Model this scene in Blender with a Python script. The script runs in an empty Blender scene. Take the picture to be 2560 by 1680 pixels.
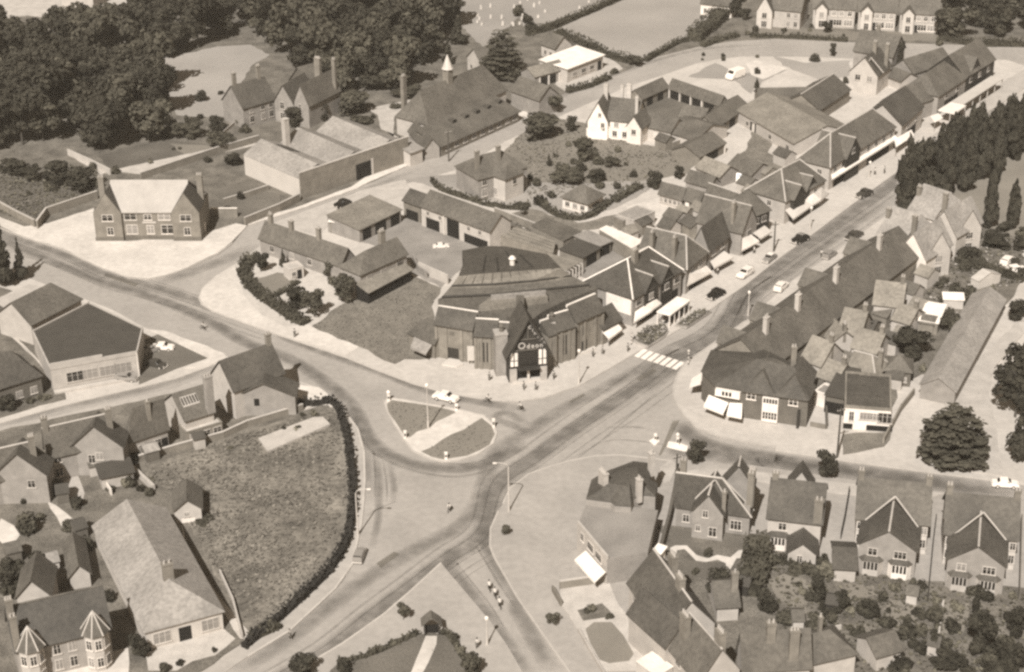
import bpy, math, random
from mathutils import Vector, Matrix
# ---------------------------------------------------------------- camera, sky, sun, exposure
S = bpy.context.scene
C = S.collection
F, TH, RO, H = 4500.0, math.radians(27.12), math.radians(-0.615), 156.0
fw = Vector((0, math.cos(TH), -math.sin(TH))); rt = Vector((1, 0, 0)); up = rt.cross(fw)
c_, s_ = math.cos(RO), math.sin(RO)
rt, up = rt * c_ + up * s_, up * c_ - rt * s_
cam = bpy.data.objects.new('camera', bpy.data.cameras.new('camera'))
C.objects.link(cam)
cam.matrix_world = Matrix(((rt.x, up.x, -fw.x, 0), (rt.y, up.y, -fw.y, 0), (rt.z, up.z, -fw.z, H), (0, 0, 0, 1)))
cam.data.sensor_width = 36; cam.data.lens = F / 2560 * 36
cam.data.clip_start = 1; cam.data.clip_end = 5000
S.camera = cam
SUN_EL, SUN_AZ = math.radians(46), math.radians(17)      # shadows fall away from the camera, slightly to the right
w = bpy.data.worlds.new("World"); S.world = w; w.use_nodes = True
nt = w.node_tree; bg = nt.nodes['Background']; bg.inputs['Strength'].default_value = 0.075
sky = nt.nodes.new('ShaderNodeTexSky'); sky.sky_type = 'NISHITA'; sky.sun_disc = False
sky.sun_elevation = SUN_EL; sky.sun_rotation = math.pi + SUN_AZ
bw = nt.nodes.new('ShaderNodeRGBToBW'); mx = nt.nodes.new('ShaderNodeMix'); mx.data_type = 'RGBA'; mx.blend_type = 'MULTIPLY'
mx.inputs[0].default_value = 1; mx.inputs[7].default_value = (.80, .66, .49, 1)
nt.links.new(sky.outputs[0], bw.inputs[0]); nt.links.new(bw.outputs[0], mx.inputs[6]); nt.links.new(mx.outputs[2], bg.inputs['Color'])
sl = bpy.data.lights.new('sun', 'SUN'); sl.energy = 4.0; sl.angle = math.radians(.5); sl.color = (1, .972, .93)
so = bpy.data.objects.new('sun', sl); C.objects.link(so)
sd = Vector((-math.sin(SUN_AZ) * math.cos(SUN_EL), -math.cos(SUN_AZ) * math.cos(SUN_EL), math.sin(SUN_EL)))
so.rotation_euler = sd.to_track_quat('Z', 'Y').to_euler(); so.location = sd * 300
S.view_settings.view_transform = 'Standard'; S.view_settings.look = 'None'
S.view_settings.exposure = 0.82; S.view_settings.gamma = 1
S.cycles.filter_width = 2.7; S.cycles.max_bounces = 5
S.cycles.use_denoising = False
# ---------------------------------------------------------------- where a spot of the place lies
def G(p, z=0.0):
    d = rt * (p[0] - 1280) - up * (p[1] - 840) + fw * F
    t = (z - H) / d.z
    return Vector((d.x * t, d.y * t, z))
def tile(x0, y0, k=3.396): return lambda X, Y: (x0 + X / k, y0 + Y / k)
A0, B0, C0, D0 = tile(0, 0), tile(620, 0), tile(1240, 0), tile(1860, 0)
A1, B1, C1, D1 = tile(0, 400), tile(620, 400), tile(1240, 400), tile(1860, 400)
A2, B2, C2, D2 = tile(0, 800), tile(620, 800), tile(1240, 800), tile(1860, 800)
A3, B3, C3, D3 = tile(0, 1220), tile(620, 1220), tile(1240, 1220), tile(1860, 1220)
EE, FF, GG, KK = tile(1000, 600, 4.221), tile(1420, 1120, 4.881), tile(1700, 840, 3.967), tile(2060, 480, 3.72)
N = lambda X, Y: (X, Y)
def many(t, *a): return [t(a[i], a[i + 1]) for i in range(0, len(a), 2)]
def hsolve(b, ytop):                                       # height of a thing standing at ground pixel b that reaches up to row ytop
    g = G(b); lo, hi = 0.0, 60.0
    for _ in range(40):
        m = (lo + hi) / 2; v = Vector((g.x, g.y, m - H)); k = F / v.dot(fw)
        if 840 - v.dot(up) * k > ytop: lo = m
        else: hi = m
    return lo
def mpp(p):                                                # metres per pixel across, at that spot
    return (G((p[0] + 1, p[1])) - G(p)).length
# ---------------------------------------------------------------- materials
MATS = {}
def mat(name, v, rough=.85, amp=.18, sc=.6, fine=8.0, famp=None, tint=None, bump=0.0, stretch=None, spec=.25):
    if name in MATS: return MATS[name]
    m = bpy.data.materials.new(name); m.use_nodes = True; n = m.node_tree.nodes; l = m.node_tree.links
    b = n['Principled BSDF']; b.inputs['Roughness'].default_value = rough; b.inputs['Specular IOR Level'].default_value = spec
    t = tint or ((1, .893, .75) if v < .2 else (1, .91, .815))
    geo = n.new('ShaderNodeNewGeometry')
    def noise(scale, det, vec=None):
        x = n.new('ShaderNodeTexNoise'); x.inputs['Scale'].default_value = scale; x.inputs['Detail'].default_value = det
        l.new(vec or geo.outputs['Position'], x.inputs['Vector']); return x.outputs['Fac']
    vec = None
    if stretch:
        mp = n.new('ShaderNodeMapping'); mp.inputs['Scale'].default_value = stretch; l.new(geo.outputs['Position'], mp.inputs['Vector']); vec = mp.outputs[0]
    famp = amp * .8 if famp is None else famp
    def band(fac, a):
        r = n.new('ShaderNodeMapRange'); r.inputs[1].default_value = .3; r.inputs[2].default_value = .7
        r.inputs[3].default_value = 1 - a; r.inputs[4].default_value = 1 + a; l.new(fac, r.inputs[0]); return r.outputs[0]
    f1 = band(noise(sc, 4), amp); f2 = band(noise(fine, 3, vec), famp)
    mu = n.new('ShaderNodeMath'); mu.operation = 'MULTIPLY'; l.new(f1, mu.inputs[0]); l.new(f2, mu.inputs[1])
    oi = n.new('ShaderNodeObjectInfo'); r3 = n.new('ShaderNodeMapRange'); r3.inputs[3].default_value = .92; r3.inputs[4].default_value = 1.08
    l.new(oi.outputs['Random'], r3.inputs[0]); m3 = n.new('ShaderNodeMath'); m3.operation = 'MULTIPLY'; l.new(mu.outputs[0], m3.inputs[0]); l.new(r3.outputs[0], m3.inputs[1])
    vm = n.new('ShaderNodeVectorMath'); vm.operation = 'SCALE'; vm.inputs[0].default_value = (v * t[0], v * t[1], v * t[2]); l.new(m3.outputs[0], vm.inputs['Scale'])
    l.new(vm.outputs[0], b.inputs['Base Color'])
    if bump:
        bp = n.new('ShaderNodeBump'); bp.inputs['Strength'].default_value = bump; bp.inputs['Distance'].default_value = .3
        l.new(noise(fine * .6, 4), bp.inputs['Height']); l.new(bp.outputs[0], b.inputs['Normal'])
    MATS[name] = m; return m
def M(k):
    D = {
     'ground': (.14, .95, .25, .05), 'asphalt': (.325, .9, .10, .10), 'darkasphalt': (.12, .9, .15, .15), 'pavement': (.41, .9, .10, .12), 'pale': (.52, .9, .12, .15),
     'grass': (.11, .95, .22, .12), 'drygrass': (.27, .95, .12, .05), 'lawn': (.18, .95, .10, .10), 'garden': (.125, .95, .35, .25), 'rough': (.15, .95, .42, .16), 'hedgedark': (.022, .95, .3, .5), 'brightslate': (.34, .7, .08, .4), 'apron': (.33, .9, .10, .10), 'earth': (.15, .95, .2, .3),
     'yard': (.22, .9, .16, .2), 'kerb': (.40, .8, .08, .5), 'path': (.40, .9, .12, .4),
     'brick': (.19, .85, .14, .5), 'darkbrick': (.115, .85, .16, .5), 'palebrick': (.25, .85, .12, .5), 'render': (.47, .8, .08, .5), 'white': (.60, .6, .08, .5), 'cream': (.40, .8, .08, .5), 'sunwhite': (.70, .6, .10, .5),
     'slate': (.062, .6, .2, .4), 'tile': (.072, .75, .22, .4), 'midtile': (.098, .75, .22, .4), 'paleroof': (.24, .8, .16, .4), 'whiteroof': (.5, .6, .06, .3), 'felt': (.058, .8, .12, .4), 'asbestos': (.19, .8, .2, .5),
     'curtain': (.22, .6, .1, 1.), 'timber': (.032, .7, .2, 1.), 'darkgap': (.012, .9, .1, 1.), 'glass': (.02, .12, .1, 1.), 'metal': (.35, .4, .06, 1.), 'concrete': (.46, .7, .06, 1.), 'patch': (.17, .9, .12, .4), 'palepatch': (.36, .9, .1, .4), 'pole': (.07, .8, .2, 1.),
     'black': (.012, .25, .05, 1.), 'carwhite': (.72, .3, .03, 1.), 'cargrey': (.22, .3, .03, 1.), 'cardark': (.05, .25, .03, 1.), 'chrome': (.6, .2, .03, 1.), 'tyre': (.015, .9, .1, 1.),
     'bark': (.06, .95, .3, 2.), 'stone': (.33, .9, .15, .6), 'skin': (.4, .7, .05, 1.), 'cloth': (.08, .9, .1, 1.), 'clothpale': (.55, .9, .1, 1.), 'hair': (.02, .8, .1, 1.), 'flower': (.3, .9, .4, 2.),
    }
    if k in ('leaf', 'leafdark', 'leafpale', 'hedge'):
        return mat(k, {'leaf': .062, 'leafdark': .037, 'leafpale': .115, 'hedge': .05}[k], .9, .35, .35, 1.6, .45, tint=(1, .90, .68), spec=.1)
    v, r, a, s = D[k]
    roofish = k in ('slate', 'tile', 'midtile', 'paleroof', 'asbestos')
    if roofish: s = .22
    return mat(k, v, r, a, s, fine=(1.6 if roofish else .9 if k in ('asphalt', 'pavement', 'apron', 'pale', 'brick', 'palebrick', 'cream', 'render') else 1.3 if k == 'rough' else 3. if v > .1 else 6.), famp=.3 if k in ('rough', 'earth', 'garden') else .2 if roofish else None, bump=.25 if k in ('rough', 'garden', 'drygrass', 'grass') else 0, stretch=None,
               spec=.5 if k in ('glass', 'black', 'carwhite', 'cargrey', 'cardark', 'chrome') else .25)
# ---------------------------------------------------------------- mesh helpers
class MB:
    def __init__(s): s.v = []; s.f = []; s.mi = []
    def poly(s, pts, mi=0):
        i = len(s.v); s.v += [tuple(p) for p in pts]; s.f.append(tuple(range(i, i + len(pts)))); s.mi.append(mi)
    def solid(s, bottom, top, mi=0):                       # two rings of equal length, counter-clockwise seen from above
        i = len(s.v); n = len(bottom); s.v += [tuple(p) for p in bottom] + [tuple(p) for p in top]
        s.f.append(tuple(range(i + n - 1, i - 1, -1))); s.f.append(tuple(range(i + n, i + 2 * n)))
        for k in range(n):
            j = (k + 1) % n; s.f.append((i + k, i + j, i + n + j, i + n + k))
        s.mi += [mi] * (n + 2)
    def box(s, x0, x1, y0, y1, z0, z1, mi=0):
        r = [(x0, y0), (x1, y0), (x1, y1), (x0, y1)]
        s.solid([(a, b, z0) for a, b in r], [(a, b, z1) for a, b in r], mi)
    def tube(s, pts, rad, n=6, mi=0):
        pts = [Vector(p) for p in pts]; rad = rad if isinstance(rad, (list, tuple)) else [rad] * len(pts); i = len(s.v)
        for k, p in enumerate(pts):
            d = (pts[min(k + 1, len(pts) - 1)] - pts[max(k - 1, 0)]).normalized()
            a = d.orthogonal().normalized() if abs(d.z) < .9 else Vector((1, 0, 0)); a = (a - d * a.dot(d)).normalized(); b = d.cross(a)
            for q in range(n):
                t = 2 * math.pi * q / n; s.v.append(tuple(p + (a * math.cos(t) + b * math.sin(t)) * rad[k]))
        for k in range(len(pts) - 1):
            for q in range(n):
                r = (q + 1) % n; s.f.append((i + k * n + q, i + k * n + r, i + (k + 1) * n + r, i + (k + 1) * n + q)); s.mi.append(mi)
        s.f.append(tuple(range(i + n - 1, i - 1, -1))); s.f.append(tuple(range(i + (len(pts) - 1) * n, i + len(pts) * n))); s.mi += [mi] * 2
    def lathe(s, prof, cx=0, cy=0, n=10, mi=0):
        i = len(s.v)
        for r, z in prof:
            for q in range(n): t = 2 * math.pi * q / n; s.v.append((cx + r * math.cos(t), cy + r * math.sin(t), z))
        for k in range(len(prof) - 1):
            for q in range(n):
                r = (q + 1) % n; s.f.append((i + k * n + q, i + k * n + r, i + (k + 1) * n + r, i + (k + 1) * n + q)); s.mi.append(mi)
        s.f.append(tuple(range(i + n - 1, i - 1, -1))); s.f.append(tuple(range(i + (len(prof) - 1) * n, i + len(prof) * n))); s.mi += [mi] * 2
    def mesh(s, name, mats):
        me = bpy.data.meshes.new(name); me.from_pydata(s.v, [], s.f)
        for k in (mats if isinstance(mats, (list, tuple)) else [mats]): me.materials.append(M(k))
        if any(s.mi): me.polygons.foreach_set('material_index', s.mi)
        me.update(); return me
    def build(s, name, mats, parent=None, mw=None):
        return link(name, s.mesh(name, mats), parent, mw)
def link(name, me, parent=None, mw=None):
    o = bpy.data.objects.new(name, me); C.objects.link(o); o.parent = parent
    if mw is not None: o.matrix_local = mw
    return o
def tag(o, label=None, cat=None, group=None, kind=None):
    if label: o['label'] = label
    if cat: o['category'] = cat
    if group: o['group'] = group
    if kind: o['kind'] = kind
    return o
def empty(name, loc, rz=0, label=None, cat=None, group=None):
    o = bpy.data.objects.new(name, None); C.objects.link(o); o.location = loc; o.rotation_euler = (0, 0, rz); o.empty_display_size = .5
    return tag(o, label, cat, group)
def copy_tree(o, parent=None):
    c = o.copy(); C.objects.link(c); c.parent = parent
    for ch in list(o.children): copy_tree(ch, c)
    return c
def ccw(pts):
    a = sum(pts[i][0] * pts[(i + 1) % len(pts)][1] - pts[(i + 1) % len(pts)][0] * pts[i][1] for i in range(len(pts)))
    return pts if a > 0 else pts[::-1]
def smooth_line(pts, n=4):
    out = []
    P = [Vector(p) for p in pts]
    for i in range(len(P) - 1):
        p0, p1, p2, p3 = P[max(i - 1, 0)], P[i], P[i + 1], P[min(i + 2, len(P) - 1)]
        for k in range(n):
            t = k / n
            out.append(.5 * ((2 * p1) + (p2 - p0) * t + (2 * p0 - 5 * p1 + 4 * p2 - p3) * t * t + (3 * p1 - p0 - 3 * p2 + p3) * t ** 3))
    return out + [P[-1]]
def sheet(name, px, m, z0, z1, **k):                       # a ground slab with its top at z1
    pts = ccw([tuple(G(p))[:2] for p in px]); mb = MB()
    mb.solid([(x, y, z0) for x, y in pts], [(x, y, z1) for x, y in pts])
    o = mb.build(name, m)
    if 'kind' not in k and 'label' not in k: k['kind'] = 'structure'
    return tag(o, **k)
def strip(pts, wd):                                        # left/right offset outline of a centre line
    L, R = [], []
    for i, p in enumerate(pts):
        d = (pts[min(i + 1, len(pts) - 1)] - pts[max(i - 1, 0)]); d.z = 0; d.normalize(); n = Vector((-d.y, d.x, 0))
        L.append(p + n * wd / 2); R.append(p - n * wd / 2)
    return L, R
def wall_line(name, px, h, t, m, label, cat, zb=0.0, smooth=0, coping=None, group=None):
    pts = [G(p) for p in px]
    if smooth: pts = smooth_line(pts, smooth)
    L, R = strip(pts, t); mb = MB()
    for i in range(len(pts) - 1):
        q = [R[i], R[i + 1], L[i + 1], L[i]]
        mb.solid([(a.x, a.y, zb) for a in q], [(a.x, a.y, zb + h) for a in q])
    o = mb.build(name, m); tag(o, label, cat, group)
    if coping:
        L, R = strip(pts, t + .14); mb = MB()
        for i in range(len(pts) - 1):
            q = [R[i], R[i + 1], L[i + 1], L[i]]
            mb.solid([(a.x, a.y, zb + h + .003) for a in q], [(a.x, a.y, zb + h + .1) for a in q])
        mb.build('coping', coping, o)
    return o
# ---------------------------------------------------------------- houses
_cache = {}
def shared(key, fn):
    if key not in _cache: _cache[key] = fn()
    return _cache[key]
def window(root, mw, x, z, wd, h, frame='white', bars=1, name='window'):
    def fr():
        mb = MB(); mb.box(-wd / 2, wd / 2, -.07, 0, 0, h); mb.box(-wd / 2 - .12, wd / 2 + .12, -.16, 0, -.12, -.004); return mb.mesh('window', frame)
    def pn():
        mb = MB(); n = max(1, bars + 1); b = .10; cw = (wd - b * (n + 1)) / n
        for i in range(n):
            x0 = -wd / 2 + b + i * (cw + b); mb.box(x0, x0 + cw, -.09, -.072, b, h * .62); mb.box(x0, x0 + cw, -.09, -.072, h * .62 + .08, h - b)
        return mb.mesh('pane', 'curtain' if cur else 'glass')
    cur = int(abs(x * 7.3 + z * 5.1 + mw[0][3] * 3.7)) % 4 == 0
    k = (wd, h, frame, bars)
    o = link(name, shared(('w',) + k, fr), root, mw @ Matrix.Translation((x, 0, z)))
    link('pane', shared(('p', cur) + k, pn), o)
    return o
def chimney(root, mw, x, y, z0, z1, wd=.9, d=.7, pots=2, m='brick'):
    mb = MB(); mb.box(-wd / 2, wd / 2, -d / 2, d / 2, z0, z1); mb.box(-wd / 2 - .08, wd / 2 + .08, -d / 2 - .08, d / 2 + .08, z1 + .003, z1 + .22)
    o = mb.build('chimney', m, root, mw @ Matrix.Translation((x, y, 0)))
    def pot():
        p = MB(); p.lathe([(.17, 0), (.14, .45), (.17, .5), (.13, .5), (.11, .3)], n=8); return p.mesh('chimney_pot', 'cream')
    for i in range(pots):
        link('chimney_pot', shared(('pot',), pot), o, Matrix.Translation(((i - (pots - 1) / 2) * (wd / max(pots, 1)), 0, z1 + .225)))
    return o
def roof_polys(kind, L, D, he, rise, h0, h1, oh=.35):
    """slope polygons and ridge/hip lines of a roof over the rectangle (0..L, 0..D)"""
    if kind == 'gy':
        P, Rl = roof_polys('gx', D, L, he, rise, h0, h1, oh)
        sw = lambda p: (L - p[1], p[0], p[2])
        return [[sw(p) for p in q] for q in P], [[sw(p) for p in q] for q in Rl]
    if kind == 'mono':
        s = rise / D
        return [[(-oh, -oh, he - oh * s), (L + oh, -oh, he - oh * s), (L + oh, D, he + rise), (-oh, D, he + rise)]], []
    s = rise / (D / 2); ze = he - oh * s; zr = he + rise
    a = (h0, D / 2, zr) if h0 else (-oh, D / 2, zr); b = (L - h1, D / 2, zr) if h1 else (L + oh, D / 2, zr)
    c00, c10, c11, c01 = (-oh, -oh, ze), (L + oh, -oh, ze), (L + oh, D + oh, ze), (-oh, D + oh, ze)
    P = [[c00, c10, b, a], [c11, c01, a, b]]; Rl = [[a, b]]
    if h0: P.append([c01, c00, a]); Rl += [[a, c00], [a, c01]]
    if h1: P.append([c10, c11, b]); Rl += [[b, c10], [b, c11]]
    return P, Rl
def frame(E0, E1, z):
    a, b = G(E0, z), G(E1, z); d = (b - a); L = d.length; rz = math.atan2(d.y, d.x)
    return Matrix.Translation((a.x, a.y, 0)) @ Matrix.Rotation(rz, 4, 'Z'), L
def block(root, inv, E0, E1, he, rise=3, roof='gx', R=None, Dp=None, D=None, h0=0, h1=0, wm='brick', rm='tile', cap=None, wins=(), doors=(), chim=(), oh=.35, zb=0,
          awn=(), L=None, gaps=(), fm='render', bays=(), par=.5, cm='brick', posts=()):
    mw, L_ = frame(E0, E1, he); L = L or L_
    back = mw.inverted()
    if D is None:
        if R is not None:
            q = back @ G(R, he + rise); D = 2 * q.y if roof in ('gx',) else (q.y if roof == 'mono' else q.y)
        else: q = back @ G(Dp, he); D = q.y
    D = max(D, 1.5)
    m = inv @ mw
    mb = MB(); mb.box(0, L, 0, D, zb, he)
    if roof == 'gx':
        for x0, x1, h in ((0, .25, h0), (L - .25, L, h1)):
            if not h: mb.solid([(x0, 0, he), (x1, 0, he), (x1, D, he), (x0, D, he)], [(x0, D / 2 - .01, he + rise), (x1, D / 2 - .01, he + rise), (x1, D / 2, he + rise), (x0, D / 2, he + rise)])
    if roof == 'gy':
        for y0, y1, h in ((0, .25, h0), (D - .25, D, h1)):
            if not h: mb.solid([(0, y0, he), (L, y0, he), (L, y1, he), (0, y1, he)], [(L / 2 - .01, y0, he + rise), (L / 2, y0, he + rise), (L / 2, y1, he + rise), (L / 2 - .01, y1, he + rise)])
    if roof == 'mono':
        for x0, x1 in ((0, .2), (L - .2, L)): mb.solid([(x0, 0, he), (x1, 0, he), (x1, D, he), (x0, D, he)], [(x0, D - .02, he + rise), (x1, D - .02, he + rise), (x1, D, he + rise), (x0, D, he + rise)])
        mb.box(0, L, D - .2, D - .003, he, he + rise - .003)
    mb.build('wall', wm, root, m)
    if roof == 'flat':
        mb = MB(); mb.box(.25, L - .25, .25, D - .25, he, he + .06); mb.build('roof', rm, root, m)
        if par:
            mb = MB(); mb.box(-.06, L + .06, -.06, .245, he + .002, he + par); mb.box(-.06, L + .06, D - .245, D + .06, he + .002, he + par)
            mb.box(-.06, .245, .247, D - .247, he + .002, he + par); mb.box(L - .245, L + .06, .247, D - .247, he + .002, he + par); mb.build('parapet', cap or wm, root, m)
    else:
        P, Rl = roof_polys(roof, L, D, he, rise, h0, h1, oh); mb = MB()
        for q in P: mb.solid([(x, y, z + .02) for x, y, z in q], [(x, y, z + .16) for x, y, z in q])
        ro = mb.build('roof', rm, root, m)
        if cap:
            mb = MB()
            for a, b in Rl:
                a, b = Vector(a), Vector(b); mb.tube([a + Vector((0, 0, .15)), b + Vector((0, 0, .15))], .17, 6)
            mb.build('ridge_tile', cap, ro)
    faces = {'f': Matrix.Identity(4), 'b': Matrix.Translation((L, D, 0)) @ Matrix.Rotation(math.pi, 4, 'Z'),
             'r': Matrix.Translation((L, 0, 0)) @ Matrix.Rotation(math.pi / 2, 4, 'Z'), 'l': Matrix.Translation((0, D, 0)) @ Matrix.Rotation(-math.pi / 2, 4, 'Z')}
    ln = {'f': L, 'b': L, 'r': D, 'l': D}
    for fc, us, z, wd, h in wins:
        for u in us: window(root, m @ faces[fc], u * ln[fc], z, wd, h, fm, 1 if wd < 1.6 else 2)
    for fc, u, wd, h, dm in doors:
        mb = MB(); mb.box(-wd / 2, wd / 2, -.06, 0, 0, h); d = mb.build('door', dm, root, m @ faces[fc] @ Matrix.Translation((u * ln[fc], 0, max(zb, .16))))
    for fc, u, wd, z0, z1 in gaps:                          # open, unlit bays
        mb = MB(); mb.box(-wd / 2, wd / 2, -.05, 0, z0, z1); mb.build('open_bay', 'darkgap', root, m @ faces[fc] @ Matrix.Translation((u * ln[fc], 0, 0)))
    for fc, us, z1 in posts:
        for u in us:
            mb = MB(); mb.box(-.16, .16, -.3, -.055, .1, z1); mb.build('post', 'white', root, m @ faces[fc] @ Matrix.Translation((u * ln[fc], 0, 0)))
    for fc, u, wd, z0, hh, mm in bays:                      # bay windows: three-sided body, lean-to roof, panes
        mb = MB(); a = .85; q = [(-wd / 2, 0), (-wd / 2 + .6, -a), (wd / 2 - .6, -a), (wd / 2, 0)]
        mb.solid([(x, y, z0) for x, y in q], [(x, y, z0 + hh) for x, y in q]); fm_ = m @ faces[fc] @ Matrix.Translation((u * ln[fc], 0, 0))
        b = mb.build('bay_window', mm, root, fm_)
        mb = MB(); q2 = [(x * 1.12, y * 1.12) for x, y in q]; mb.solid([(x, y, z0 + hh + .003) for x, y in q2], [(x * .6, y * .2, z0 + hh + .55) for x, y in q2]); mb.build('bay_roof', rm, b)
        mb = MB(); n = max(2, int(wd / .8)); cw = (wd - 1.2) / n
        for i in range(n): mb.box(-wd / 2 + .6 + i * cw + .08, -wd / 2 + .6 + (i + 1) * cw - .08, -a - .03, -a + .01, z0 + hh * .45, z0 + hh - .15)
        mb.build('pane', 'glass', b)
    for ch in chim:
        x, y, z1 = ch[:3]; pots = ch[3] if len(ch) > 3 else 2; wd, d = ch[4:6] if len(ch) > 4 else (.95, .7)
        chimney(root, m, x * L, y * D, he - .3, z1, wd, d, pots, cm)
    return mw, L, D
def house(name, label, E0, E1, he, cat='house', group=None, wings=(), awnings=(), root_name=None, **k):
    mw, L = frame(E0, E1, he)
    root = empty(name, mw.to_translation(), 0, label, cat, group); root.rotation_euler = mw.to_euler()
    inv = mw.inverted()
    block(root, inv, E0, E1, he, **k)
    for wg in wings:
        wg = dict(wg); block(root, inv, wg.pop('E0'), wg.pop('E1'), wg.pop('he'), **wg)
    for a in awnings: awning(root, inv, *a, plane=True)
    return root
def slab3(mb, pts, t=.08, mi=0):
    pts = [Vector(p) for p in pts]
    if sum(pts[i].x * pts[(i + 1) % len(pts)].y - pts[(i + 1) % len(pts)].x * pts[i].y for i in range(len(pts))) < 0: pts = pts[::-1]
    mb.solid([p - Vector((0, 0, t)) for p in pts], pts, mi)
def on_front(p, inv):                                      # the point of a house's front wall seen at pixel p
    a, b = inv @ G(p, 2.0), inv @ G(p, 5.0); t = (-.03 - a.y) / (b.y - a.y); q = a + (b - a) * max(.2, min(t, .95)); q.y = -.03
    return q
def awning(root, inv, a, b, c, d, z1=3.0, z0=2.35, m='sunwhite', name='awning', plane=False):
    """a,b on the wall (z1), c,d the outer edge (z0), all seen from the camera"""
    q = [G(a, z1), G(b, z1), G(c, z0), G(d, z0)]; mb = MB()
    if plane: q[0], q[1] = inv.inverted() @ on_front(a, inv), inv.inverted() @ on_front(b, inv)
    slab3(mb, q, .06)
    mb2 = [q[2], q[3]]; e = (q[2] - q[3]).normalized(); n = Vector((-e.y, e.x, 0)) * .03
    r = [q[3] - n, q[2] - n, q[2] + n, q[3] + n]; mb.solid([(p.x, p.y, p.z - .38) for p in r], [(p.x, p.y, p.z - .063) for p in r])
    return mb.build(name, m, root, inv.copy())
def line3(root, inv, a, za, b, zb, m='pavement', r=.13, name='valley'):
    mb = MB(); mb.tube([G(a, za), G(b, zb)], r, 6); return mb.build(name, m, root, inv.copy())
def prism(root, inv, name, pts, zb, m):                     # pts: [(pixel, z)], walls drop to zb
    P = [G(p, z) for p, z in pts]
    if sum(P[i].x * P[(i + 1) % len(P)].y - P[(i + 1) % len(P)].x * P[i].y for i in range(len(P))) < 0: P = P[::-1]
    mb = MB(); mb.solid([(p.x, p.y, zb) for p in P], P); return mb.build(name, m, root, inv.copy())
# ---------------------------------------------------------------- ground, roads, pavements
mb = MB(); mb.poly([(-2500, -1500, -.3), (2500, -1500, -.3), (2500, 3500, -.3), (-2500, 3500, -.3)]); tag(mb.build('ground', 'ground'), kind='structure')
sheet('road', [(-500, 250), (-500, 2100), (3000, 2100), (3000, 60), (2300, 40), (1300, 60)], 'asphalt', -.28, 0)
blk1 = [(497, 744), (505, 762), (533, 780), (620, 812), (698, 839), (864, 894), (932, 922), (1032, 960), (1120, 984), (1180, 994), (1240, 1002), (1299, 1003), (1364, 993), (1446, 965), (1534, 915),
        (1587, 884), (1673, 838), (1752, 790), (1860, 715), (1942, 650), (2025, 590), (2125, 515), (2240, 432), (2330, 368), (2420, 298), (2500, 236), (2580, 172), (2520, 152), (2400, 146), (2330, 150), (2120, 148), (1990, 143),
        (1860, 142), (1790, 150), (1740, 160), (1667, 186), (1567, 218), (1417, 284), (1262, 355), (1144, 425), (1011, 462), (914, 492), (826, 540), (740, 572), (672, 600), (598, 655), (540, 690), (505, 722)]
sheet('pavement', blk1, 'pavement', -.27, .12)
blk2 = [(-400, 430), (-150, 520), (0, 570), (59, 594), (156, 624), (259, 674), (324, 696), (371, 700), (412, 692), (471, 671), (545, 636), (582, 608), (620, 562), (720, 527), (826, 490), (930, 455), (1000, 423), (1100, 378), (1200, 335), (1291, 296),
        (1414, 232), (1564, 177), (1623, 147), (1740, 118), (1829, 103), (1940, 97), (2116, 105), (2260, 108), (2400, 112), (2700, 118), (2800, -150), (-700, -150)]
sheet('land', blk2, 'garden', -.26, .12)
blk3 = [(-300, 540), (0, 662), (60, 692), (191, 741), (280, 775), (365, 822), (412, 841), (500, 864), (562, 884), (572, 897), (560, 904), (442, 947), (330, 974), (170, 1012), (60, 1042), (-100, 1087), (-300, 1130)]
sheet('pavement', blk3, 'pavement', -.27, .121)
blk4 = [(562, 912), (640, 905), (700, 905), (745, 955), (797, 973), (832, 1001), (864, 1032), (895, 1075), (910, 1130), (912, 1200), (908, 1260), (903, 1310), (880, 1412), (838, 1472), (794, 1513), (723, 1578), (620, 1642), (560, 1684), (440, 1760), (-300, 1900), (-300, 1150), (0, 1068), (147, 1040), (295, 1003), (442, 970), (520, 940)]
sheet('pavement', blk4, 'apron', -.27, .122)
blk5 = many(C2, 60, 1562, 120, 1430, 280, 1310, 450, 1250, 620, 1200, 860, 1155, 1050, 1150, 1350, 1182, 1500, 1203, 1700, 1240) + many(D2, 0, 1228, 700, 1330, 1400, 1430, 2377, 1545, 2600, 1580) + [(2800, 1900), (1500, 1900)] + many(C3, 690, 1750, 620, 1562, 400, 1250, 180, 930, -10, 600, -50, 500, -45, 350, 20, 200)
sheet('pavement', blk5, 'apron', -.27, .123)
blk6 = many(C2, 2120, 10, 1640, 345, 1600, 370, 1545, 460, 1510, 560, 1505, 640, 1535, 720, 1590, 805, 1700, 915, 1900, 995, 2377, 1080) + many(D2, 270, 1110, 790, 1190, 1400, 1275, 2377, 1400, 2700, 1450) + [(3000, 1150), (3000, 60), (2650, 150), (2560, 215), (2470, 290), (2380, 362), (2300, 425)] + many(D1, 1300, 410, 1130, 530, 650, 870, 410, 1030)
sheet('pavement', blk6, 'pavement', -.27, .12)
blk7 = many(B3, 1640, 640, 1380, 880, 1160, 1070, 980, 1200, 800, 1325, 600, 1445, 400, 1600, 400, 1800, 2500, 1800, 2330, 1562, 2200, 1340, 2060, 1140, 1950, 1010, 1720, 740)
sheet('pavement', blk7, 'apron', -.27, .12)
isl = many(B2, 1165, 690, 1200, 662, 1500, 712, 1770, 758, 2000, 815, 2080, 890, 2110, 960, 2080, 1050, 1950, 1140, 1800, 1190, 1680, 1205, 1550, 1180, 1400, 1115, 1320, 1005, 1240, 880, 1170, 745)
sheet('traffic_island', isl, 'pale', -.27, .14)
_z = [.16]; edge_rnd = random.Random(9)
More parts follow.
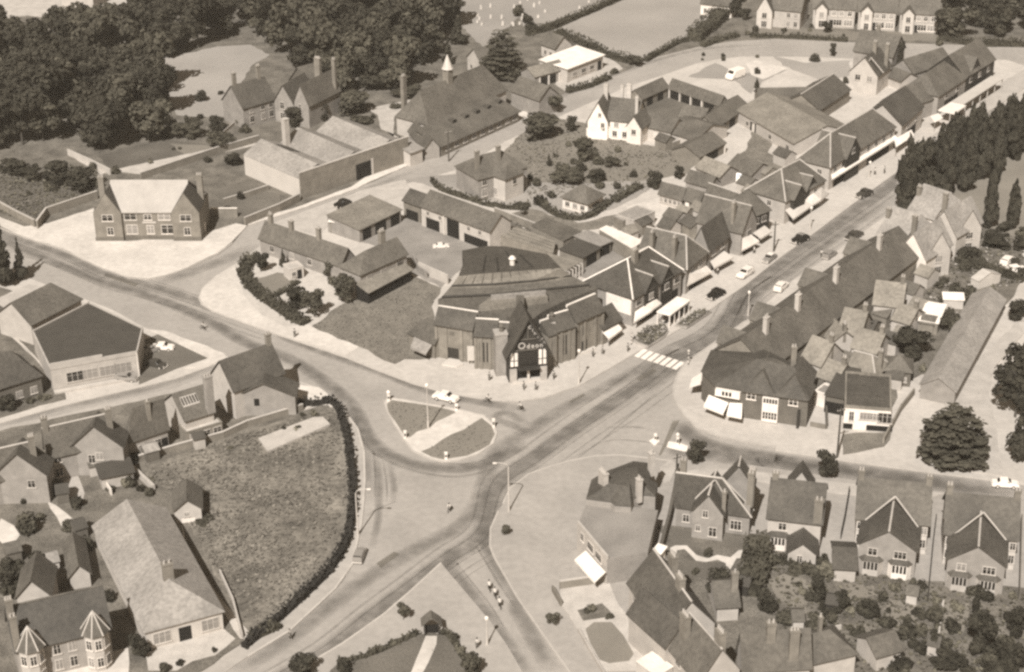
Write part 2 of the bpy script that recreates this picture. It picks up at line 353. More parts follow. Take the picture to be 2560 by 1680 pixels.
def patch(name, px, m, dz=.006, **k):
    _z[0] += .002
    if m in ('grass', 'lawn', 'drygrass', 'garden', 'earth', 'rough', 'path', 'yard', 'pale'):          # worn, uneven edges
        j = .45 if m not in ('path', 'pale') else .16; q = [G(p) for p in px]; out = []
        for i in range(len(q)):
            a, b = q[i], q[(i + 1) % len(q)]; n = max(1, int((b - a).length / 2.2)); d = (b - a).normalized(); s = Vector((-d.y, d.x, 0)); out.append(a)
            for t in range(1, n): out.append(a + (b - a) * (t / n) + s * edge_rnd.uniform(-j, j))
        pts = ccw([(p.x, p.y) for p in out]); mb = MB(); mb.solid([(x, y, .06) for x, y in pts], [(x, y, _z[0]) for x, y in pts]); return tag(mb.build(name, m), kind='structure')
    return sheet(name, px, m, .06, _z[0], **k)
patch('grass', many(B2, 1178, 718, 1222, 686, 1500, 726, 1640, 750, 1735, 775, 1765, 790, 1375, 1002, 1330, 990, 1245, 860), 'lawn')
patch('grass', many(B2, 1470, 1122, 1985, 838, 2070, 905, 2095, 975, 2050, 1065, 1860, 1158, 1660, 1190, 1560, 1168), 'lawn')
# block of the picture house, depot and shops
patch('forecourt', [(500, 744), (508, 761), (533, 777), (620, 809), (698, 836), (864, 890), (905, 862), (760, 810), (718, 822), (655, 790), (612, 742), (600, 690), (602, 662), (545, 690), (508, 724)], 'pale')
patch('ground', many(B2, 540, 58, 930, 228, 1250, 380, 1330, 338, 1570, 330) + many(B1, 1640, 1560, 1560, 1250, 1640, 1090, 1380, 985, 1000, 1130, 700, 1290), 'earth')
patch('lawn', many(B1, 40, 1020, 250, 960, 400, 985, 410, 1025, 200, 1150, 70, 1060), 'lawn')
patch('yard', many(B1, 950, 700, 1000, 560, 1300, 480, 1420, 520, 1850, 700, 2050, 720, 1640, 1090, 1390, 970, 1340, 800), 'yard')
patch('path', many(B1, 200, 545, 1000, 250, 1340, 170, 1400, 300, 800, 430, 600, 650), 'path')
patch('garden', many(B1, 1340, 170, 1780, 120, 2377, 20) + many(C1, 300, 120, 550, 0, 1300, 60, 1450, 130, 1240, 290, 1000, 420, 600, 520, 300, 420, 0, 380), 'drygrass')
patch('garden', many(C0, 200, 1150, 520, 1010, 760, 1050, 1100, 1200, 1520, 1280, 1720, 1340, 1650, 1470, 1250, 1540, 700, 1560, 300, 1560, 60, 1300), 'lawn')
patch('ground', many(C1, 0, 480, 300, 420, 700, 540, 1150, 440, 1200, 540, 740, 600, 560, 720, 430, 800, 300, 700, 0, 600), 'earth')
patch('ground', many(C1, 0, 720, 60, 520, 300, 560, 600, 680, 440, 800, 200, 760), 'garden')
patch('yard', many(C0, 1250, 850, 1460, 765, 1880, 890, 1560, 1010, 1250, 1000), 'grass')
patch('yard', many(D0, 30, 1250, 100, 1000, 250, 1150, 200, 1300, 420, 1400, 100, 1500, -120, 1400), 'earth')
patch('yard', many(C0, 1630, 655, 1860, 540, 2080, 640, 2377, 560) + many(D0, 350, 600, 150, 700, 60, 800, -80, 690), 'drygrass')
patch('forecourt', many(D0, 20, 545, 110, 515, 370, 585, 160, 680, 60, 640), 'pale')
patch('garden', many(D0, 250, 480, 520, 540, 900, 520, 900, 640, 700, 700, 480, 620, 330, 560), 'drygrass')
patch('forecourt', many(D0, 1180, 640, 1400, 600, 1550, 640, 1380, 760, 1230, 750), 'pale')
patch('yard', many(C1, 1100, 400, 1480, 300, 1700, 380, 1620, 520, 1250, 560), 'pale')
patch('yard', many(C1, 640, 960, 850, 790, 1150, 760, 1160, 800, 1000, 900, 760, 1010), 'yard')
# police station forecourt and everything beyond
patch('forecourt', [(0, 566), (59, 592), (156, 622), (259, 672), (324, 694), (371, 698), (412, 690), (471, 669), (545, 634), (580, 606), (618, 566), (590, 560), (510, 585), (320, 605), (245, 600), (240, 560), (235, 522), (120, 560), (60, 568), (-60, 520), (-150, 516)], 'pale')
patch('pavement', many(B1, 0, 560, 440, 420, 930, 245, 1030, 190) + many(B0, 1100, 1520, 2280, 1010, 2340, 990, 2377, 1000, 2377, 940, 2270, 965, 1010, 1500, 880, 1590, 400, 1770, 0, 1880), 'pale')
patch('lawn', many(A0, 1150, 565, 1330, 495, 1600, 455, 1850, 400, 2120, 385, 2290, 470, 2140, 560, 2050, 700, 2000, 860, 2040, 1000, 1800, 1000, 1500, 980, 1430, 820, 1350, 760, 1290, 640), 'drygrass')
patch('garden', many(A0, 950, 1440, 830, 1330, 1150, 1240, 1400, 1190, 1800, 1240, 1870, 1290, 1300, 1490), 'grass')
patch('garden', many(A0, 1440, 1225, 1800, 1245, 1870, 1290, 1620, 1360), 'lawn')
patch('garden', many(A1, -50, 440, -50, 160, 250, 180, 600, 250, 850, 310, 410, 460, 300, 560, 150, 510), 'grass')
patch('garden', many(A1, 1780, 265, 2130, 170, 2300, 260, 1900, 360), 'grass')
patch('garden', many(A1, 1900, 375, 2300, 275, 2377, 300, 2377, 390, 2050, 480, 1850, 450), 'grass')
patch('path', many(A0, 2080, 1210, 2200, 1190, 2200, 1230, 1850, 1310) + many(A0, 1300, 1500, 950, 1450), 'path')
patch('path', many(A0, 600, 1330, 740, 1370, 900, 1470, 860, 1490), 'path')
patch('yard', many(B0, 1000, 930, 1400, 850, 1500, 900, 1240, 1000, 1240, 1170, 1370, 1190, 1480, 1250, 1500, 1330, 1360, 1210, 1130, 1100, 1100, 980), 'path')
patch('grass', many(C0, 480, 265, 1080, 5, 1500, -40, 1910, -5, 1930, 110, 1740, 335, 1520, 385, 1275, 510, 1130, 520, 920, 470, 690, 355), 'drygrass')
patch('grass', many(C0, -400, 120, -100, -200, 1100, -200, 1060, 0, 400, 270, 270, 290, 200, 150, -100, 420), 'drygrass')
patch('path', many(C0, 600, 790, 1080, 590, 1010, 530, 930, 480, 620, 640, 540, 660, 500, 720), 'path')
patch('path', [(-200, -60), (260, -60), (320, 8), (190, 55), (70, 40), (-100, 60)], 'path')
patch('garden', many(D0, 20, 310, 900, 350, 1640, 350, 1640, 280, 900, 280, 30, 210), 'lawn')
# garage block on the left
patch('yard', many(A2, 1180, 555, 1170, 200, 1340, 130, 1760, 330, 1500, 420), 'darkasphalt')
patch('forecourt', many(A2, 1340, 118, 1240, 85, 1400, 100, 1690, 205, 1900, 290, 1920, 330, 1780, 390, 1560, 420, 1780, 330), 'pale')
patch('garden', [(-300, 600), (0, 720), (60, 745), (130, 770), (80, 835), (160, 975), (165, 1000), (-100, 1070), (-300, 1100)], 'garden')
patch('path', many(A2, 60, 110, 130, 150, 380, 400, 545, 590, 580, 640, 500, 600, 300, 340), 'path')
patch('forecourt', many(A1, -60, 1200, 250, 1430, 500, 1360, 520, 1330, 760, 1240, 400, 1100, 250, 1060), 'path')
# field and the houses in the lower left
patch('garden', [(-300, 1160), (0, 1080), (440, 985), (640, 925), (745, 1035), (820, 1010), (880, 1150), (880, 1290), (850, 1390), (770, 1480), (690, 1560), (560, 1640), (440, 1720), (-300, 1860)], 'garden')
patch('grass', [(330, 1180), (560, 1100), (745, 1045), (790, 1030), (835, 1020), (865, 1110), (880, 1200), (878, 1290), (858, 1370), (815, 1440), (745, 1505), (675, 1570), (625, 1600), (530, 1420), (430, 1230)], 'rough')
patch('path', many(A3, 1550, 330, 1610, 560, 1900, 980, 2120, 1240, 2110, 1300, 2040, 1290, 1830, 960, 1560, 520), 'path')
sheet('concrete_slab', many(B2, 90, 1030, 560, 850, 640, 850, 700, 910, 170, 1140), 'path', .06, .66, label='low pale concrete slab lying at the top of the rough field', cat='slab')
patch('forecourt', many(B2, 430, 560, 600, 580, 720, 680, 830, 785, 780, 790, 700, 735, 560, 730, 470, 780, 400, 640), 'pale')
patch('forecourt', many(A3, 1240, 1420, 1500, 1290, 1640, 1260, 1880, 1190, 2000, 1290, 1830, 1430, 1640, 1480, 1500, 1562, 1260, 1562), 'path')
for q in ((480, 1220, 620, 1200, 720, 1480, 700, 1562, 620, 1562), (0, 1300, 60, 1300, 160, 1560, 0, 1560)): patch('path', many(A2, *q), 'path')
patch('path', many(A3, 400, 120, 480, 160, 650, 300, 600, 350, 520, 330), 'pale'); patch('path', many(A3, 10, 270, 120, 330, 170, 410, 120, 480, 20, 480, -60, 400), 'pale')
patch('path', many(A3, 380, 1562, 600, 1480, 1090, 1370, 1100, 1500, 1090, 1600, 300, 1700), 'pale')
# lower right gardens
patch('ground', many(C3, 545, 860, 960, 800, 1040, 1000, 1200, 1240, 1450, 1500, 1400, 1562, 900, 1562, 700, 1230, 560, 1010), 'path')
patch('grass', many(C3, 760, 1210, 830, 1150, 980, 1150, 1080, 1260, 1170, 1420, 1130, 1480, 960, 1500, 880, 1470, 800, 1330), 'lawn')
patch('garden', many(C3, 690, 1050, 900, 990, 970, 1060, 930, 1110, 740, 1140), 'garden')
patch('garden', many(C3, 1370, 330, 1500, 330, 2200, 400, 2377, 330) + many(D3, 130, 500, 600, 640, 1500, 800, 2377, 860, 2700, 900) + [(2700, 1900), (1700, 1900)] + many(C3, 1480, 1562, 1400, 1000, 1500, 700), 'garden')
patch('lawn', many(C3, 1530, 640, 1640, 630, 1750, 640, 1960, 640, 1950, 760, 1800, 800, 1620, 740, 1520, 700), 'grass')
patch('path', many(C3, 1480, 520, 1520, 500, 1620, 500, 1700, 580, 1790, 610, 1880, 580, 1990, 600, 2060, 540, 2170, 530, 2160, 600, 2040, 610, 1990, 700, 1960, 740, 1950, 650, 1880, 620, 1780, 640, 1700, 630, 1600, 530, 1535, 540, 1520, 640, 1520, 700, 1485, 690), 'pale')
patch('yard', many(C3, 1480, 340, 1660, 380, 1680, 470, 1870, 500, 1930, 400, 2160, 440, 2160, 520, 1700, 510, 1480, 480), 'darkasphalt')
patch('lawn', many(D3, 210, 810, 330, 740, 520, 790, 570, 860, 540, 990, 400, 1030, 270, 930), 'lawn')
patch('lawn', many(D3, 1220, 960, 1470, 980, 1480, 1180, 1440, 1270, 1150, 1180), 'lawn')
patch('lawn', many(D3, 1700, 990, 1910, 990, 1880, 1200, 1850, 1260, 1660, 1250), 'lawn')
patch('lawn', many(D3, 850, 830, 1100, 840, 1130, 920, 900, 960), 'lawn')
patch('forecourt', many(C2, 1560, 1300, 1800, 1270, 2200, 1300) + many(D2, 500, 1345, 900, 1400, 1700, 1480, 1500, 1540, 800, 1480, 200, 1390) + many(C2, 1950, 1330), 'path')
patch('garden', many(C2, 1390, 1260, 1480, 1200, 1540, 1230, 1480, 1380, 1420, 1400), 'path')
# block of the long terrace, right
patch('ground', many(D2, 560, 690, 860, 720, 1250, 760, 1330, 560, 1500, 470, 1650, 450, 1900, 60, 2150, 0) + many(D1, 2377, 1000, 2377, 560, 1800, 400, 1400, 440, 1150, 640, 1000, 760, 800, 1100, 500, 1300) + many(D2, 200, 300), 'garden')
patch('path', many(D2, 1800, 600, 2030, 300, 2330, 20, 2600, 0) + many(D1, 2700, 1280, 2330, 1380) + many(D2, 2377, 120, 2130, 400, 2080, 640, 2150, 1000, 2200, 1330, 1900, 1290, 1700, 700), 'path')
patch('grass', many(D2, 840, 980, 1250, 960, 1190, 1080, 840, 1150), 'earth')
patch('ground', many(D1, 1700, 1100, 2080, 1060, 2100, 1110, 1850, 1320, 1780, 1290), 'earth')
patch('pavement', many(D0, 1480, 1560, 1300, 1560, 1330, 1420, 1540, 1200, 1750, 1050, 2200, 700, 2377, 600, 2600, 480, 2650, 560, 2377, 760, 2000, 1000), 'path')
patch('grass', many(D1, 1300, 430, 1500, 250, 2000, -200, 2377, -300, 2700, -300, 2700, 900, 2377, 700, 1900, 500, 1500, 500), 'lawn')
patch('grass', many(D0, 1680, 350, 2000, 380, 2377, 360, 2700, 360, 2700, -300, 1750, -300, 1650, 100), 'garden')
patch('grass', [(2620, 420), (3000, 300), (3000, 1180), (2700, 1380), (2630, 1330), (2610, 1080), (2650, 800)], 'grass')
patch('grass', [(-60, 1800), (-60, 1200), (-300, 1250), (-300, 1850)], 'garden')
# triangle with the memorial garden, bottom
patch('grass', many(B3, 700, 1562, 760, 1510, 960, 1460, 1250, 1350, 1450, 1260, 1560, 1240, 1680, 1270, 1780, 1400, 1900, 1600, 1900, 1760, 600, 1760), 'grass')
patch('path', many(B3, 1510, 1270, 1605, 1270, 1600, 1340, 1480, 1590, 1450, 1700, 1300, 1700, 1390, 1570), 'pale')
# road markings and wear
for k in range(7):
    x = 1180 + k * 52.5; y = 302 + k * 17.5
    _z[0] = .024
    sheet('road_marking', many(C2, x - 4, y + 4, x + 70, y - 54, x + 108, y - 42, x + 36, y + 17), 'sunwhite', .004, .098)
def wear_mat():
    m = bpy.data.materials.new('road_wear'); m.use_nodes = True; n = m.node_tree.nodes; l = m.node_tree.links; b = n['Principled BSDF']
    b.inputs['Base Color'].default_value = (.105, .094, .081, 1); b.inputs['Roughness'].default_value = .85
    uv = n.new('ShaderNodeAttribute'); uv.attribute_name = 'across'; tr = n.new('ShaderNodeBsdfTransparent'); ms = n.new('ShaderNodeMixShader')
    no = n.new('ShaderNodeTexNoise'); no.inputs['Scale'].default_value = .35; no.inputs['Detail'].default_value = 5
    mp = n.new('ShaderNodeMath'); mp.operation = 'MULTIPLY'; l.new(uv.outputs['Fac'], mp.inputs[0])
    r = n.new('ShaderNodeMapRange'); r.inputs[1].default_value = .3; r.inputs[2].default_value = .7; r.inputs[3].default_value = .35; r.inputs[4].default_value = 1
    g = n.new('ShaderNodeNewGeometry'); l.new(g.outputs['Position'], no.inputs['Vector']); l.new(no.outputs['Fac'], r.inputs[0]); l.new(r.outputs[0], mp.inputs[1])
    l.new(mp.outputs[0], ms.inputs[0]); l.new(tr.outputs[0], ms.inputs[1]); l.new(b.outputs[0], ms.inputs[2])
    l.new(ms.outputs[0], n['Material Output'].inputs['Surface']); MATS['road_wear'] = m
wear_mat()
wz = [.024]
def wear(px, wd, a=.75):
    pts = smooth_line([G(p) for p in px], 5); n = 7; v = []; f = []; at = []; wz[0] += .0012
    for i, p in enumerate(pts):
        d = pts[min(i + 1, len(pts) - 1)] - pts[max(i - 1, 0)]; d.z = 0; d.normalize(); nn = Vector((-d.y, d.x, 0))
        e = min(1, min(i, len(pts) - 1 - i) / 4.0)
        for k in range(n):
            u = k / (n - 1) * 2 - 1; q = p + nn * u * wd / 2; v.append((q.x, q.y, wz[0])); at.append(a * .85 * e * (1 - u * u) ** 1.2)
    for i in range(len(pts) - 1):
        for k in range(n - 1): f.append((i * n + k, i * n + k + 1, (i + 1) * n + k + 1, (i + 1) * n + k))
    me = bpy.data.meshes.new('road_wear'); me.from_pydata(v, [], f); x = me.attributes.new('across', 'FLOAT', 'POINT'); x.data.foreach_set('value', at)
    me.materials.append(MATS['road_wear']); me.update(); tag(link('road_wear', me), kind='structure')
main = many(D0, 2500, 560, 1900, 1000, 1350, 1420) + many(D1, 1280, 180, 900, 460, 500, 740, 170, 980, 0, 1110) + many(C2, 1900, 110, 1500, 330, 1290, 490, 1000, 700, 700, 900, 330, 1170, 20, 1400) + many(B3, 2000, 380, 1700, 600, 1400, 830, 1050, 1090, 700, 1370, 380, 1562, 0, 1780)
wear(main, 4.6, .75)
wear(many(D1, 1290, 290, 800, 640, 420, 920, 100, 1150) + many(C2, 1990, 150, 1650, 340, 1440, 480, 1200, 640), 3.6, .6)
wear(many(C2, 1560, 250, 1200, 430, 900, 590, 600, 740, 300, 930, 0, 1130) + many(B3, 1900, 230, 1500, 480, 1200, 650, 900, 850, 600, 1080, 250, 1340, -100, 1562), 3.8, .55)
wear(many(C1, 2377, 1000, 2100, 1200) + many(C2, 1750, 120, 1500, 240, 1330, 350), 3.4, .5)
west = many(A1, -150, 560, 200, 690, 550, 810, 850, 950, 1300, 1075, 1700, 1210, 2050, 1340, 2377, 1455)
wear(west + many(B2, 330, 150, 700, 290, 1100, 430, 1400, 550, 1700, 650, 2000, 700, 2300, 760), 3.2, .7)
wear(many(A1, -100, 640, 300, 800, 800, 1010, 1200, 1130, 1700, 1330) + many(B2, 0, 200, 350, 330, 700, 560, 900, 760, 1000, 960, 1150, 1120, 1400, 1225, 1700, 1262, 1950, 1235, 2200, 1130, 2377, 1040), 3.6, .75)
wear(many(B2, 500, 570, 760, 720, 900, 900, 980, 1080, 1010, 1300, 1020, 1562), 2.6, .35)
wear(many(B2, 1080, 1130, 1110, 1350, 1110, 1562) + many(B3, 1100, 300, 1040, 520), 1.6, .5)
wear(many(B2, 1200, 1200, 1240, 1400, 1230, 1562), 1.4, .45)
wear(many(B3, 1980, 300, 2050, 520, 2150, 720, 2300, 950) + many(C3, 180, 1020, 330, 1300, 480, 1562), 3.2, .6)
wear(many(B3, 1680, 600, 1780, 760, 1950, 970, 2100, 1180, 2250, 1400, 2377, 1600), 3.0, .6)
wear(many(C2, 1560, 860, 1620, 960, 1750, 1040, 1950, 1100, 2377, 1180) + many(D2, 300, 1190, 900, 1270, 1500, 1350, 2377, 1470), 4.6, .85)
wear(many(C2, 1500, 1050, 1560, 1120, 1800, 1150, 2200, 1215) + many(D2, 200, 1220, 800, 1300, 1500, 1390, 2377, 1510), 4.2, .7)
wear(many(C2, 300, 960, 150, 900, 0, 830) + many(B2, 2200, 790, 2377, 900), 2.4, .5)
wear(many(A1, 2200, 720, 1900, 850, 1600, 960, 1300, 1060), 4.5, .45)
wear(many(B1, 1500, 60, 900, 290, 500, 460, 150, 590), 2.0, .4)
wear(many(C0, 100, 1000, 600, 800, 1000, 640, 1400, 500, 1800, 410, 2300, 380), 2.4, .35)
wear(many(A2, 1850, 360, 1500, 510, 1000, 640, 500, 750, 0, 900), 3, .4)
# thinner tyre lines, seams and trench repairs
rl = random.Random(31)
def shifted(px, dx, dy): return [(x + dx, y + dy) for x, y in px]
for dx, dy, wd_, a_ in ((-14, -9, .5, .5), (10, 8, .5, .5), (22, 15, .35, .45), (-34, -20, .6, .35), (44, 27, .5, .35), (60, 36, .3, .4)): wear(shifted(main, dx, dy), wd_, a_)
for dx, dy, wd_, a_ in ((0, -14, .5, .45), (0, 12, .6, .5), (0, 24, .35, .45), (0, 36, .7, .3)): wear(shifted(west, dx, dy), wd_, a_)
for px, wd_, a_ in ((many(B2, 900, 800, 960, 1000, 1100, 1150, 1400, 1280, 1800, 1330, 2200, 1230), 1.0, .4), (many(B2, 820, 760, 900, 950, 960, 1150, 985, 1400, 975, 1562), .4, .5), (many(B2, 1060, 1080, 1080, 1300, 1070, 1562), .5, .5), (many(B2, 1140, 1160, 1175, 1380, 1180, 1562), .4, .5), (many(B2, 1500, 1200, 1900, 1220, 2150, 1120), .5, .4),
    (many(B3, 1000, 250, 1100, 180, 1300, 100), .5, .4), (many(C2, 100, 1300, 500, 1000, 900, 730, 1300, 480), .35, .5), (many(C2, 620, 1185, 860, 1050, 1200, 760, 1400, 580), .35, .5), (many(C2, 850, 920, 1150, 910, 1330, 930), .8, .35), (many(C2, 800, 1080, 1000, 1020, 1300, 1040, 1500, 1080), .5, .4), (many(B3, 1900, 440, 2000, 600, 2120, 800, 2300, 1060), .5, .5), (many(B3, 1760, 620, 1900, 800, 2060, 1000, 2200, 1230), .4, .4), (many(B3, 880, 690, 740, 860, 560, 1030, 300, 1230), .35, .5), (many(A1, 1100, 1000, 1500, 1110, 1900, 1270), .4, .5)): wear(px, wd_, a_)
for q, m_ in (((C2, 1190, 500, 1330, 410, 1370, 430, 1230, 520), 'patch'), ((C2, 620, 690, 740, 625, 760, 640, 640, 705), 'patch'), ((B3, 1090, 640, 1240, 540, 1290, 560, 1130, 680), 'patch'), ((B2, 1300, 480, 1500, 540, 1480, 560, 1280, 500), 'patch'), ((A1, 900, 960, 1180, 1050, 1150, 1075, 880, 985), 'patch'), ((B3, 1840, 440, 1990, 480, 1960, 540, 1800, 500), 'palepatch'), ((B3, 1220, 880, 1290, 840, 1400, 900, 1340, 950), 'palepatch'), ((C2, 1500, 860, 1560, 850, 1480, 1010, 1400, 1150, 1380, 1150), 'patch'), ((B1, 850, 330, 1000, 270, 1040, 290, 900, 350), 'palepatch')):
    _z[0] += .001; sheet('road_patch', many(*q), m_, .001, .006 + .001 * (_z[0] - .024) * 100)
# flower bed and planted ground by the crossing
def bed(px, label):
    pts = ccw([tuple(G(p))[:2] for p in px]); mb = MB(); mb.solid([(x, y, .1) for x, y in pts], [(x, y, .5) for x, y in pts]); o = mb.build('flower_bed', 'stone'); tag(o, label, 'flower bed')
    mb = MB(); cx = sum(p[0] for p in pts) / len(pts); cy = sum(p[1] for p in pts) / len(pts)
    mb.solid([(cx + (x - cx) * .94, cy + (y - cy) * .94, .49) for x, y in pts], [(cx + (x - cx) * .86, cy + (y - cy) * .86, .7) for x, y in pts]); mb.build('soil', 'garden', o)
    rnd = random.Random(5); mb = MB()
    import itertools
    def inside(x, y):
        r = False; j = len(pts) - 1
        for i in range(len(pts)):
            if (pts[i][1] > y) != (pts[j][1] > y) and x < (pts[j][0] - pts[i][0]) * (y - pts[i][1]) / (pts[j][1] - pts[i][1]) + pts[i][0]: r = not r
            j = i
        return r
    xs = [p[0] for p in pts]; ys = [p[1] for p in pts]
    for _ in range(900):
        x = rnd.uniform(min(xs), max(xs)); y = rnd.uniform(min(ys), max(ys))
        if not inside(cx + (x - cx) * 1.12, cy + (y - cy) * 1.12): continue
        r = rnd.uniform(.12, .3); z = .72 + rnd.uniform(0, .45); a = rnd.uniform(0, 6.3); t = rnd.uniform(-.5, .5)
        mb.poly([(x + r * math.cos(a + k * 1.571), y + r * math.sin(a + k * 1.571), z + t * r * math.cos(k * 1.571)) for k in range(4)], rnd.choice((0, 0, 1)))
    p = mb.build('plant', ['leafpale', 'flower'], o); p['kind'] = 'stuff'
bed(many(C2, 1150, 175, 1280, 75, 1440, 45, 1465, 110, 1440, 150, 1290, 245, 1200, 215), 'long raised flower bed on the pavement beside the striped crossing')
bed(many(C1, 1520, 1420, 1720, 1290, 1830, 1300, 1620, 1440), 'low pale flower bed at the kerb between shelter and crossing')
# kerb stones as pale lines
for nm, px in (('kerb', blk1[:32]), ('kerb', isl + isl[:1]), ('kerb', blk6[:11]), ('kerb', blk2[2:12]), ('kerb', blk4[3:17]), ('kerb', blk5[:9]), ('kerb', blk5[-9:]), ('kerb', blk7[:6])):
    pts = [G(p) for p in px]; L, R = strip(pts, .34); mb = MB()
    for i in range(len(pts) - 1):
        q = [R[i], R[i + 1], L[i + 1], L[i]]; mb.solid([(a.x, a.y, .02) for a in q], [(a.x, a.y, .155) for a in q])
    tag(mb.build(nm, 'kerb'), kind='structure')
# ---------------------------------------------------------------- the picture house on the corner
def cinema():
    E = EE
    mw, L = frame(E(1150, 1500), E(1540, 1460), 0)
    root = empty('picture_house', mw.to_translation(), 0, 'fan-shaped brick picture house with tall half-timbered gable entrance on the road corner', 'cinema')
    root.rotation_euler = mw.to_euler(); inv = mw.inverted()
    def P(*a): return [((a[i], a[i + 1]), a[i + 2]) for i in range(0, len(a), 3)]
    def pr(name, zb, m, *a): return prism(root, inv, name, [(E(x, y), z) for (x, y), z in P(*a)], zb, m)
    # auditorium: stepped roofs from the back down to the front
    pr('auditorium_roof', 0, 'slate', 620, 370, 12.2, 680, 215, 12.2, 655, 110, 12.0, 900, 62, 12.0, 1110, 65, 12.0, 1560, 150, 12.0, 1700, 292, 12.2)
    pr('clerestory_roof', 0, 'asbestos', 545, 482, 10.2, 622, 372, 12.15, 1698, 296, 12.15, 1808, 375, 10.2, 1400, 430, 10.2, 1000, 465, 10.2)
    pr('lean_to_roof', 0, 'midtile', 440, 600, 9.0, 540, 484, 9.9, 1000, 467, 9.9, 1400, 432, 9.9, 1812, 378, 9.9, 2000, 470, 9.0, 1500, 520, 9.0, 980, 575, 9.0)
    pr('flat_roof', 0, 'midtile', 400, 625, 8.2, 440, 602, 8.2, 980, 577, 8.2, 1500, 522, 8.2, 2000, 472, 8.2, 2085, 505, 8.2, 1740, 640, 8.2, 1500, 760, 8.2, 1400, 835, 8.2, 1180, 835, 8.2, 1130, 800, 8.2, 830, 740, 8.2)
    for x0, y0, x1, y1 in ((905, 165, 875, 335), (1020, 190, 1035, 330), (1265, 150, 1410, 295), (1120, 120, 1185, 240)):
        a, b = G(E(x0, y0), 12.15), G(E(x1, y1), 12.3); mb = MB(); mb.tube([a, b], .16, 5); mb.build('roof_batten', 'timber', root, inv.copy())
    p = G(E(1185, 260), 12.2); mb = MB(); mb.lathe([(.5, 12.2), (.5, 13.3), (.75, 13.5), (.45, 13.9), (.1, 14.1)], p.x, p.y, 10); mb.build('ventilator', 'white', root, inv.copy())
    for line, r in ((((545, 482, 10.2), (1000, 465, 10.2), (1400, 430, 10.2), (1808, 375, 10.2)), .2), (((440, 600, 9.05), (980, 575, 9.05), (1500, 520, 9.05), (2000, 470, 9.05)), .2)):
        mb = MB(); mb.tube([G(E(x, y), z) for x, y, z in line], r, 5); mb.build('gutter_shadow', 'timber', root, inv.copy())  # dark tubes along the roof steps paint in the gutters' shadow lines
    for u in range(1, 12):
        a, b = (622 + (1698 - 622) * u / 12, 372 - 76 * u / 12), (545 + (1808 - 545) * u / 12, 482 - 107 * (u / 12) ** 1.3); mb = MB(); mb.tube([G(E(*a), 12.17), G(E(*b), 10.21)], .06, 4); mb.build('roof_seam', 'midtile', root, inv.copy())
    # plant room range on the flat roof
    pr('plant_room', 8.1, 'asbestos', 830, 690, 9.4, 960, 600, 9.4, 1540, 535, 9.4, 1560, 600, 9.4, 1320, 640, 9.4, 980, 680, 9.4)
    pr('roof_duct', 9.3, 'paleroof', 960, 575, 10.1, 1540, 525, 10.1, 1540, 550, 10.1, 960, 600, 10.1)
    pr('lift_tower', 8.1, 'midtile', 1225, 660, 10.6, 1225, 580, 10.6, 1310, 580, 10.6, 1310, 660, 10.6)
    # street fronts: brick wall to the eave, tiled slope, white parapet
    def front(a, b, pa, pb, he=7.0, zt=9.6, wins=(), name='street_front'):
        A, B = G(E(*a), he), G(E(*b), he); d = (B - A); d.z = 0; Lf = d.length; d.normalize(); n = Vector((-d.y, d.x, 0))
        if n.y < 0: n = -n
        mw2 = Matrix.Translation((A.x, A.y, 0)) @ Matrix.Rotation(math.atan2(d.y, d.x), 4, 'Z'); m = inv @ mw2
        mb = MB(); mb.box(0, Lf, 0, 3.5, 0, he); f = mb.build(name, 'brick', root, m)
        mb = MB(); mb.solid([(-.1, -.45, he - .1), (Lf + .1, -.45, he - .1), (Lf + .1, 2.6, he - .1), (-.1, 2.6, he - .1)], [(-.1, -.44, he + .05), (Lf + .1, -.44, he + .05), (Lf + .1, 2.2, zt), (-.1, 2.2, zt)]); mb.build('tiled_slope', 'tile', root, m)
        mb = MB(); mb.box(-.12, Lf + .12, 2.21, 2.6, zt - .4, zt + .12); mb.build('parapet', 'sunwhite', root, m)
        for u, w_, z0, z1, mm in wins:
            mb = MB(); mb.box(u * Lf - w_ / 2, u * Lf + w_ / 2, -.06, .0, z0, z1); mb.build('window' if mm != 'timber' else 'door', mm, root, m)
        for u in (.04, .3, .7, .96):
            mb = MB(); mb.box(u * Lf - .25, u * Lf + .25, -.22, -.003, 0, he - .4); mb.build('pilaster', 'brick', root, m)
        return m, Lf
    front((365, 885), (770, 950), 0, 0, wins=((.45, 1.0, 5.2, 6.0, 'darkbrick'), (.47, 2.2, .15, 2.6, 'timber')))
    front((785, 1008), (1015, 1022), 0, 0, 6.9, 9.2, wins=((.25, .28, 1.6, 5.6, 'glass'), (.42, .28, 1.6, 5.6, 'glass'), (.58, .28, 1.6, 5.6, 'glass')))
    front((1640, 968), (1842, 908), 0, 0, 6.9, 9.2, wins=((.4, .28, 1.6, 5.6, 'glass'), (.56, .28, 1.6, 5.6, 'glass'), (.72, .28, 1.6, 5.6, 'glass')))
    front((1858, 868), (2150, 742), 0, 0, wins=((.3, 1.4, .3, 2.4, 'timber'), (.3, .8, 3.6, 6, 'glass')))
    front((1030, 1030), (1170, 1040), 0, 0, 6.9, 8.9); front((1560, 1010), (1640, 985), 0, 0, 6.9, 8.9)
    mb = MB()
    m2, L2 = frame(E(2035, 1060), E(2105, 1030), 1.2)
    mb = MB(); mb.box(0, L2, -.4, .3, 1.2, 6.0); mb.build('advertisement_panel', 'sunwhite', root, inv @ m2)
    # entrance gable
    he = 6.2; mg, Lg = frame(E(1145, 1190), E(1560, 1150), he); m = inv @ mg; rise = 6.6; D = (mg.inverted() @ G(E(1312, 650), he + rise)).y
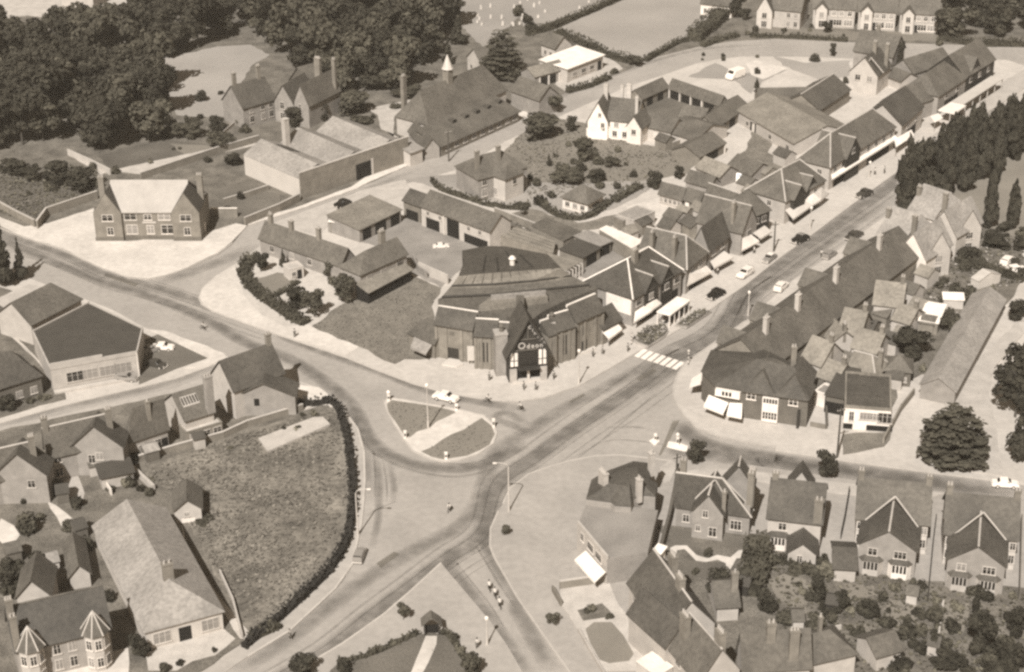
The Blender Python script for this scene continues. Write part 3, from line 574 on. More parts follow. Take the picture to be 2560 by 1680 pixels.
    mb = MB(); mb.box(0, Lg, .0, D, 0, .12); mb.box(0, .5, 0, D, .12, he); mb.box(Lg - .5, Lg, 0, D, .12, he); mb.box(.5, Lg - .5, 1.6, D, .12, he); mb.box(.5, Lg - .5, 0, 1.597, 3.1, he)
    mb.solid([(0, .1, he), (Lg, .1, he), (Lg, .4, he), (0, .4, he)], [(Lg / 2 - .01, .1, he + rise), (Lg / 2, .1, he + rise), (Lg / 2, .4, he + rise), (Lg / 2 - .01, .4, he + rise)])
    mb.build('entrance_gable', 'timber', root, m)
    P_, R_ = roof_polys('gy', Lg, D, he, rise, 0, 0, .7); mb = MB()
    for q in P_: mb.solid([(x, y, z + .02) for x, y, z in q], [(x, y, z + .25) for x, y, z in q])
    ro = mb.build('gable_roof', 'tile', root, m)
    mb = MB()
    for sgn in (0, 1):
        q = [(0, -.75, he - .6), (0, -.6, he - .6), (Lg / 2, -.6, he + rise), (Lg / 2, -.75, he + rise)]
        q = [(x if not sgn else Lg - x, y, z) for x, y, z in q]; mb.solid([(x, y, z - .25) for x, y, z in q], [(x, y, z + .2) for x, y, z in q])
    mb.build('bargeboard', 'timber', ro)
    # white infill panels, two storeys of them each side of the big window
    for x0 in (.04, .145, .76, .87):
        for z0, z1 in ((3.3, 4.3), (4.5, 6.0 if x0 < .7 else 6.3)):
            mb = MB(); mb.box(x0 * Lg + .06, (x0 + .085) * Lg, -.05, -.003, z0, z1); mb.build('infill_panel', 'sunwhite', root, m)
    for x0, z0, x1, z1 in ((.27, 6.5, .73, 6.5), (.3, 8.6, .7, 8.6), (.5, 8.7, .5, 11.8), (.08, 6.45, .25, 6.45)):
        mb = MB(); mb.tube([(x0 * Lg, -.08, z0), (x1 * Lg, -.08, z1)], .12, 4); mb.build('timber_beam', 'darkbrick', root, m)
    mb = MB(); mb.box(.27 * Lg, .73 * Lg, -.08, -.003, 3.25, 6.4); wf = mb.build('great_window', 'timber', root, m)
    mb = MB()
    for i in range(6):
        for j in range(4): x = .28 * Lg + i * (.45 * Lg / 6); mb.box(x + .05, x + .45 * Lg / 6 - .03, -.1, -.085, 3.35 + j * .76, 3.35 + j * .76 + .66)
    mb.build('pane', 'glass', wf)
    mb = MB(); mb.box(.22 * Lg, .78 * Lg, -1.3, -.1, 2.9, 3.12); mb.build('canopy', 'timber', root, m)
    for x0, x1 in ((.02, .2), (.8, .97)):
        mb = MB(); mb.box(x0 * Lg, x1 * Lg, -.35, -.003, .12, 2.85); mb.build('stone_pier', 'stone', root, m)
    mb = MB(); mb.box(.47 * Lg, .53 * Lg, -.2, .2, .12, 2.9); mb.build('column', 'concrete', root, m)
    mb = MB(); mb.box(.2 * Lg, .8 * Lg, .6, 1.59, .12, 2.9); mb.build('entrance', 'darkgap', root, m)
    # lettering: name above the window, smaller letters climbing the right slope
    def text(s, size, x, z, mat_='cream', off=.02):
        cu = bpy.data.curves.new('letter', 'FONT'); cu.body = s; cu.size = size; cu.extrude = .05; cu.offset = off; cu.align_x = 'CENTER'
        t = bpy.data.objects.new('tmp', cu); C.objects.link(t); dg = bpy.context.evaluated_depsgraph_get(); me = bpy.data.meshes.new_from_object(t.evaluated_get(dg)); bpy.data.objects.remove(t)
        me.materials.clear(); me.materials.append(M(mat_)); link('letter', me, root, m @ Matrix.Translation((x, -.12, z)) @ Matrix.Rotation(math.pi / 2, 4, 'X'))
    for i, ch in enumerate('Odeon'): text(ch, 1.75 if i == 0 else 1.25, Lg * .335 + i * .8 + (.4 if i else 0), 6.8)
    for i, ch in enumerate('CINEMA'): text(ch, .8, Lg * .54 + i * .52, 10.7 - i * .66)
    # chimney-like turrets either side
    for (bx, by), zt, wd in (((1075, 1435), 8.4, 2.2), ((1600, 1290), 8.0, 1.1)):
        g = inv @ G(E(bx, by)); mb = MB(); mb.box(g.x - wd / 2, g.x + wd / 2, g.y - .2, g.y + 2.0, 0, zt); tw = mb.build('turret', 'palebrick' if wd > 2 else 'brick', root)
        mb = MB(); mb.box(g.x - wd / 2 - .12, g.x + wd / 2 + .12, g.y - .32, g.y + 2.12, zt + .003, zt + .3); mb.build('turret_cap', 'stone', tw)
        mb = MB(); mb.lathe([(.45, zt + .3), (.4, zt + 1.3), (.6, zt + 1.4), (.2, zt + 1.9)], g.x + .2, g.y + .9, 8); mb.build('turret_pot', 'darkbrick', tw)
    # low shop wings
    block(root, inv, E(95, 975), E(362, 1088), 3.4, rise=2.6, D=6, h0=2, rm='tile')
    awning(root, inv, E(150, 1020), E(350, 1090), E(275, 1200), E(110, 1130), 3.2, 2.2, 'paleroof')
    block(root, inv, E(2140, 935), E(2330, 830), 3.6, rise=2.4, D=5, rm='tile')
    awning(root, inv, E(2130, 965), E(2290, 870), E(2345, 935), E(2200, 1045), 3.0, 2.2)
    for q in ((440, 1330, 530, 1255, 600, 1260, 670, 1330, 600, 1355), (1185, 1530, 1250, 1440, 1480, 1420, 1530, 1480), (1900, 1220, 1960, 1140, 2050, 1140, 2070, 1160)):
        sheet('entrance_step', many(E, *q), 'whiteroof', .05, .42, label={440: 'pale fan-shaped step below the left side door of the picture house', 1185: 'pale steps in front of the timbered entrance gable', 1900: 'pale fan-shaped step below the right side door of the picture house'}[q[0]], cat='step')
    mb = MB(); g = G(E(765, 1320)); mb.box(g.x - .9, g.x + .9, g.y, g.y + .12, .9, 3.9); mb.box(g.x - .8, g.x - .65, g.y + .02, g.y + .1, .1, .897); mb.box(g.x + .65, g.x + .8, g.y + .02, g.y + .1, .1, .897)
    tag(mb.build('notice_board', 'whiteroof'), 'white notice board standing by the left front of the picture house', 'notice board')
cinema()
W2 = lambda *u: (('f', u, 1.1, 1.2, 1.4), ('f', u, 3.7, 1.2, 1.3))
# ---------------------------------------------------------------- police station
def station():
    P0, P1 = A1(820, 692), A1(1712, 692); mw, L = frame(P0, P1, 0)
    root = empty('police_station', mw.to_translation(), 0, 'two-storey brick public building with pale slate roof between two gabled wings', 'public building'); root.rotation_euler = mw.to_euler(); inv = mw.inverted()
    I = Matrix.Identity(4); wl = L * .262; D = 11.0; he = 6.6; zr = 11.6
    mb = MB(); mb.box(wl, L - wl, .7, D, 0, he); mb.build('wall', 'brick', root)
    for x0, x1 in ((0, wl - .003), (L - wl + .003, L)):
        mb = MB(); mb.box(x0, x1, 0, D, 0, he); cx = (x0 + x1) / 2
        mb.solid([(x0, 0, he), (x1, 0, he), (x1, .4, he), (x0, .4, he)], [(cx - .01, 0, zr - .6), (cx + .01, 0, zr - .6), (cx + .01, .4, zr - .6), (cx - .01, .4, zr - .6)]); mb.build('gabled_wing', 'brick', root)
        mb = MB()
        for s in (-1, 1):
            xe = x0 if s < 0 else x1
            q = [(xe, .2, he), (xe, D * .8, he), (cx, D * .55, zr - .6), (cx, .2, zr - .6)]
            q = q if s > 0 else q[::-1]
            mb.solid([(x, y, z - .1) for x, y, z in q], [(x, y, z + .1) for x, y, z in q])
        mb.build('wing_roof', 'slate', root)
    mb = MB()
    q = [(wl * .45, .35, he - .2), (L - wl * .45, .35, he - .2), (L - wl * .5, D / 2 + .4, zr), (wl * .5, D / 2 + .4, zr)]; mb.solid([(x, y, z) for x, y, z in q], [(x, y, z + .15) for x, y, z in q])
    q = [(L - .3, D + .3, he - .2), (.3, D + .3, he - .2), (wl * .5, D / 2 + .41, zr), (L - wl * .5, D / 2 + .41, zr)]; mb.solid([(x, y, z) for x, y, z in q], [(x, y, z + .15) for x, y, z in q])
    mb.build('roof', 'brightslate', root)
    for x, z, w_, h, b in ((.13, 4.7, 2.4, 1.5, 2), (.87, 4.7, 2.4, 1.5, 2), (.145, 1.5, 1.4, 1.8, 1), (.875, 1.5, 1.4, 1.8, 1)): window(root, Matrix.Translation((0, 0, 0)), x * L, z, w_, h)
    for x, z, w_, h in ((.34, 4.7, 2.6, 1.5), (.505, 4.7, 1.7, 1.3), (.66, 4.7, 2.6, 1.5), (.345, 1.5, 2.4, 2.1), (.52, 1.5, 1.6, 2.0), (.68, 1.5, 2.6, 2.1)): window(root, Matrix.Translation((0, .7, 0)), x * L, z, w_, h)
    mb = MB(); mb.box(.45 * L, .58 * L, .55, .69, 3.95, 4.35); mb.build('name_stone', 'cream', root)
    mb = MB(); mb.box(-.1, wl + .05, -.12, -.003, .1, 1.0); mb.box(L - wl - .05, L + .1, -.12, -.003, .1, 1.0); mb.box(wl + .06, L - wl - .06, .58, .697, .1, 1.0); mb.build('plinth', 'darkbrick', root)
    mb = MB(); mb.box(L + .003, L + .15, 4, 5, .2, 2.6); mb.build('door', 'white', root)
    chimney(root, I, L * .03, D * .62, 6, 11.8, 1.2, .9, 3); chimney(root, I, L * .97, D * .62, 6, 12.3, 1.2, .9, 3)
station()
# ---------------------------------------------------------------- upper left: villa, works, school
house('villa', 'large gabled brick villa with tall chimneys between the wood and the pale lawn', A0(2062, 915), B0(228, 835), 5.6, 'villa', rise=4.5, R=A0(1995, 722), rm='tile', wm='palebrick',
      wins=(('f', (.25, .6, .85), 1.2, 1.3, 1.7), ('f', (.25, .6, .85), 3.7, 1.2, 1.4)), chim=((.1, .5, 13, 2), (.85, .5, 13.2, 3)),
      wings=[dict(E0=B0(225, 850), E1=B0(385, 875), he=5.6, rise=4.2, roof='gy', D=10, rm='tile', wm='palebrick', wins=(('f', (.4,), 3.6, 1.2, 1.8), ('f', (.4,), .9, 1.4, 1.8))),
             dict(E0=B0(392, 860), E1=B0(512, 885), he=6.4, rise=4.6, roof='gy', D=13, rm='midtile', wm='palebrick', wins=(('f', (.4,), 4.0, .9, 2), ('f', (.4,), 1.2, 1.2, 1.8)), chim=((.1, .75, 14.5, 4, 1.6, .9), (.9, .9, 14.2, 2))),
             dict(E0=B0(512, 740), E1=B0(640, 705), he=6, rise=4.2, D=8, rm='midtile', wm='darkbrick')])
def works():
    E0, E1 = B0(440, 1490), B0(1360, 1180); he = 5.9; mw, L = frame(E0, E1, he); D = 21
    root = empty('works_building', mw.to_translation(), 0, 'wide brick works with blank parapet front, three pale shallow roofs and one dark doorway', 'works'); root.rotation_euler = mw.to_euler(); inv = mw.inverted()
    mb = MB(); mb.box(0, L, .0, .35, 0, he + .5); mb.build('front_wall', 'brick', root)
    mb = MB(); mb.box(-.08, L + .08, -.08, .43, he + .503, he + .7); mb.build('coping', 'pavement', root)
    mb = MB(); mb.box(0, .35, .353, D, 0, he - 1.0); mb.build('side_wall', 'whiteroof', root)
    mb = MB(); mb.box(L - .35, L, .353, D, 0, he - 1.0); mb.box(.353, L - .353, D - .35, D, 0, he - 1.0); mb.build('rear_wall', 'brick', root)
    n = 3; bw_ = L / n
    for i in range(n):
        x0 = i * bw_; mb = MB()
        for q in ([(x0, .36, he - 1), (x0 + bw_ / 2, .36, he + 1.1), (x0 + bw_ / 2, D + .2, he + 1.5), (x0, D + .2, he - 1)], [(x0 + bw_ / 2, .36, he + 1.1), (x0 + bw_, .36, he - 1), (x0 + bw_, D + .2, he - 1), (x0 + bw_ / 2, D + .2, he + 1.5)]):
            mb.solid(q, [(x, y, z + .12) for x, y, z in q])
        mb.build('roof', 'paleroof', root)
    x0 = bw_ * .55; zz = lambda x: he + 1.4 - (x - bw_ / 2) / (bw_ / 2) * 2.35 + .16
    mb = MB(); q = [(bw_ * .58, D * .55, zz(bw_ * .58)), (bw_ * .85, D * .55, zz(bw_ * .85)), (bw_ * .85, D * .8, zz(bw_ * .85)), (bw_ * .58, D * .8, zz(bw_ * .58))]; mb.solid(q, [(x, y, z + .1) for x, y, z in q]); mb.build('skylight', 'slate', root)
    mb = MB(); mb.box(.50 * L, .64 * L, -.06, -.003, .1, 3.9); mb.build('doorway', 'darkgap', root)
    mb = MB(); mb.box(.642 * L, .662 * L, -.12, -.003, .1, 4.2); mb.build('door_jamb', 'cream', root)
    q = inv @ G(B0(325, 1185), 6.5); chimney(root, Matrix.Identity(4), max(1.0, q.x), min(q.y, D - 1), 4, 11.5, 1.3, 1.3, 0, 'cream')
works()
house('lean_to_shed', 'small white-walled annexe against the right end of the works', B0(1375, 1300), B0(1480, 1262), 3.4, 'annexe', rise=1, roof='mono', D=5, wm='render', rm='paleroof')
house('school_hall', 'long school hall with steep hipped roof, five dark roof vents and white-capped cupola', B0(1530, 1050), B0(2190, 757), 5.0, 'school', rise=6.2, Dp=B0(1290, 965), h0=3.2, h1=3.0, rm='midtile', wm='cream', chim=((.06, .9, 14.5, 2, 1.2, 1.0),),
      wings=[dict(E0=B0(1642, 1238), E1=B0(2297, 946), he=2.7, rise=2.25, roof='mono', R=B0(1545, 1052), rm='midtile', wm='brick', wins=(('f', (.08, .19, .3, .41, .52, .63, .74, .85, .95), .9, 1.6, 1.4),), oh=.5)])
def school_bits():
    r = bpy.data.objects['school_hall']; mw, L = frame(B0(1530, 1050), B0(2190, 757), 5.0); inv = mw.inverted()
    q = inv @ G(B0(1290, 965), 5.0); D = q.y; x = (inv @ G(B0(1770, 700), 11)).x
    mb = MB(); mb.box(x - .9, x + .9, D / 2 - .9, D / 2 + .9, 10.0, 14.0); c = mb.build('cupola', 'brick', r)
    mb = MB(); mb.lathe([(1.5, 14.0), (1.25, 14.4), (.5, 16.4), (.05, 17.6)], x, D / 2, 8); mb.build('cupola_cap', 'render', c)
    for px in ((1730, 1035), (1835, 995), (1930, 955), (2025, 915), (2120, 872)):
        
        lo, hi = 2.7, 9.0; s1 = 2.25 / abs((inv @ G(B0(1642, 1238), 2.7)).y); s2 = 6.2 / (D / 2)
        for _ in range(30):
            z = (lo + hi) / 2; g = inv @ G(B0(*px), z); rz = 5 + g.y * (s1 if g.y < 0 else s2)
            if z > rz: hi = z
            else: lo = z
        x, y = g.x, g.y; mb = MB(); mb.box(x - .75, x + .75, y - .9, y + .6, z - .6, z + .75); v = mb.build('roof_vent', 'tile', r)
        mb = MB(); mb.box(x - .65, x + .65, y - .94, y - .903, z + .05, z + .68); mb.build('louvre', 'darkgap', v)
school_bits()
house('school_annexe', 'low dark-roofed annexe in front of the school hall\'s left gable', B0(1500, 1262), B0(1625, 1245), 2.8, 'annexe', rise=2.2, roof='gy', D=13, rm='midtile', wm='palebrick')
house('school_store', 'plain gabled building with pale side wall right of the school hall', C0(128, 765), C0(365, 848), 4.6, 'building', rise=2.8, R=C0(262, 668), rm='midtile', wm='palebrick')
house('cottage', 'pale gable-ended cottage behind the cupola of the school hall', B0(1862, 480), B0(1980, 535), 3.8, 'cottage', rise=3, roof='gy', D=8, wm='cream', rm='midtile', wins=(('f', (.3, .7), 1, 1, 1.2),))
house('white_workshop', 'bright white flat-roofed workshop beside the dry field', C0(605, 585), C0(908, 468), 4.0, 'workshop', roof='mono', rise=.5, D=9.5, wm='cream', rm='sunwhite', doors=(('f', .9, 1.5, 2.6, 'darkgap'),), wins=(('f', (.2, .45, .68), 1.3, 1.8, 1.2),), oh=.5)
house('open_store', 'grey-roofed store with dark open front left of the white workshop', C0(330, 650), C0(585, 582), 3.2, 'store', rise=1.6, R=C0(410, 540), wm='palebrick', rm='asbestos', gaps=(('f', .3, 2.2, .2, 2.5), ('f', .6, 2, .2, 2.5)), posts=(('f', (.15, .45, .8), 2.6),))
house('small_house', 'small pale gabled house behind the cedar by the cemetery', C0(385, 370), C0(500, 410), 3.6, 'house', rise=2.6, D=6, wm='render', rm='midtile', wins=(('f', (.3, .7), 1, 1, 1.2),))
# ---------------------------------------------------------------- depot yard
house('depot_barn', 'long narrow barn with tiled roof along the depot yard entrance', B1(100, 657), B1(785, 890), 3.6, 'barn', rise=2.9, R=B1(540, 648), wm='palebrick', rm='midtile', wins=(('f', (.15, .4, .62), 1.2, 1.2, 1.4),), chim=((.06, .5, 8.3), (.32, .5, 8.2), (.66, .5, 8.6)))
house('depot_house', 'hipped depot house with long veranda roof on the yard corner', B1(952, 968), B1(1345, 794), 5.4, 'house', rise=2.6, Dp=B1(790, 895), h0=4, wm='palebrick', rm='midtile', wins=(('f', (.2, .5, .85), 3.4, 1.8, 1.3),), chim=((.72, .55, 10.5, 3, 1.3, .9),),
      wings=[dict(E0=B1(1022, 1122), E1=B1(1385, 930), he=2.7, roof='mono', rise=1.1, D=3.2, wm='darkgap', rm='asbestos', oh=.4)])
house('porch_hut', 'small square white-framed porch hut below the barn', B1(350, 935), B1(470, 905), 2.6, 'hut', roof='flat', D=3, wm='render', rm='cream', par=.2, doors=(('f', .7, 1, 2, 'darkgap'),), wins=(('f', (.3,), 1, .9, 1),))
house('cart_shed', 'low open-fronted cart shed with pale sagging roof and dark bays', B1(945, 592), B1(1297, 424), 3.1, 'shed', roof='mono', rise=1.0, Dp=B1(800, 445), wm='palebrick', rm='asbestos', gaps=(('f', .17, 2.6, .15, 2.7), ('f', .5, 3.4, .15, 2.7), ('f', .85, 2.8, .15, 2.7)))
house('yard_hut', 'tiny brick hut with white roof at the end of the cart shed', B1(695, 520), B1(785, 530), 2.9, 'hut', roof='mono', rise=.6, D=2.2, wm='brick', rm='sunwhite')
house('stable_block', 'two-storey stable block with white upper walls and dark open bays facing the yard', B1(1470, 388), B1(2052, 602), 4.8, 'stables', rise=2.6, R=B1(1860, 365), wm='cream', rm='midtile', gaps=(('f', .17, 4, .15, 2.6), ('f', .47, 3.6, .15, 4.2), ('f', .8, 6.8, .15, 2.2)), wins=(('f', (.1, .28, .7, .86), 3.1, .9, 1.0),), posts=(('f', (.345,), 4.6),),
      wings=[dict(E0=B1(1320, 340), E1=B1(1462, 390), he=4.2, rise=1.8, D=5, wm='brick', rm='tile', gaps=(('f', .5, 3.6, .15, 2.4),))])
house('corner_villa', 'hipped double-fronted villa with two chimneys inside the curved garden wall', B1(1955, 160), B1(2370, 55), 5.5, 'villa', rise=3.2, D=9.5, h0=4, h1=4, wm='palebrick', rm='midtile', wins=(('f', (.12, .85), 1.0, 1.5, 1.8), ('f', (.12, .5, .85), 3.6, 1.2, 1.4)), chim=((.12, .3, 10.6), (.55, .3, 10.6)),
      wings=[dict(E0=B1(2060, 118), E1=B1(2182, 160), he=5.5, rise=2.4, D=6, h0=2, h1=2, wm='render', rm='midtile', wins=(('f', (.3,), 1, 1.2, 1.6), ('r', (.5,), 3.4, 1.2, 1.4)))])
# ---------------------------------------------------------------- white inn, stables and yards behind the shops
house('white_inn', 'whitewashed inn with tall white chimneys and steep gables behind the shops', C0(950, 1010), C0(1190, 1035), 5.2, 'inn', rise=4.0, D=8.5, wm='sunwhite', rm='midtile', cm='render', wins=(('f', (.25, .6), 1, 1.2, 1.4), ('f', (.3,), 3.4, 1.2, 1.2)), chim=((.2, .9, 11, 2, .7, .6), (.5, .75, 12, 2, 1.0, .7), (.95, .2, 10.6, 2, .7, .6)),
      wings=[dict(E0=C0(780, 1015), E1=C0(948, 1030), he=5.0, rise=4.6, roof='gy', D=9, wm='sunwhite', rm='midtile', cm='render', wins=(('f', (.75,), 3.3, 1, 1.2), ('f', (.6,), 6.0, .8, .9)), chim=((.6, .7, 11.8, 2, 1.0, .7),)),
             dict(E0=C0(768, 1062), E1=C0(915, 1095), he=2.9, rise=1.5, D=4, wm='sunwhite', rm='midtile'),
             dict(E0=C0(1110, 1065), E1=C0(1230, 1085), he=4.6, rise=2.6, roof='gy', D=6, wm='sunwhite', rm='midtile', wins=(('f', (.5,), 2.6, 1.2, 1.3),)),
             dict(E0=C0(1235, 1065), E1=C0(1480, 1120), he=3.4, rise=2.2, D=7, wm='render', rm='midtile', doors=(('f', .5, 1.2, 2.2, 'white'),))])
STW = dict(wm='brick', rm='midtile')
house('stable_range', 'stable range with dark doorways along the street side of the inn yard', C0(1240, 836), C0(1462, 736), 2.9, 'stables', rise=1.9, R=C0(1330, 695), gaps=(('f', .3, 2.4, .2, 2.4), ('f', .7, 2.4, .2, 2.4)), **STW)
house('stable_range', 'stable range with white posts between open bays at the back of the inn yard', C0(1468, 740), C0(1895, 888), 2.9, 'stables', rise=1.9, R=C0(1700, 735), gaps=(('f', .12, 3, .2, 2.5), ('f', .34, 3, .2, 2.5), ('f', .56, 3, .2, 2.5), ('f', .8, 3.5, .2, 2.5)), posts=(('f', (.02, .23, .45, .67), 2.7),), **STW)
house('long_stable', 'long diagonal stable with dark openings between the two inn yards', C0(1872, 1078), C0(2140, 895), 2.9, 'stables', rise=2.0, R=C0(1990, 850), gaps=(('f', .2, 3, .2, 2.5), ('f', .5, 3.2, .2, 2.5), ('f', .8, 3.2, .2, 2.5)), **STW)
house('cart_house', 'low cart house with open end and one white post below the long stable', C0(1728, 1330), C0(1945, 1212), 2.7, 'outbuilding', rise=1.8, R=C0(1720, 1180), gaps=(('f', .5, 5, .2, 2.2),), posts=(('f', (.98,), 2.6),), **STW)
house('tiled_outhouse', 'pale-gabled outhouse between inn and diagonal stable', C0(1460, 1120), C0(1690, 1190), 2.9, 'outbuilding', rise=2.2, R=C0(1640, 1000), wm='cream', rm='midtile')
house('tiled_outhouse', 'small tiled outhouse in the middle of the inn yard', C0(1560, 985), C0(1750, 1020), 2.8, 'outbuilding', rise=2.0, D=6, wm='palebrick', rm='midtile')
house('yard_store', 'long low store with broad grey roof between van yard and shop parade', D0(-60, 935), D0(425, 1218), 3.2, 'store', rise=3.0, R=D0(430, 915), rm='asbestos', wm='cream', wins=(('f', (.2, .6, .9), .8, 1.3, 1.2),), gaps=(('f', .3, 2.6, .2, 2.4),), oh=.3)
house('yard_store', 'dark-doored lean-to store facing the second yard', D0(70, 1030), D0(250, 1100), 2.8, 'store', roof='mono', rise=.8, D=4, rm='paleroof', wm='render', gaps=(('f', .3, 1.6, .2, 2.2), ('f', .8, 1.6, .2, 2.2)))
house('low_barn', 'low tiled barn with long ridge beyond the van yard', D0(140, 880), D0(590, 870), 3, 'barn', rise=2.4, D=9, rm='midtile', wm='brick')
house('low_barn', 'dark-roofed workshop with pale verge behind the shop parade', D0(640, 930), D0(900, 760), 3.4, 'workshop', rise=3.0, D=10, rm='tile', wm='brick', cap='cream')
house('bungalow', 'white hexagonal-roofed bungalow behind a curved hedge', C1(565, 305), C1(778, 362), 3.0, 'bungalow', rise=2.2, D=6.2, h0=2.8, h1=2.8, wm='sunwhite', rm='midtile', wins=(('f', (.2, .5, .8), .9, 1.2, 1.1), ('r', (.5,), .9, 2.8, 1.1)), oh=.5)
# small houses and sheds between gardens and shops
house('yard_cottage', 'tile-roofed yard cottage with row of small windows beside the two dark bushes', C1(1388, 275), C1(1575, 325), 2.9, 'cottage', rise=2.0, R=C1(1480, 205), wm='cream', rm='midtile', wins=(('f', (.1, .3, .5, .7, .9), .9, .8, 1.1),))
house('yard_cottage', 'darker cottage adjoining on the right with one bright door', C1(1600, 325), C1(1725, 362), 2.9, 'cottage', rise=2.0, R=C1(1680, 250), wm='darkbrick', rm='midtile', doors=(('f', .2, 1, 2, 'sunwhite'),))
house('store_shed', 'small shed roof behind the yard cottages', C1(1612, 172), C1(1815, 228), 2.8, 'shed', rise=1.8, R=C1(1740, 110), wm='palebrick', rm='midtile')
house('store_shed', 'pale-verged shed left of the corner shop with front gables', C1(1785, 292), C1(2012, 372), 2.8, 'shed', rise=2.2, R=C1(1940, 245), wm='palebrick', rm='midtile', cap='cream')
house('store_shed', 'low store between shop yard and old cart house', D1(-140, 50), D1(60, 130), 2.8, 'shed', rise=2.0, D=7, wm='palebrick', rm='midtile')
house('store_shed', 'grey shed below the yard store wall', C0(1700, 1420), C0(1900, 1500), 2.8, 'shed', rise=1.8, D=6, wm='palebrick', rm='asbestos')
house('flat_store', 'flat-roofed pale store in the shop yard', C1(1170, 520), C1(1350, 440), 3, 'store', roof='flat', D=5, wm='cream', rm='paleroof', par=.2)
# market sheds
house('market_shed', 'pale flat-roofed market shed joining the white roof', C1(870, 735), C1(975, 690), 2.8, 'shed', roof='mono', rise=.3, Dp=C1(745, 620), wm='brick', rm='paleroof', gaps=(('f', .5, 3, .2, 2.5),))
house('market_shed', 'dark square felt-roofed shed among the market roofs', C1(738, 828), C1(882, 745), 2.8, 'shed', roof='mono', rise=.3, Dp=C1(592, 738), wm='brick', rm='felt', gaps=(('f', .5, 3.5, .2, 2.5),))
def pergola():
    mw, L = frame(C1(630, 950), C1(740, 880), 2.7); root = empty('open_lean_to', mw.to_translation(), 0, 'open lean-to with bare rafters and posts behind the picture house', 'lean-to'); root.rotation_euler = mw.to_euler(); inv = mw.inverted()
    q = mw.inverted() @ G(C1(455, 790), 2.7); D = q.y
    mb = MB(); mb.box(-.1, L + .1, .8, D, 2.75, 2.9); mb.build('roof', 'asbestos', root)
    for i in range(5):
        x = L * i / 4; mb = MB(); mb.box(x - .12, x + .12, .0, .25, .1, 2.6); mb.build('post', 'cream', root)
        mb = MB(); mb.box(x - .08, x + .08, 0, D, 2.603, 2.74); mb.build('rafter', 'cream', root)
    mb = MB(); mb.box(0, L, D - .2, D, 0, 2.6); mb.build('wall', 'brick', root)
pergola()
# ---------------------------------------------------------------- shops on the main road
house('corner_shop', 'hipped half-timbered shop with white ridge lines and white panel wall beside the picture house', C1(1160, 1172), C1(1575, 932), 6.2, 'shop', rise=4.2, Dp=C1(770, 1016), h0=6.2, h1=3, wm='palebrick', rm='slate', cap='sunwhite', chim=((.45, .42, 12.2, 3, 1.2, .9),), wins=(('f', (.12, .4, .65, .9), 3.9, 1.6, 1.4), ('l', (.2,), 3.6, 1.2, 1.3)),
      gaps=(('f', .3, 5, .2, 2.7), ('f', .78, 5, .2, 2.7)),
      wings=[dict(E0=C1(1265, 1118), E1=C1(1375, 1060), he=6.2, rise=2.6, roof='gy', D=5, rm='slate', wm='timber', cap='cream', wins=(('f', (.5,), 4, 1.4, 1.3),)), dict(E0=C1(1405, 1035), E1=C1(1500, 982), he=6.2, rise=2.6, roof='gy', D=5, rm='slate', wm='timber', cap='cream', wins=(('f', (.5,), 4, 1.4, 1.3),))],
      awnings=((C1(1180, 1290), C1(1275, 1225), C1(1325, 1275), C1(1170, 1375), 3.1, 2.3), (C1(1265, 1222), C1(1345, 1165), C1(1405, 1215), C1(1325, 1270), 3.1, 2.3)))
def panel():
    r = bpy.data.objects['corner_shop']; mw, L = frame(C1(1160, 1172), C1(1575, 932), 6.2); mb = MB(); mb.box(-.08, -.003, .3, 6.2, 2.4, 6.0); mb.build('white_panel', 'sunwhite', r)
panel()
house('shop', 'shop with steep clipped-gable roof, two side chimneys and one white awning', C1(1615, 920), C1(1790, 775), 5.8, 'shop', rise=4.6, roof='gy', R=C1(1320, 552), h0=2.5, wm='palebrick', rm='midtile', cap='cream', chim=((.12, .3, 11.2, 3, 1, .8), (.12, .75, 11.2, 3, 1, .8)), gaps=(('f', .5, 6, .2, 2.8),), wins=(('f', (.3, .7), 3.6, 1.6, 1.4),),
      awnings=((C1(1640, 965), C1(1785, 895), C1(1832, 945), C1(1622, 1060), 3.1, 2.2),))
house('shop', 'dark-roofed shop with striped grey awning, fourth from the picture house', C1(1808, 752), C1(1975, 622), 5.8, 'shop', rise=4.2, R=C1(1762, 560), wm='palebrick', rm='tile', wins=(('f', (.25, .7), 3.6, 1.6, 1.4),), gaps=(('f', .5, 6, .2, 2.8),),
      awnings=((C1(1818, 860), C1(1960, 775), C1(2015, 825), C1(1850, 915), 3.1, 2.2, 'whiteroof'),))
house('shop', 'shop with broad pale-ridged gable roof end-on to the main road and twin white awnings', C1(2085, 610), C1(2215, 520), 5.6, 'shop', rise=4.6, roof='gy', R=C1(1765, 310), wm='palebrick', rm='midtile', cap='cream', chim=((.15, .25, 11, 3),), wins=(('f', (.5,), 3.5, 1.8, 1.4),), gaps=(('f', .5, 5, .2, 2.8),),
      awnings=((C1(2090, 665), C1(2160, 630), C1(2235, 685), C1(2085, 765), 3.1, 2.2), (C1(2180, 620), C1(2280, 555), C1(2340, 605), C1(2245, 665), 3.1, 2.2, 'whiteroof')))
house('shop', 'small hipped shop with half-timbered gable left of the front-gabled shop', D1(60, 480), D1(220, 420), 5.6, 'shop', rise=3.6, D=9, h0=4, h1=2, wm='timber', rm='midtile', wins=(('f', (.3, .7), 3.4, 1.4, 1.3),), gaps=(('f', .5, 4, .2, 2.7),))
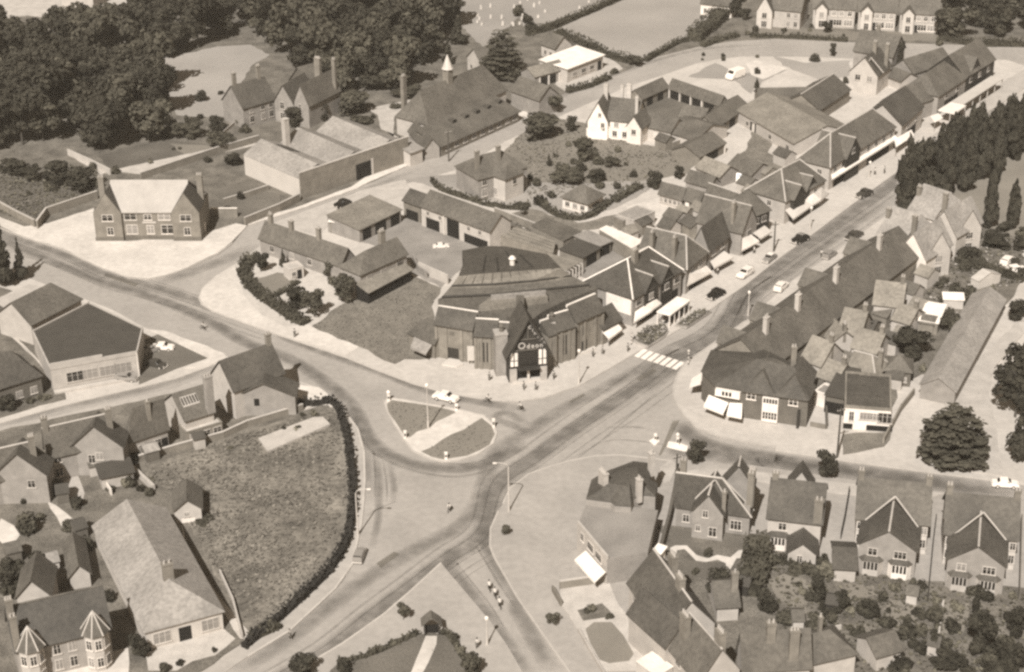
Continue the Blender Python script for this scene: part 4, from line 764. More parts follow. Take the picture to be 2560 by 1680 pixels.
house('shop', 'hipped corner shop with pale hip tiles, two front gables and long white awning', D1(350, 345), D1(690, 165), 5.6, 'shop', rise=4.2, Dp=D1(105, 205), h0=5.5, h1=3, wm='cream', rm='midtile', cap='cream', wins=(('f', (.2, .75), 3.4, 1.4, 1.3), ('l', (.6,), 3.4, 1.1, 1.3)), gaps=(('f', .5, 9, .2, 2.7),),
      wings=[dict(E0=D1(425, 330), E1=D1(520, 280), he=5.6, rise=2.4, roof='gy', D=5, wm='timber', rm='midtile', cap='cream'), dict(E0=D1(530, 255), E1=D1(610, 200), he=5.6, rise=2.4, roof='gy', D=5, wm='timber', rm='midtile', cap='cream')],
      awnings=((D1(350, 425), D1(510, 335), D1(575, 385), D1(415, 500), 3.2, 2.3, 'whiteroof'), (D1(510, 333), D1(590, 280), D1(655, 335), D1(577, 383), 3.2, 2.3), (D1(590, 278), D1(660, 230), D1(717, 285), D1(657, 333), 3.2, 2.3, 'whiteroof')))
house('shop_parade', 'long hipped shopping parade with steep front gable and white fascia canopy', D0(728, 1410), D0(1285, 1068), 6.0, 'shop parade', rise=4.6, R=D0(850, 1068), h0=7, h1=4.5, wm='cream', rm='midtile', cap='cream', wins=(('f', (.08, .2, .32, .58, .7, .82, .94), 3.9, 1.5, 1.5), ('l', (.3, .7), 3.4, 1.2, 1.3)), gaps=(('f', .25, 11, .2, 2.7), ('f', .75, 11, .2, 2.7)),
      wings=[dict(E0=D0(870, 1340), E1=D0(985, 1270), he=6, rise=3.8, roof='gy', D=8, wm='timber', rm='midtile', cap='cream', wins=(('f', (.5,), 6.2, 1.4, 1.2),))],
      awnings=((D0(740, 1480), D0(1285, 1145), D0(1300, 1170), D0(745, 1520), 3.5, 3.3, 'sunwhite', 'fascia_canopy'),))
house('shop', 'small shop with dark front roof beyond the parade, pale side gable', D0(1340, 1060), D0(1520, 900), 5.6, 'shop', rise=4.2, D=10, wm='cream', rm='tile', wins=(('f', (.3, .7), 3.4, 1.3, 1.3), ('l', (.5,), 3.4, 1, 1.3)), gaps=(('f', .5, 6, .2, 2.7),))
house('shop', 'shop with hipped grey roof standing forward before the long canopy', D0(1650, 810), D0(1885, 655), 5.6, 'shop', rise=4.2, D=9.5, h0=2, h1=3.5, wm='palebrick', rm='midtile', wins=(('f', (.3, .7), 3.4, 1.3, 1.3),), gaps=(('f', .5, 8, .2, 2.7),))
house('shop', 'lower grey-roofed house tucked left of the hipped grey shop', D0(1470, 880), D0(1620, 830), 4.6, 'shop', rise=3.2, D=8, wm='palebrick', rm='midtile')
house('shop', 'far end shop with dark timbered front gables at the top of the main road', D0(1880, 650), D0(2130, 500), 5.8, 'shop', rise=4.6, D=10, wm='timber', rm='midtile', wins=(('f', (.2, .5, .8), 3.4, 1.4, 1.4),), gaps=(('f', .5, 9, .2, 2.7),),
      wings=[dict(E0=D0(1920, 620), E1=D0(2000, 570), he=5.8, rise=3.4, roof='gy', D=6, wm='timber', rm='midtile')])
house('back_cottage', 'low cottage with long roof behind the shops at the far end', D0(1440, 620), D0(1760, 520), 3.6, 'cottage', rise=2.8, D=7, wm='palebrick', rm='midtile')
house('gabled_house', 'pale gable-fronted house with two dark square windows behind the parade', D0(900, 600), D0(1135, 640), 5.4, 'house', rise=4.2, roof='gy', D=9.5, wm='cream', rm='tile', wins=(('f', (.3, .72), 3.3, 1.5, 1.5),), chim=((.55, .6, 12), (.95, .7, 11.5)), fm='render')
house('hipped_house', 'broad tiled house just beyond the gable-fronted house', D0(935, 425), D0(1260, 480), 5, 'house', rise=4.4, D=9, wm='palebrick', rm='midtile', chim=((.4, .6, 11),))
house('garden_shed', 'square shed on pale ground behind the long canopy shops', D0(1205, 640), D0(1330, 690), 2.6, 'shed', rise=1.6, D=6, wm='cream', rm='midtile')
def canopy():
    mw, L = frame(D0(1760, 960), D0(2205, 670), 3.3); root = empty('market_canopy', mw.to_translation(), 0, 'very long white flat canopy along the pavement at the far end of the main road', 'canopy'); root.rotation_euler = mw.to_euler()
    q = mw.inverted() @ G(D0(1700, 905), 3.3); D = max(3.4, q.y)
    mb = MB(); mb.box(L * .22, L, 0, D, 3.3, 3.5); mb.build('roof', 'whiteroof', root)
    mb = MB(); mb.box(0, L * .218, -.8, D, 3.1, 3.45); mb.build('end_canopy', 'sunwhite', root)
    for i in range(8):
        mb = MB(); mb.box(L * i / 7 - .1 + .15 * (i == 0) - .15 * (i == 7), L * i / 7 + .1 + .15 * (i == 0) - .15 * (i == 7), .2, .4, .1, 3.09); mb.build('post', 'cream', root)
canopy()
def awn_thing(name, label, a, b, c, d, z1, z0):
    q = [G(a, z1), G(b, z1), G(c, z0), G(d, z0)]; root = empty(name, q[3] * 1, 0, label, 'awning'); root.location.z = 0; inv = Matrix.Translation(-root.location)
    mb = MB(); slab3(mb, q, .1); mb.build('fabric', 'sunwhite', root, inv.copy())
    for p in (q[2], q[3]): mb = MB(); mb.tube([(p.x, p.y, .1), (p.x, p.y, z0 - .1)], .06, 6); mb.build('pole', 'metal', root, inv.copy())
awn_thing('shop_blind', 'rounded bright white blind over the pavement beside the far trees', D0(1275, 1185), D0(1420, 1100), D0(1445, 1145), D0(1290, 1250), 3.4, 2.6)
awn_thing('shop_blind', 'small white blind between the parade end and the long canopy', D0(1580, 985), D0(1650, 960), D0(1690, 1000), D0(1620, 1040), 3.2, 2.6)
def shelter():
    mw, L = frame(C1(1475, 1318), C1(1640, 1195), 2.7); root = empty('bus_shelter', mw.to_translation(), 0, 'white flat-roofed bus shelter with glazed sides on the main road pavement', 'bus shelter'); root.rotation_euler = mw.to_euler()
    D = 2.6; mb = MB(); mb.box(-.2, L + .2, -.2, D + .2, 2.6, 2.85); mb.build('roof', 'sunwhite', root)
    for i in range(5):
        for y in (0, D): x = L * i / 4; mb = MB(); mb.box(x - .09, x + .09, y - .09, y + .09, .12, 2.597); mb.build('post', 'sunwhite', root)
    mb = MB(); mb.box(.1, L - .1, D * .5 - .04, D * .5 + .04, .12, .9); mb.build('bench', 'timber', root)
    for i in (0, 2, 3): mb = MB(); mb.box(L * i / 4 + .12, L * (i + 1) / 4 - .12, -.02, .02, 1.0, 2.3); mb.build('pane', 'glass', root)
    mb = MB(); mb.box(0, L, D - .05, D + .05, .12, 1.0); mb.build('panel', 'cream', root)
shelter()

# low roofs that fill the ground between picture house, bungalow and shops
def low_roof(label, px, z, m, seams):
    c = G(px[0], z); root = empty('low_store', (c.x, c.y, 0), 0, label, 'store'); inv = Matrix.Translation((-c.x, -c.y, 0)); prism(root, inv, 'wall', [(p, z) for p in px], 0, 'brick')
    P = [inv @ G(p, z) for p in px]; cx = sum(p.x for p in P) / len(P); cy = sum(p.y for p in P) / len(P); mb = MB(); R_ = ccw([(cx + (p.x - cx) * 1.03, cy + (p.y - cy) * 1.03) for p in P]); mb.solid([(x, y, z + .003) for x, y in R_], [(x, y, z + .14) for x, y in R_]); r = mb.build('roof', m, root)
    for i in range(1, seams):
        t = i / seams; a = P[0].lerp(P[-1], t); b = P[1].lerp(P[2], t); mb = MB(); mb.tube([(a.x, a.y, z + .16), (b.x, b.y, z + .16)], .07, 4); mb.build('seam', 'midtile', r)
low_roof('wide low corrugated store roof behind the picture house with pale wall beside it', many(C1, 30, 640, 480, 790, 500, 690, 70, 540), 2.6, 'asbestos', 4)
low_roof('low patched store roof between bungalow hedge and white market shed', many(C1, 300, 560, 570, 690, 720, 610, 430, 490), 2.6, 'midtile', 3)
low_roof('small pale store roof left of the market sheds', many(C1, 1000, 480, 1080, 520, 1170, 480, 1100, 440), 2.6, 'paleroof', 2)
low_roof('bright white flat market roof between the dark square shed and the steep-roofed shop', many(C1, 878, 592, 1150, 750, 1252, 690, 942, 562), 3.2, 'sunwhite', 1)
# ---------------------------------------------------------------- left edge and lower left
def flat_garage():
    q = [A2(430, 425), A2(1165, 292), A2(1215, 75), A2(755, -145), A2(275, 100)]; he = 4.6
    mw, L = frame(q[0], q[1], he); root = empty('motor_garage', mw.to_translation(), 0, 'garage with big dark flat roof, pale front parapet and four multi-pane windows', 'garage'); root.rotation_euler = mw.to_euler(); inv = mw.inverted()
    P = [inv @ G(p, he) for p in q]; mb = MB(); mb.solid([(p.x, p.y, 0) for p in P], [(p.x, p.y, he) for p in P]); mb.build('wall', 'cream', root)
    cx = sum(p.x for p in P) / 5; cy = sum(p.y for p in P) / 5; mb = MB(); R_ = [(cx + (p.x - cx) * .97, cy + (p.y - cy) * .97) for p in P]; mb.solid([(x, y, he + .003) for x, y in R_], [(x, y, he + .08) for x, y in R_]); mb.build('roof', 'felt', root)
    mb = MB(); mb.box(0, L * .6, -.1, .2, he + .003, he + 1.25); mb.box(L * .6 + .003, L, -.1, .2, he + .003, he + .7); mb.build('parapet', 'cream', root)
    mb = MB()
    for a, b in ((1, 2), (2, 3), (3, 4)):
        d = (P[b] - P[a]); d.normalize(); n = Vector((-d.y, d.x, 0)) * .28; r = [P[a], P[b], P[b] + n, P[a] + n]; mb.solid([(p.x, p.y, he + .003) for p in r], [(p.x, p.y, he + .3) for p in r])
    mb.build('roof_edge', 'cream', root)
    for u in (.26, .43, .64, .82): window(root, Matrix.Identity(4), u * L, 1.5, 3.0, 2.0, 'cream', 2)
    mb = MB(); mb.box(0, L * .85, -1.2, -.15, .12, .55); mb.build('loading_kerb', 'pavement', root)
    d = (P[2] - P[1]); mb = MB(); mb.box(L * .985, L * 1.0 - .003, -.22, -.103, .1, he + .4); mb.build('pilaster', 'white', root)
flat_garage()
house('end_house', 'hip-gabled house with pale side wall at the left edge above the flat garage', A1(-20, 1300), A1(262, 1395), 4.6, rise=3.4, roof='gy', D=13, h1=3, wm='cream', rm='midtile')
house('edge_house', 'dark tile-roofed house at the left edge below the pale alley', A2(-150, 620), A2(345, 465), 4.2, rise=4.0, D=9, h1=3.2, wm='darkbrick', rm='tile', wins=(('f', (.6, .85), 1, 1.3, 1.4),))
house('detached_house', 'tall plain gabled house with dark slate roof on the road bend', A2(1985, 597), B2(300, 443), 6.0, rise=4.2, R=A2(2120, 260), wm='cream', rm='tile', chim=((.97, .5, 12),), cap=None,
      wings=[dict(E0=A2(1975, 655), E1=B2(398, 645), he=4.0, rise=2.6, roof='gy', D=4.6, wm='palebrick', rm='tile', gaps=(('f', .38, .9, 2.2, 3.6),))])
house('shop_house', 'house with rooflight, very tall chimney stack and glazed flat rear extension', A2(1572, 850), A2(1812, 775), 4.8, rise=3.2, R=A2(1560, 600), wm='cream', rm='midtile', cm='palebrick', chim=((.92, .02, 11.5, 3, 1.4, 1.0),),
      wings=[dict(E0=A2(1580, 960), E1=A2(1885, 870), he=2.9, roof='flat', D=3.2, rm='path', wm='brick', par=.15, wins=(('f', (.2, .55, .85), .9, 1.5, 1.5),))])
def rooflight():
    r = bpy.data.objects['shop_house']; mw, L = frame(A2(1572, 850), A2(1812, 775), 4.8); q = mw.inverted() @ G(A2(1560, 600), 8.0); D = 2 * q.y; s = 3.2 / (D / 2)
    a, b = L * .12, L * .7; y0, y1 = D * .2, D * .38; mb = MB()
    mb.solid([(a, y0, 4.8 + s * y0 + .17), (b, y0, 4.8 + s * y0 + .17), (b, y1, 4.8 + s * y1 + .17), (a, y1, 4.8 + s * y1 + .17)], [(a, y0, 4.8 + s * y0 + .3), (b, y0, 4.8 + s * y0 + .3), (b, y1, 4.8 + s * y1 + .3), (a, y1, 4.8 + s * y1 + .3)]); f = mb.build('skylight', 'path', r)
    mb = MB(); n = 6
    for i in range(n): x0 = a + (b - a) * (i + .15) / n; x1 = a + (b - a) * (i + .85) / n; ya, yb = y0 + .15, y1 - .15; mb.solid([(x0, ya, 4.8 + s * ya + .29), (x1, ya, 4.8 + s * ya + .29), (x1, yb, 4.8 + s * yb + .29), (x0, yb, 4.8 + s * yb + .29)], [(x0, ya, 4.8 + s * ya + .32), (x1, ya, 4.8 + s * ya + .32), (x1, yb, 4.8 + s * yb + .32), (x0, yb, 4.8 + s * yb + .32)])
    mb.build('pane', 'slate', f)
rooflight()
house('small_villa', 'square brick house with dark roof facing the field, third from the road bend', A2(1085, 967), A2(1412, 857), 5.4, rise=3.8, R=A2(1060, 790), h0=1.5, wm='palebrick', rm='midtile', chim=((.6, .3, 9.8, 1, .7, .6),), wins=(('f', (.25,), 3.6, 1.3, 1.4), ('f', (.3, .72), 1.0, 1.3, 1.6)), doors=(('f', .9, 1.1, 2.2, 'darkgap'),))
def gable_house(dx, dy, label, wins):
    T = lambda x, y: A2(x + dx, y + dy)
    house('gabled_house', label, T(415, 1137), T(960, 1010), 5.6, rise=4.0, R=T(470, 900), wm='palebrick', rm='midtile', cap='pavement', chim=((.02, .5, 11.4, 2), (.98, .12, 11.0, 3)),
          wins=(('f', (.12,), 3.6, 1.3, 1.4), ('f', (.12,), 1.0, 1.4, 1.6)),
          wings=[dict(E0=T(585, 1085), E1=T(1040, 1075), he=5.6, rise=4.0, roof='gy', D=4.6, rm='tile', wm='palebrick', wins=wins)])
gable_house(0, 0, 'double-pile house with white-edged front gable and tall chimneys beside the field', (('f', (.55,), 3.2, 1.3, 1.4), ('f', (.4,), 2.6, 1.2, 1.6)))
gable_house(-648, 236, 'front-gabled house cut by the left picture edge, deep black shadow at its right', (('f', (.7,), 3.2, 1.3, 1.4),))
house('garden_shed', 'dark felt-roofed shed behind the white-edged gable house', A2(860, 1345), A2(1130, 1290), 2.4, 'shed', roof='mono', rise=.5, D=4, wm='cream', rm='felt')
house('field_shed', 'small gabled store with pale front at the edge of the rough field', A3(1478, 190), A3(1706, 168), 2.7, 'shed', rise=1.7, roof='gy', D=6, wm='cream', rm='midtile', wins=(('f', (.45,), 1.4, .8, .8),), doors=(('f', .5, 2.2, .8, 'sunwhite'),))
house('church_hall', 'long hall with pale left slope and darker right slope, white-framed front windows', A3(1232, 1216), A3(1884, 1040), 3.6, 'hall', rise=3.1, roof='gy', D=30, h0=6.0, wm='render', rm='paleroof', chim=((.5, .23, 9.0, 2, 1.5, .9),), wins=(('f', (.2, .83), .9, 2.6, 1.9),), doors=(('f', .5, 1.8, 2.4, 'darkgap'),),
      wings=[dict(E0=A3(1500, 1145), E1=A3(1645, 1108), he=3.0, rise=1.0, roof='gy', D=1.6, wm='cream', rm='cream', gaps=(('f', .5, 2.0, .2, 2.6),), oh=.15)])
house('bay_villa', 'slate-roofed villa with two white-ribbed pointed turret bays at the bottom left', A3(135, 1375), A3(930, 1185), 5.8, 'villa', rise=4.6, R=A3(460, 925), wm='palebrick', rm='slate', cap='midtile', chim=((.02, .4, 12, 3), (.02, .02, 11, 2)), wins=(('f', (.42, .58), 3.5, 1.1, 1.6), ('f', (.42, .58), .9, 1.1, 1.7)),
      wings=[dict(E0=A3(140, 920), E1=A3(420, 900), he=5.2, rise=2.6, roof='gy', D=7, wm='cream', rm='midtile')])
def turrets():
    r = bpy.data.objects['bay_villa']; mw, L = frame(A3(135, 1375), A3(930, 1185), 5.8)
    for u in (.15, .84):
        x = u * L; mb = MB(); n = 8; ring = [(x + 1.75 * math.cos(2 * math.pi * (k + .5) / n), -.3 + 1.75 * math.sin(2 * math.pi * (k + .5) / n)) for k in range(n)]
        mb.solid([(a, b, 0) for a, b in ring], [(a, b, 6.2) for a, b in ring]); t = mb.build('turret_bay', 'cream', r)
        mb = MB(); R2 = [(x + (a - x) * 1.2, -.3 + (b + .3) * 1.2) for a, b in ring]; mb.solid([(a, b, 6.203) for a, b in R2], [(x + (a - x) * .03, -.3 + (b + .3) * .03, 9.4) for a, b in R2]); mb.build('turret_roof', 'midtile', t)
        mb = MB()
        for a, b in R2: mb.tube([(a, b, 6.25), (x, -.3, 9.45)], .1, 5)
        mb.build('roof_rib', 'render', t)
        for z in (1.0, 3.9):
            for k in (4, 5, 6, 7):
                am = 2 * math.pi * (k + 1) / n - math.pi / n * 1.0 + math.pi / n
                th = 2 * math.pi * (k + 1.0) / n; px, py = x + 1.64 * math.cos(th), -.3 + 1.64 * math.sin(th)
                window(r, Matrix.Translation((px, py, 0)) @ Matrix.Rotation(th + math.pi / 2, 4, 'Z'), 0, z, .95, 1.6)
turrets()
house('back_extension', 'small dark-roofed outbuilding between bay villa and hall', A3(590, 745), A3(760, 715), 2.8, 'outbuilding', rise=1.6, roof='gy', D=9, wm='cream', rm='midtile')
# ---------------------------------------------------------------- terrace along the main road, right
def terrace():
    E0, E1 = (2176, 598), C2(1842, 262); he = 5.5
    root = house('shop_terrace', 'long dark-roofed shop terrace curving round the corner, back wings toward the gardens', E0, E1, he, 'terrace', rise=4.2, D=11.5, wm='brick', rm='midtile', cm='cream',
      chim=((.9, .62, 11.8, 2, 1.0, .8), (.71, .62, 11.8, 2, 1.0, .8), (.47, .62, 11.8, 2, 1.0, .8), (.17, .6, 11.8, 2, 1.0, .8)), wins=(('f', tuple(.04 + i * .08 for i in range(12)), 3.5, 1.4, 1.4),))
    mw, L = frame(E0, E1, he); inv = mw.inverted()
    for i, (u, wd) in enumerate(((.13, 5.5), (.43, 5.5), (.73, 5.5), (.93, 4))):          # raised front gables
        m = Matrix.Translation((u * L - wd / 2, -.5, 0)); mb = MB(); mb.box(0, wd, 0, 1, 0, he + .8); mb.solid([(0, 0, he + .8), (wd, 0, he + .8), (wd, .3, he + .8), (0, .3, he + .8)], [(wd / 2 - .01, 0, he + 3.2), (wd / 2, 0, he + 3.2), (wd / 2, .3, he + 3.2), (wd / 2 - .01, .3, he + 3.2)]); mb.build('front_gable', 'brick', root, m)
        P, _ = roof_polys('gy', wd, 5.2, he + .8, 2.4, 0, 0, .2); mb = MB()
        for q in P: mb.solid(q, [(x, y, z + .14) for x, y, z in q])
        mb.build('gable_roof', 'midtile', root, m)
    K = KK
    for a, b, hh, rs, dd, t in ((D2(490, 325), D2(650, 385), 4.8, 3.2, 7, 0), (K(140, 1290), K(330, 1330), 4.8, 3.2, 7, 0), (K(465, 1035), K(720, 1065), 4.8, 3.2, 7, 0),
                           (D2(625, 470), D2(775, 525), 3.2, 2.2, 6, 0), (D2(915, 225), D2(1120, 278), 3.4, 2.4, 6.5, 0), (D2(880, 430), D2(1110, 490), 3.2, 2.4, 6.5, 1), (K(640, 1180), K(790, 1225), 3.2, 2.0, 6, 0), (K(-20, 1290), K(70, 1400), 3.6, 2, 5, 0)):
        block(root, inv, a, b, hh, rise=rs, D=dd, wm='cream', rm='asbestos', cap='cream' if t else None, wins=(('f', (.3, .7), .9, .9, 1.2),), chim=((.92, .5, hh + rs + 1.2, 2, .8, .6),), h1=(2 if t else 0))
    # corner part: polygonal, hipped
    ez = 5.5; eav = [C2(1835, 262), C2(1752, 440), C2(1860, 555), C2(2092, 597), D2(545, 678), D2(600, 560), D2(480, 420), D2(330, 330), C2(2330, 170)]
    P = [inv @ G(p, ez) for p in eav]; k0 = inv @ G(C2(2220, 330), 9.3); k1 = inv @ G(D2(430, 400), 8.8); k2 = inv @ G(D2(250, 320), 9.3)
    mb = MB(); mb.solid([(p.x, p.y, 0) for p in (P if ccw([(p.x, p.y) for p in P])[0] == (P[0].x, P[0].y) else P[::-1])], [(p.x, p.y, ez) for p in (P if ccw([(p.x, p.y) for p in P])[0] == (P[0].x, P[0].y) else P[::-1])]); mb.build('corner_wall', 'darkbrick', root)
    near = [k0, k0, k0, k0, k1, k1, k2, k2, k0]; mb = MB(); cxy = sum((p for p in P), Vector()) / len(P)
    out = [Vector((cxy.x + (p.x - cxy.x) * 1.03, cxy.y + (p.y - cxy.y) * 1.03, ez + .05)) for p in P]
    for i in range(len(P)):
        j = (i + 1) % len(P); a, b = near[i], near[j]
        mb.poly([out[i], out[j], b] if a is b else [out[i], out[j], b, a])
    mb.poly([out[0], out[-1], out[-2], out[-3], out[-4], out[-5], out[3], out[2], out[1]][::-1])
    mb.poly([k0, k1, k2]); mb.build('corner_roof', 'tile', root)
    f0, f1 = C2(2092, 597), D2(545, 678); mf, Lf = frame(f0, f1, ez); m = inv @ mf
    for u0, u1 in ((0.0, .5), (.5, 1.0)):                      # two hipped gables over the front
        a, b, xm = u0 * Lf, u1 * Lf, (u0 + u1) / 2 * Lf; mb = MB(); p0, p1, q0, q1 = (a, -.55, 5.5), (b, -.55, 5.5), (xm, 2.4, 8.3), (xm, 9.0, 9.1)
        mb.poly([p0, p1, q0]); mb.poly([p0, q0, q1, (a, 9.0, 6.4)]); mb.poly([p1, (b, 9.0, 6.4), q1, q0]); mb.build('hipped_gable', 'tile', root, m)
        for s_, e_ in ((p0, q0), (p1, q0), (q0, q1)): mb = MB(); mb.tube([Vector(s_) + Vector((0, 0, .03)), Vector(e_) + Vector((0, 0, .03))], .09, 5); mb.build('hip_tile', 'midtile', root, m)
    for u in (.14, .78): window(root, m @ Matrix.Translation((0, -.01, 0)), u * Lf, 4.0, 1.6, 1.2, 'sunwhite', 1)
    mb = MB(); mb.box(.32 * Lf, .56 * Lf, -.5, -.003, .3, 5.0); b = mb.build('bay_window', 'sunwhite', root, m)
    mb = MB()
    for i in range(5):
        for z0, z1 in ((.9, 1.5), (1.6, 2.2), (4.0, 4.85)): mb.box(.33 * Lf + i * .22 * Lf / 5 + .08, .33 * Lf + (i + 1) * .22 * Lf / 5 - .05, -.54, -.503, z0, z1)
    mb.build('pane', 'glass', b)
    mf2, Lf2 = frame(C2(1860, 555), C2(2092, 597), ez); m2 = inv @ mf2
    mb = MB(); mb.box(.05 * Lf2, .95 * Lf2, -.7, -.003, 3.9, 5.2); b = mb.build('oriel_window', 'sunwhite', root, m2); mb = MB()
    for i in range(3): mb.box((.3 + i * .13) * Lf2, (.39 + i * .13) * Lf2, -.74, -.703, 4.2, 5.0)
    mb.build('pane', 'glass', b)
    awning(root, inv, GG(285, 582), GG(482, 662), GG(430, 768), GG(235, 690), 3.2, 2.3); awning(root, inv, GG(492, 662), GG(618, 668), GG(612, 806), GG(462, 775), 3.2, 2.3)
    awning(root, inv, GG(220, 360), GG(205, 480), GG(95, 510), GG(120, 420), 3.2, 2.4)
    mb = MB(); mb.box(.86 * Lf, .9 * Lf, -1.0, -.003, .15, 3.4); mb.build('door', 'timber', root, m)
    for a, b in ((D2(330, 300), D2(240, 540)), (D2(390, 290), D2(350, 450))):
        A, B = G(a, 9.0), G(b, 7.5)
    chimney(root, inv @ Matrix.Translation(G(D2(410, 460), 6.0) - Vector((0, 0, 6))), 0, 0, 6, 11.2, .9, .8, 2)
terrace()
house('cafe', 'white-fronted flat cafe with scalloped dark roof edge and shaded veranda', D2(855, 745), D2(1250, 775), 4.2, 'cafe', roof='flat', D=12.5, wm='sunwhite', rm='tile', par=.5, cap='asbestos', wins=(('f', (.16,), 1.8, .9, 1.8), ('f', (.45, .66), 2.2, 1.8, 1.4), ('f', (.88,), 1.8, 2.4, 2.0)), gaps=(('f', .78, 4.4, .15, 1.2), ('f', .1, 1.6, .15, 1.2)))
house('dark_garage', 'dark monopitch garage between corner terrace and white-fronted cafe', D2(700, 635), D2(850, 665), 3.6, 'garage', roof='mono', rise=.8, D=10, wm='darkbrick', rm='felt', gaps=(('f', .5, 3.6, .2, 2.4),))
house('yard_store', 'white flat-roofed yard lean-to against the dark garage', D2(600, 610), D2(690, 640), 2.6, 'store', roof='flat', D=3.5, wm='sunwhite', rm='paleroof', par=.3)
house('side_house', 'hip-roofed outhouse with dark wall under the tall shrub, behind the terrace', D2(1200, 420), D2(1420, 440), 3.2, 'outhouse', rise=1.6, D=5, h0=2, h1=2, wm='darkbrick', rm='midtile', wins=(('f', (.3, .7), 1.0, 1.4, 1),))
house('long_shed', 'very long pale shed with shallow roof between gardens and pale track', D2(1500, 545), D2(1795, 605), 3.0, 'shed', rise=2.0, roof='gy', R=D1(2230, 1110), wm='palebrick', rm='paleroof', oh=.3)
house('white_lean_to', 'bright white corrugated lean-to among the terrace gardens', KK(885, 1195), KK(1060, 1225), 2.6, 'lean-to', roof='mono', rise=.8, D=7, wm='brick', rm='sunwhite', oh=.2)
house('white_plank_roof', 'narrow bright white roof strip over a garden store beyond the gardens', KK(1115, 1000), KK(1300, 1008), 2.2, 'garden store', roof='mono', rise=.4, D=2.4, wm='cream', rm='sunwhite', oh=.2)
house('glasshouse', 'small pale glasshouse by the hedge behind the gabled pair', KK(1370, 800), KK(1440, 835), 2, 'glasshouse', rise=1.2, D=6, wm='render', rm='cream', oh=.1)
K = KK
def gable_pair(dx, dy, label, side):
    T = lambda x, y: KK(x + dx, y + dy)
    house('gabled_villa', label, T(500, 385), T(735, 465), 5.6, 'villa', rise=4.4, D=10.5, wm='sunwhite', rm='paleroof', wins=(('f', (.3, .7), 3.5, 1.1, 1.3),), chim=((1.15, .2, 10.8, 2), (.02, .3, 10, 2)),
          wings=[dict(E0=T(690, 540), E1=T(950, 620), he=5.6, rise=4.6, roof='gy', D=10, wm=side, rm='paleroof', wins=(('f', (.3,), 3.4, 1, 1.4), ('f', (.3,), .9, 1.1, 1.5))),
                 dict(E0=T(965, 575), E1=T(1180, 545), he=5.6, rise=4.4, roof='gy', D=9, wm='cream', rm='paleroof', wins=(('f', (.5,), 3.4, 1.6, 1.5), ('f', (.5,), .9, 1.6, 1.6)))])
gable_pair(0, 0, 'white-walled villa with several steep gables at the end of the dark terrace', 'sunwhite')
gable_pair(285, -215, 'second steep-gabled villa with pale roof standing below the tall poplars', 'render')
# ---------------------------------------------------------------- lower right
def corner_store():
    q = [FF(120, 930), FF(480, 1360), FF(975, 1270), FF(1100, 760), FF(240, 640)]; he = 4.6
    mw, L = frame(FF(120, 935), FF(480, 1365), he); root = empty('corner_store', mw.to_translation(), 0, 'corner shop with flat pale roof behind dark hipped part, white front and big white awning', 'shop'); root.rotation_euler = mw.to_euler(); inv = mw.inverted()
    prism(root, inv, 'flat_block', [(p, he) for p in q], 0, 'palebrick')
    P = [inv @ G(p, he) for p in q]; cx = sum(p.x for p in P) / 5; cy = sum(p.y for p in P) / 5; mb = MB(); R_ = ccw([(cx + (p.x - cx) * .985, cy + (p.y - cy) * .985) for p in P]); mb.solid([(x, y, he + .002) for x, y in R_], [(x, y, he + .06) for x, y in R_]); mb.build('flat_roof', 'yard', root)
    m = inv @ mw; mb = MB(); mb.box(0, L, -.15, -.003, .12, he + .7); mb.box(0, L, 0, .2, he + .08, he + .7); f = mb.build('shop_front', 'cream', root, m)
    for u in (.2, .48, .75): window(root, m @ Matrix.Translation((0, -.155, 0)), u * L, 2.9, 2.0 if u > .3 else 1, 1.4, 'white', 2)
    awning(root, inv, FF(215, 1250), FF(460, 1515), FF(330, 1640), FF(80, 1360), 3.0, 2.3)
    # two-storey hipped part at the back
    e = [FF(220, 620), FF(520, 660), FF(570, 700), FF(770, 715), FF(800, 620), FF(900, 575), FF(1065, 590), FF(1095, 430), FF(1010, 385), FF(975, 180), FF(800, 158), FF(460, 285), FF(285, 385)]; ez = 5.8
    PP = [G(p, ez if i not in (9, 10, 11) else ez) for i, p in enumerate(e)]; B_ = [inv @ p for p in PP]
    if ccw([(p.x, p.y) for p in B_])[0] != (B_[0].x, B_[0].y): B_ = B_[::-1]
    mb = MB(); mb.solid([(p.x, p.y, 0) for p in B_], [(p.x, p.y, ez - .2) for p in B_]); mb.build('hipped_block', 'palebrick', root)
    c = sum((p for p in B_), Vector()) / len(B_); k0 = Vector((c.x, c.y, ez + 1.9)); mb = MB(); n = len(B_); mid = [Vector((c.x + (p.x - c.x) * .45, c.y + (p.y - c.y) * .45, ez + 1.7)) for p in B_]
    for i in range(n):
        j = (i + 1) % n; mb.poly([B_[i], B_[j], mid[j], mid[i]]); mb.poly([mid[i], mid[j], k0])
    mb.build('hipped_roof', 'tile', root)
    for p, wd, pots in ((FF(430, 470), 2.0, 4), (FF(1015, 240), .9, 2), (FF(865, 560), .9, 2)):
        g = inv @ G(p, 6.4); chimney(root, Matrix.Translation((g.x, g.y, 0)), 0, 0, 5, 9.0, wd, .8, pots, 'cream')
corner_store()
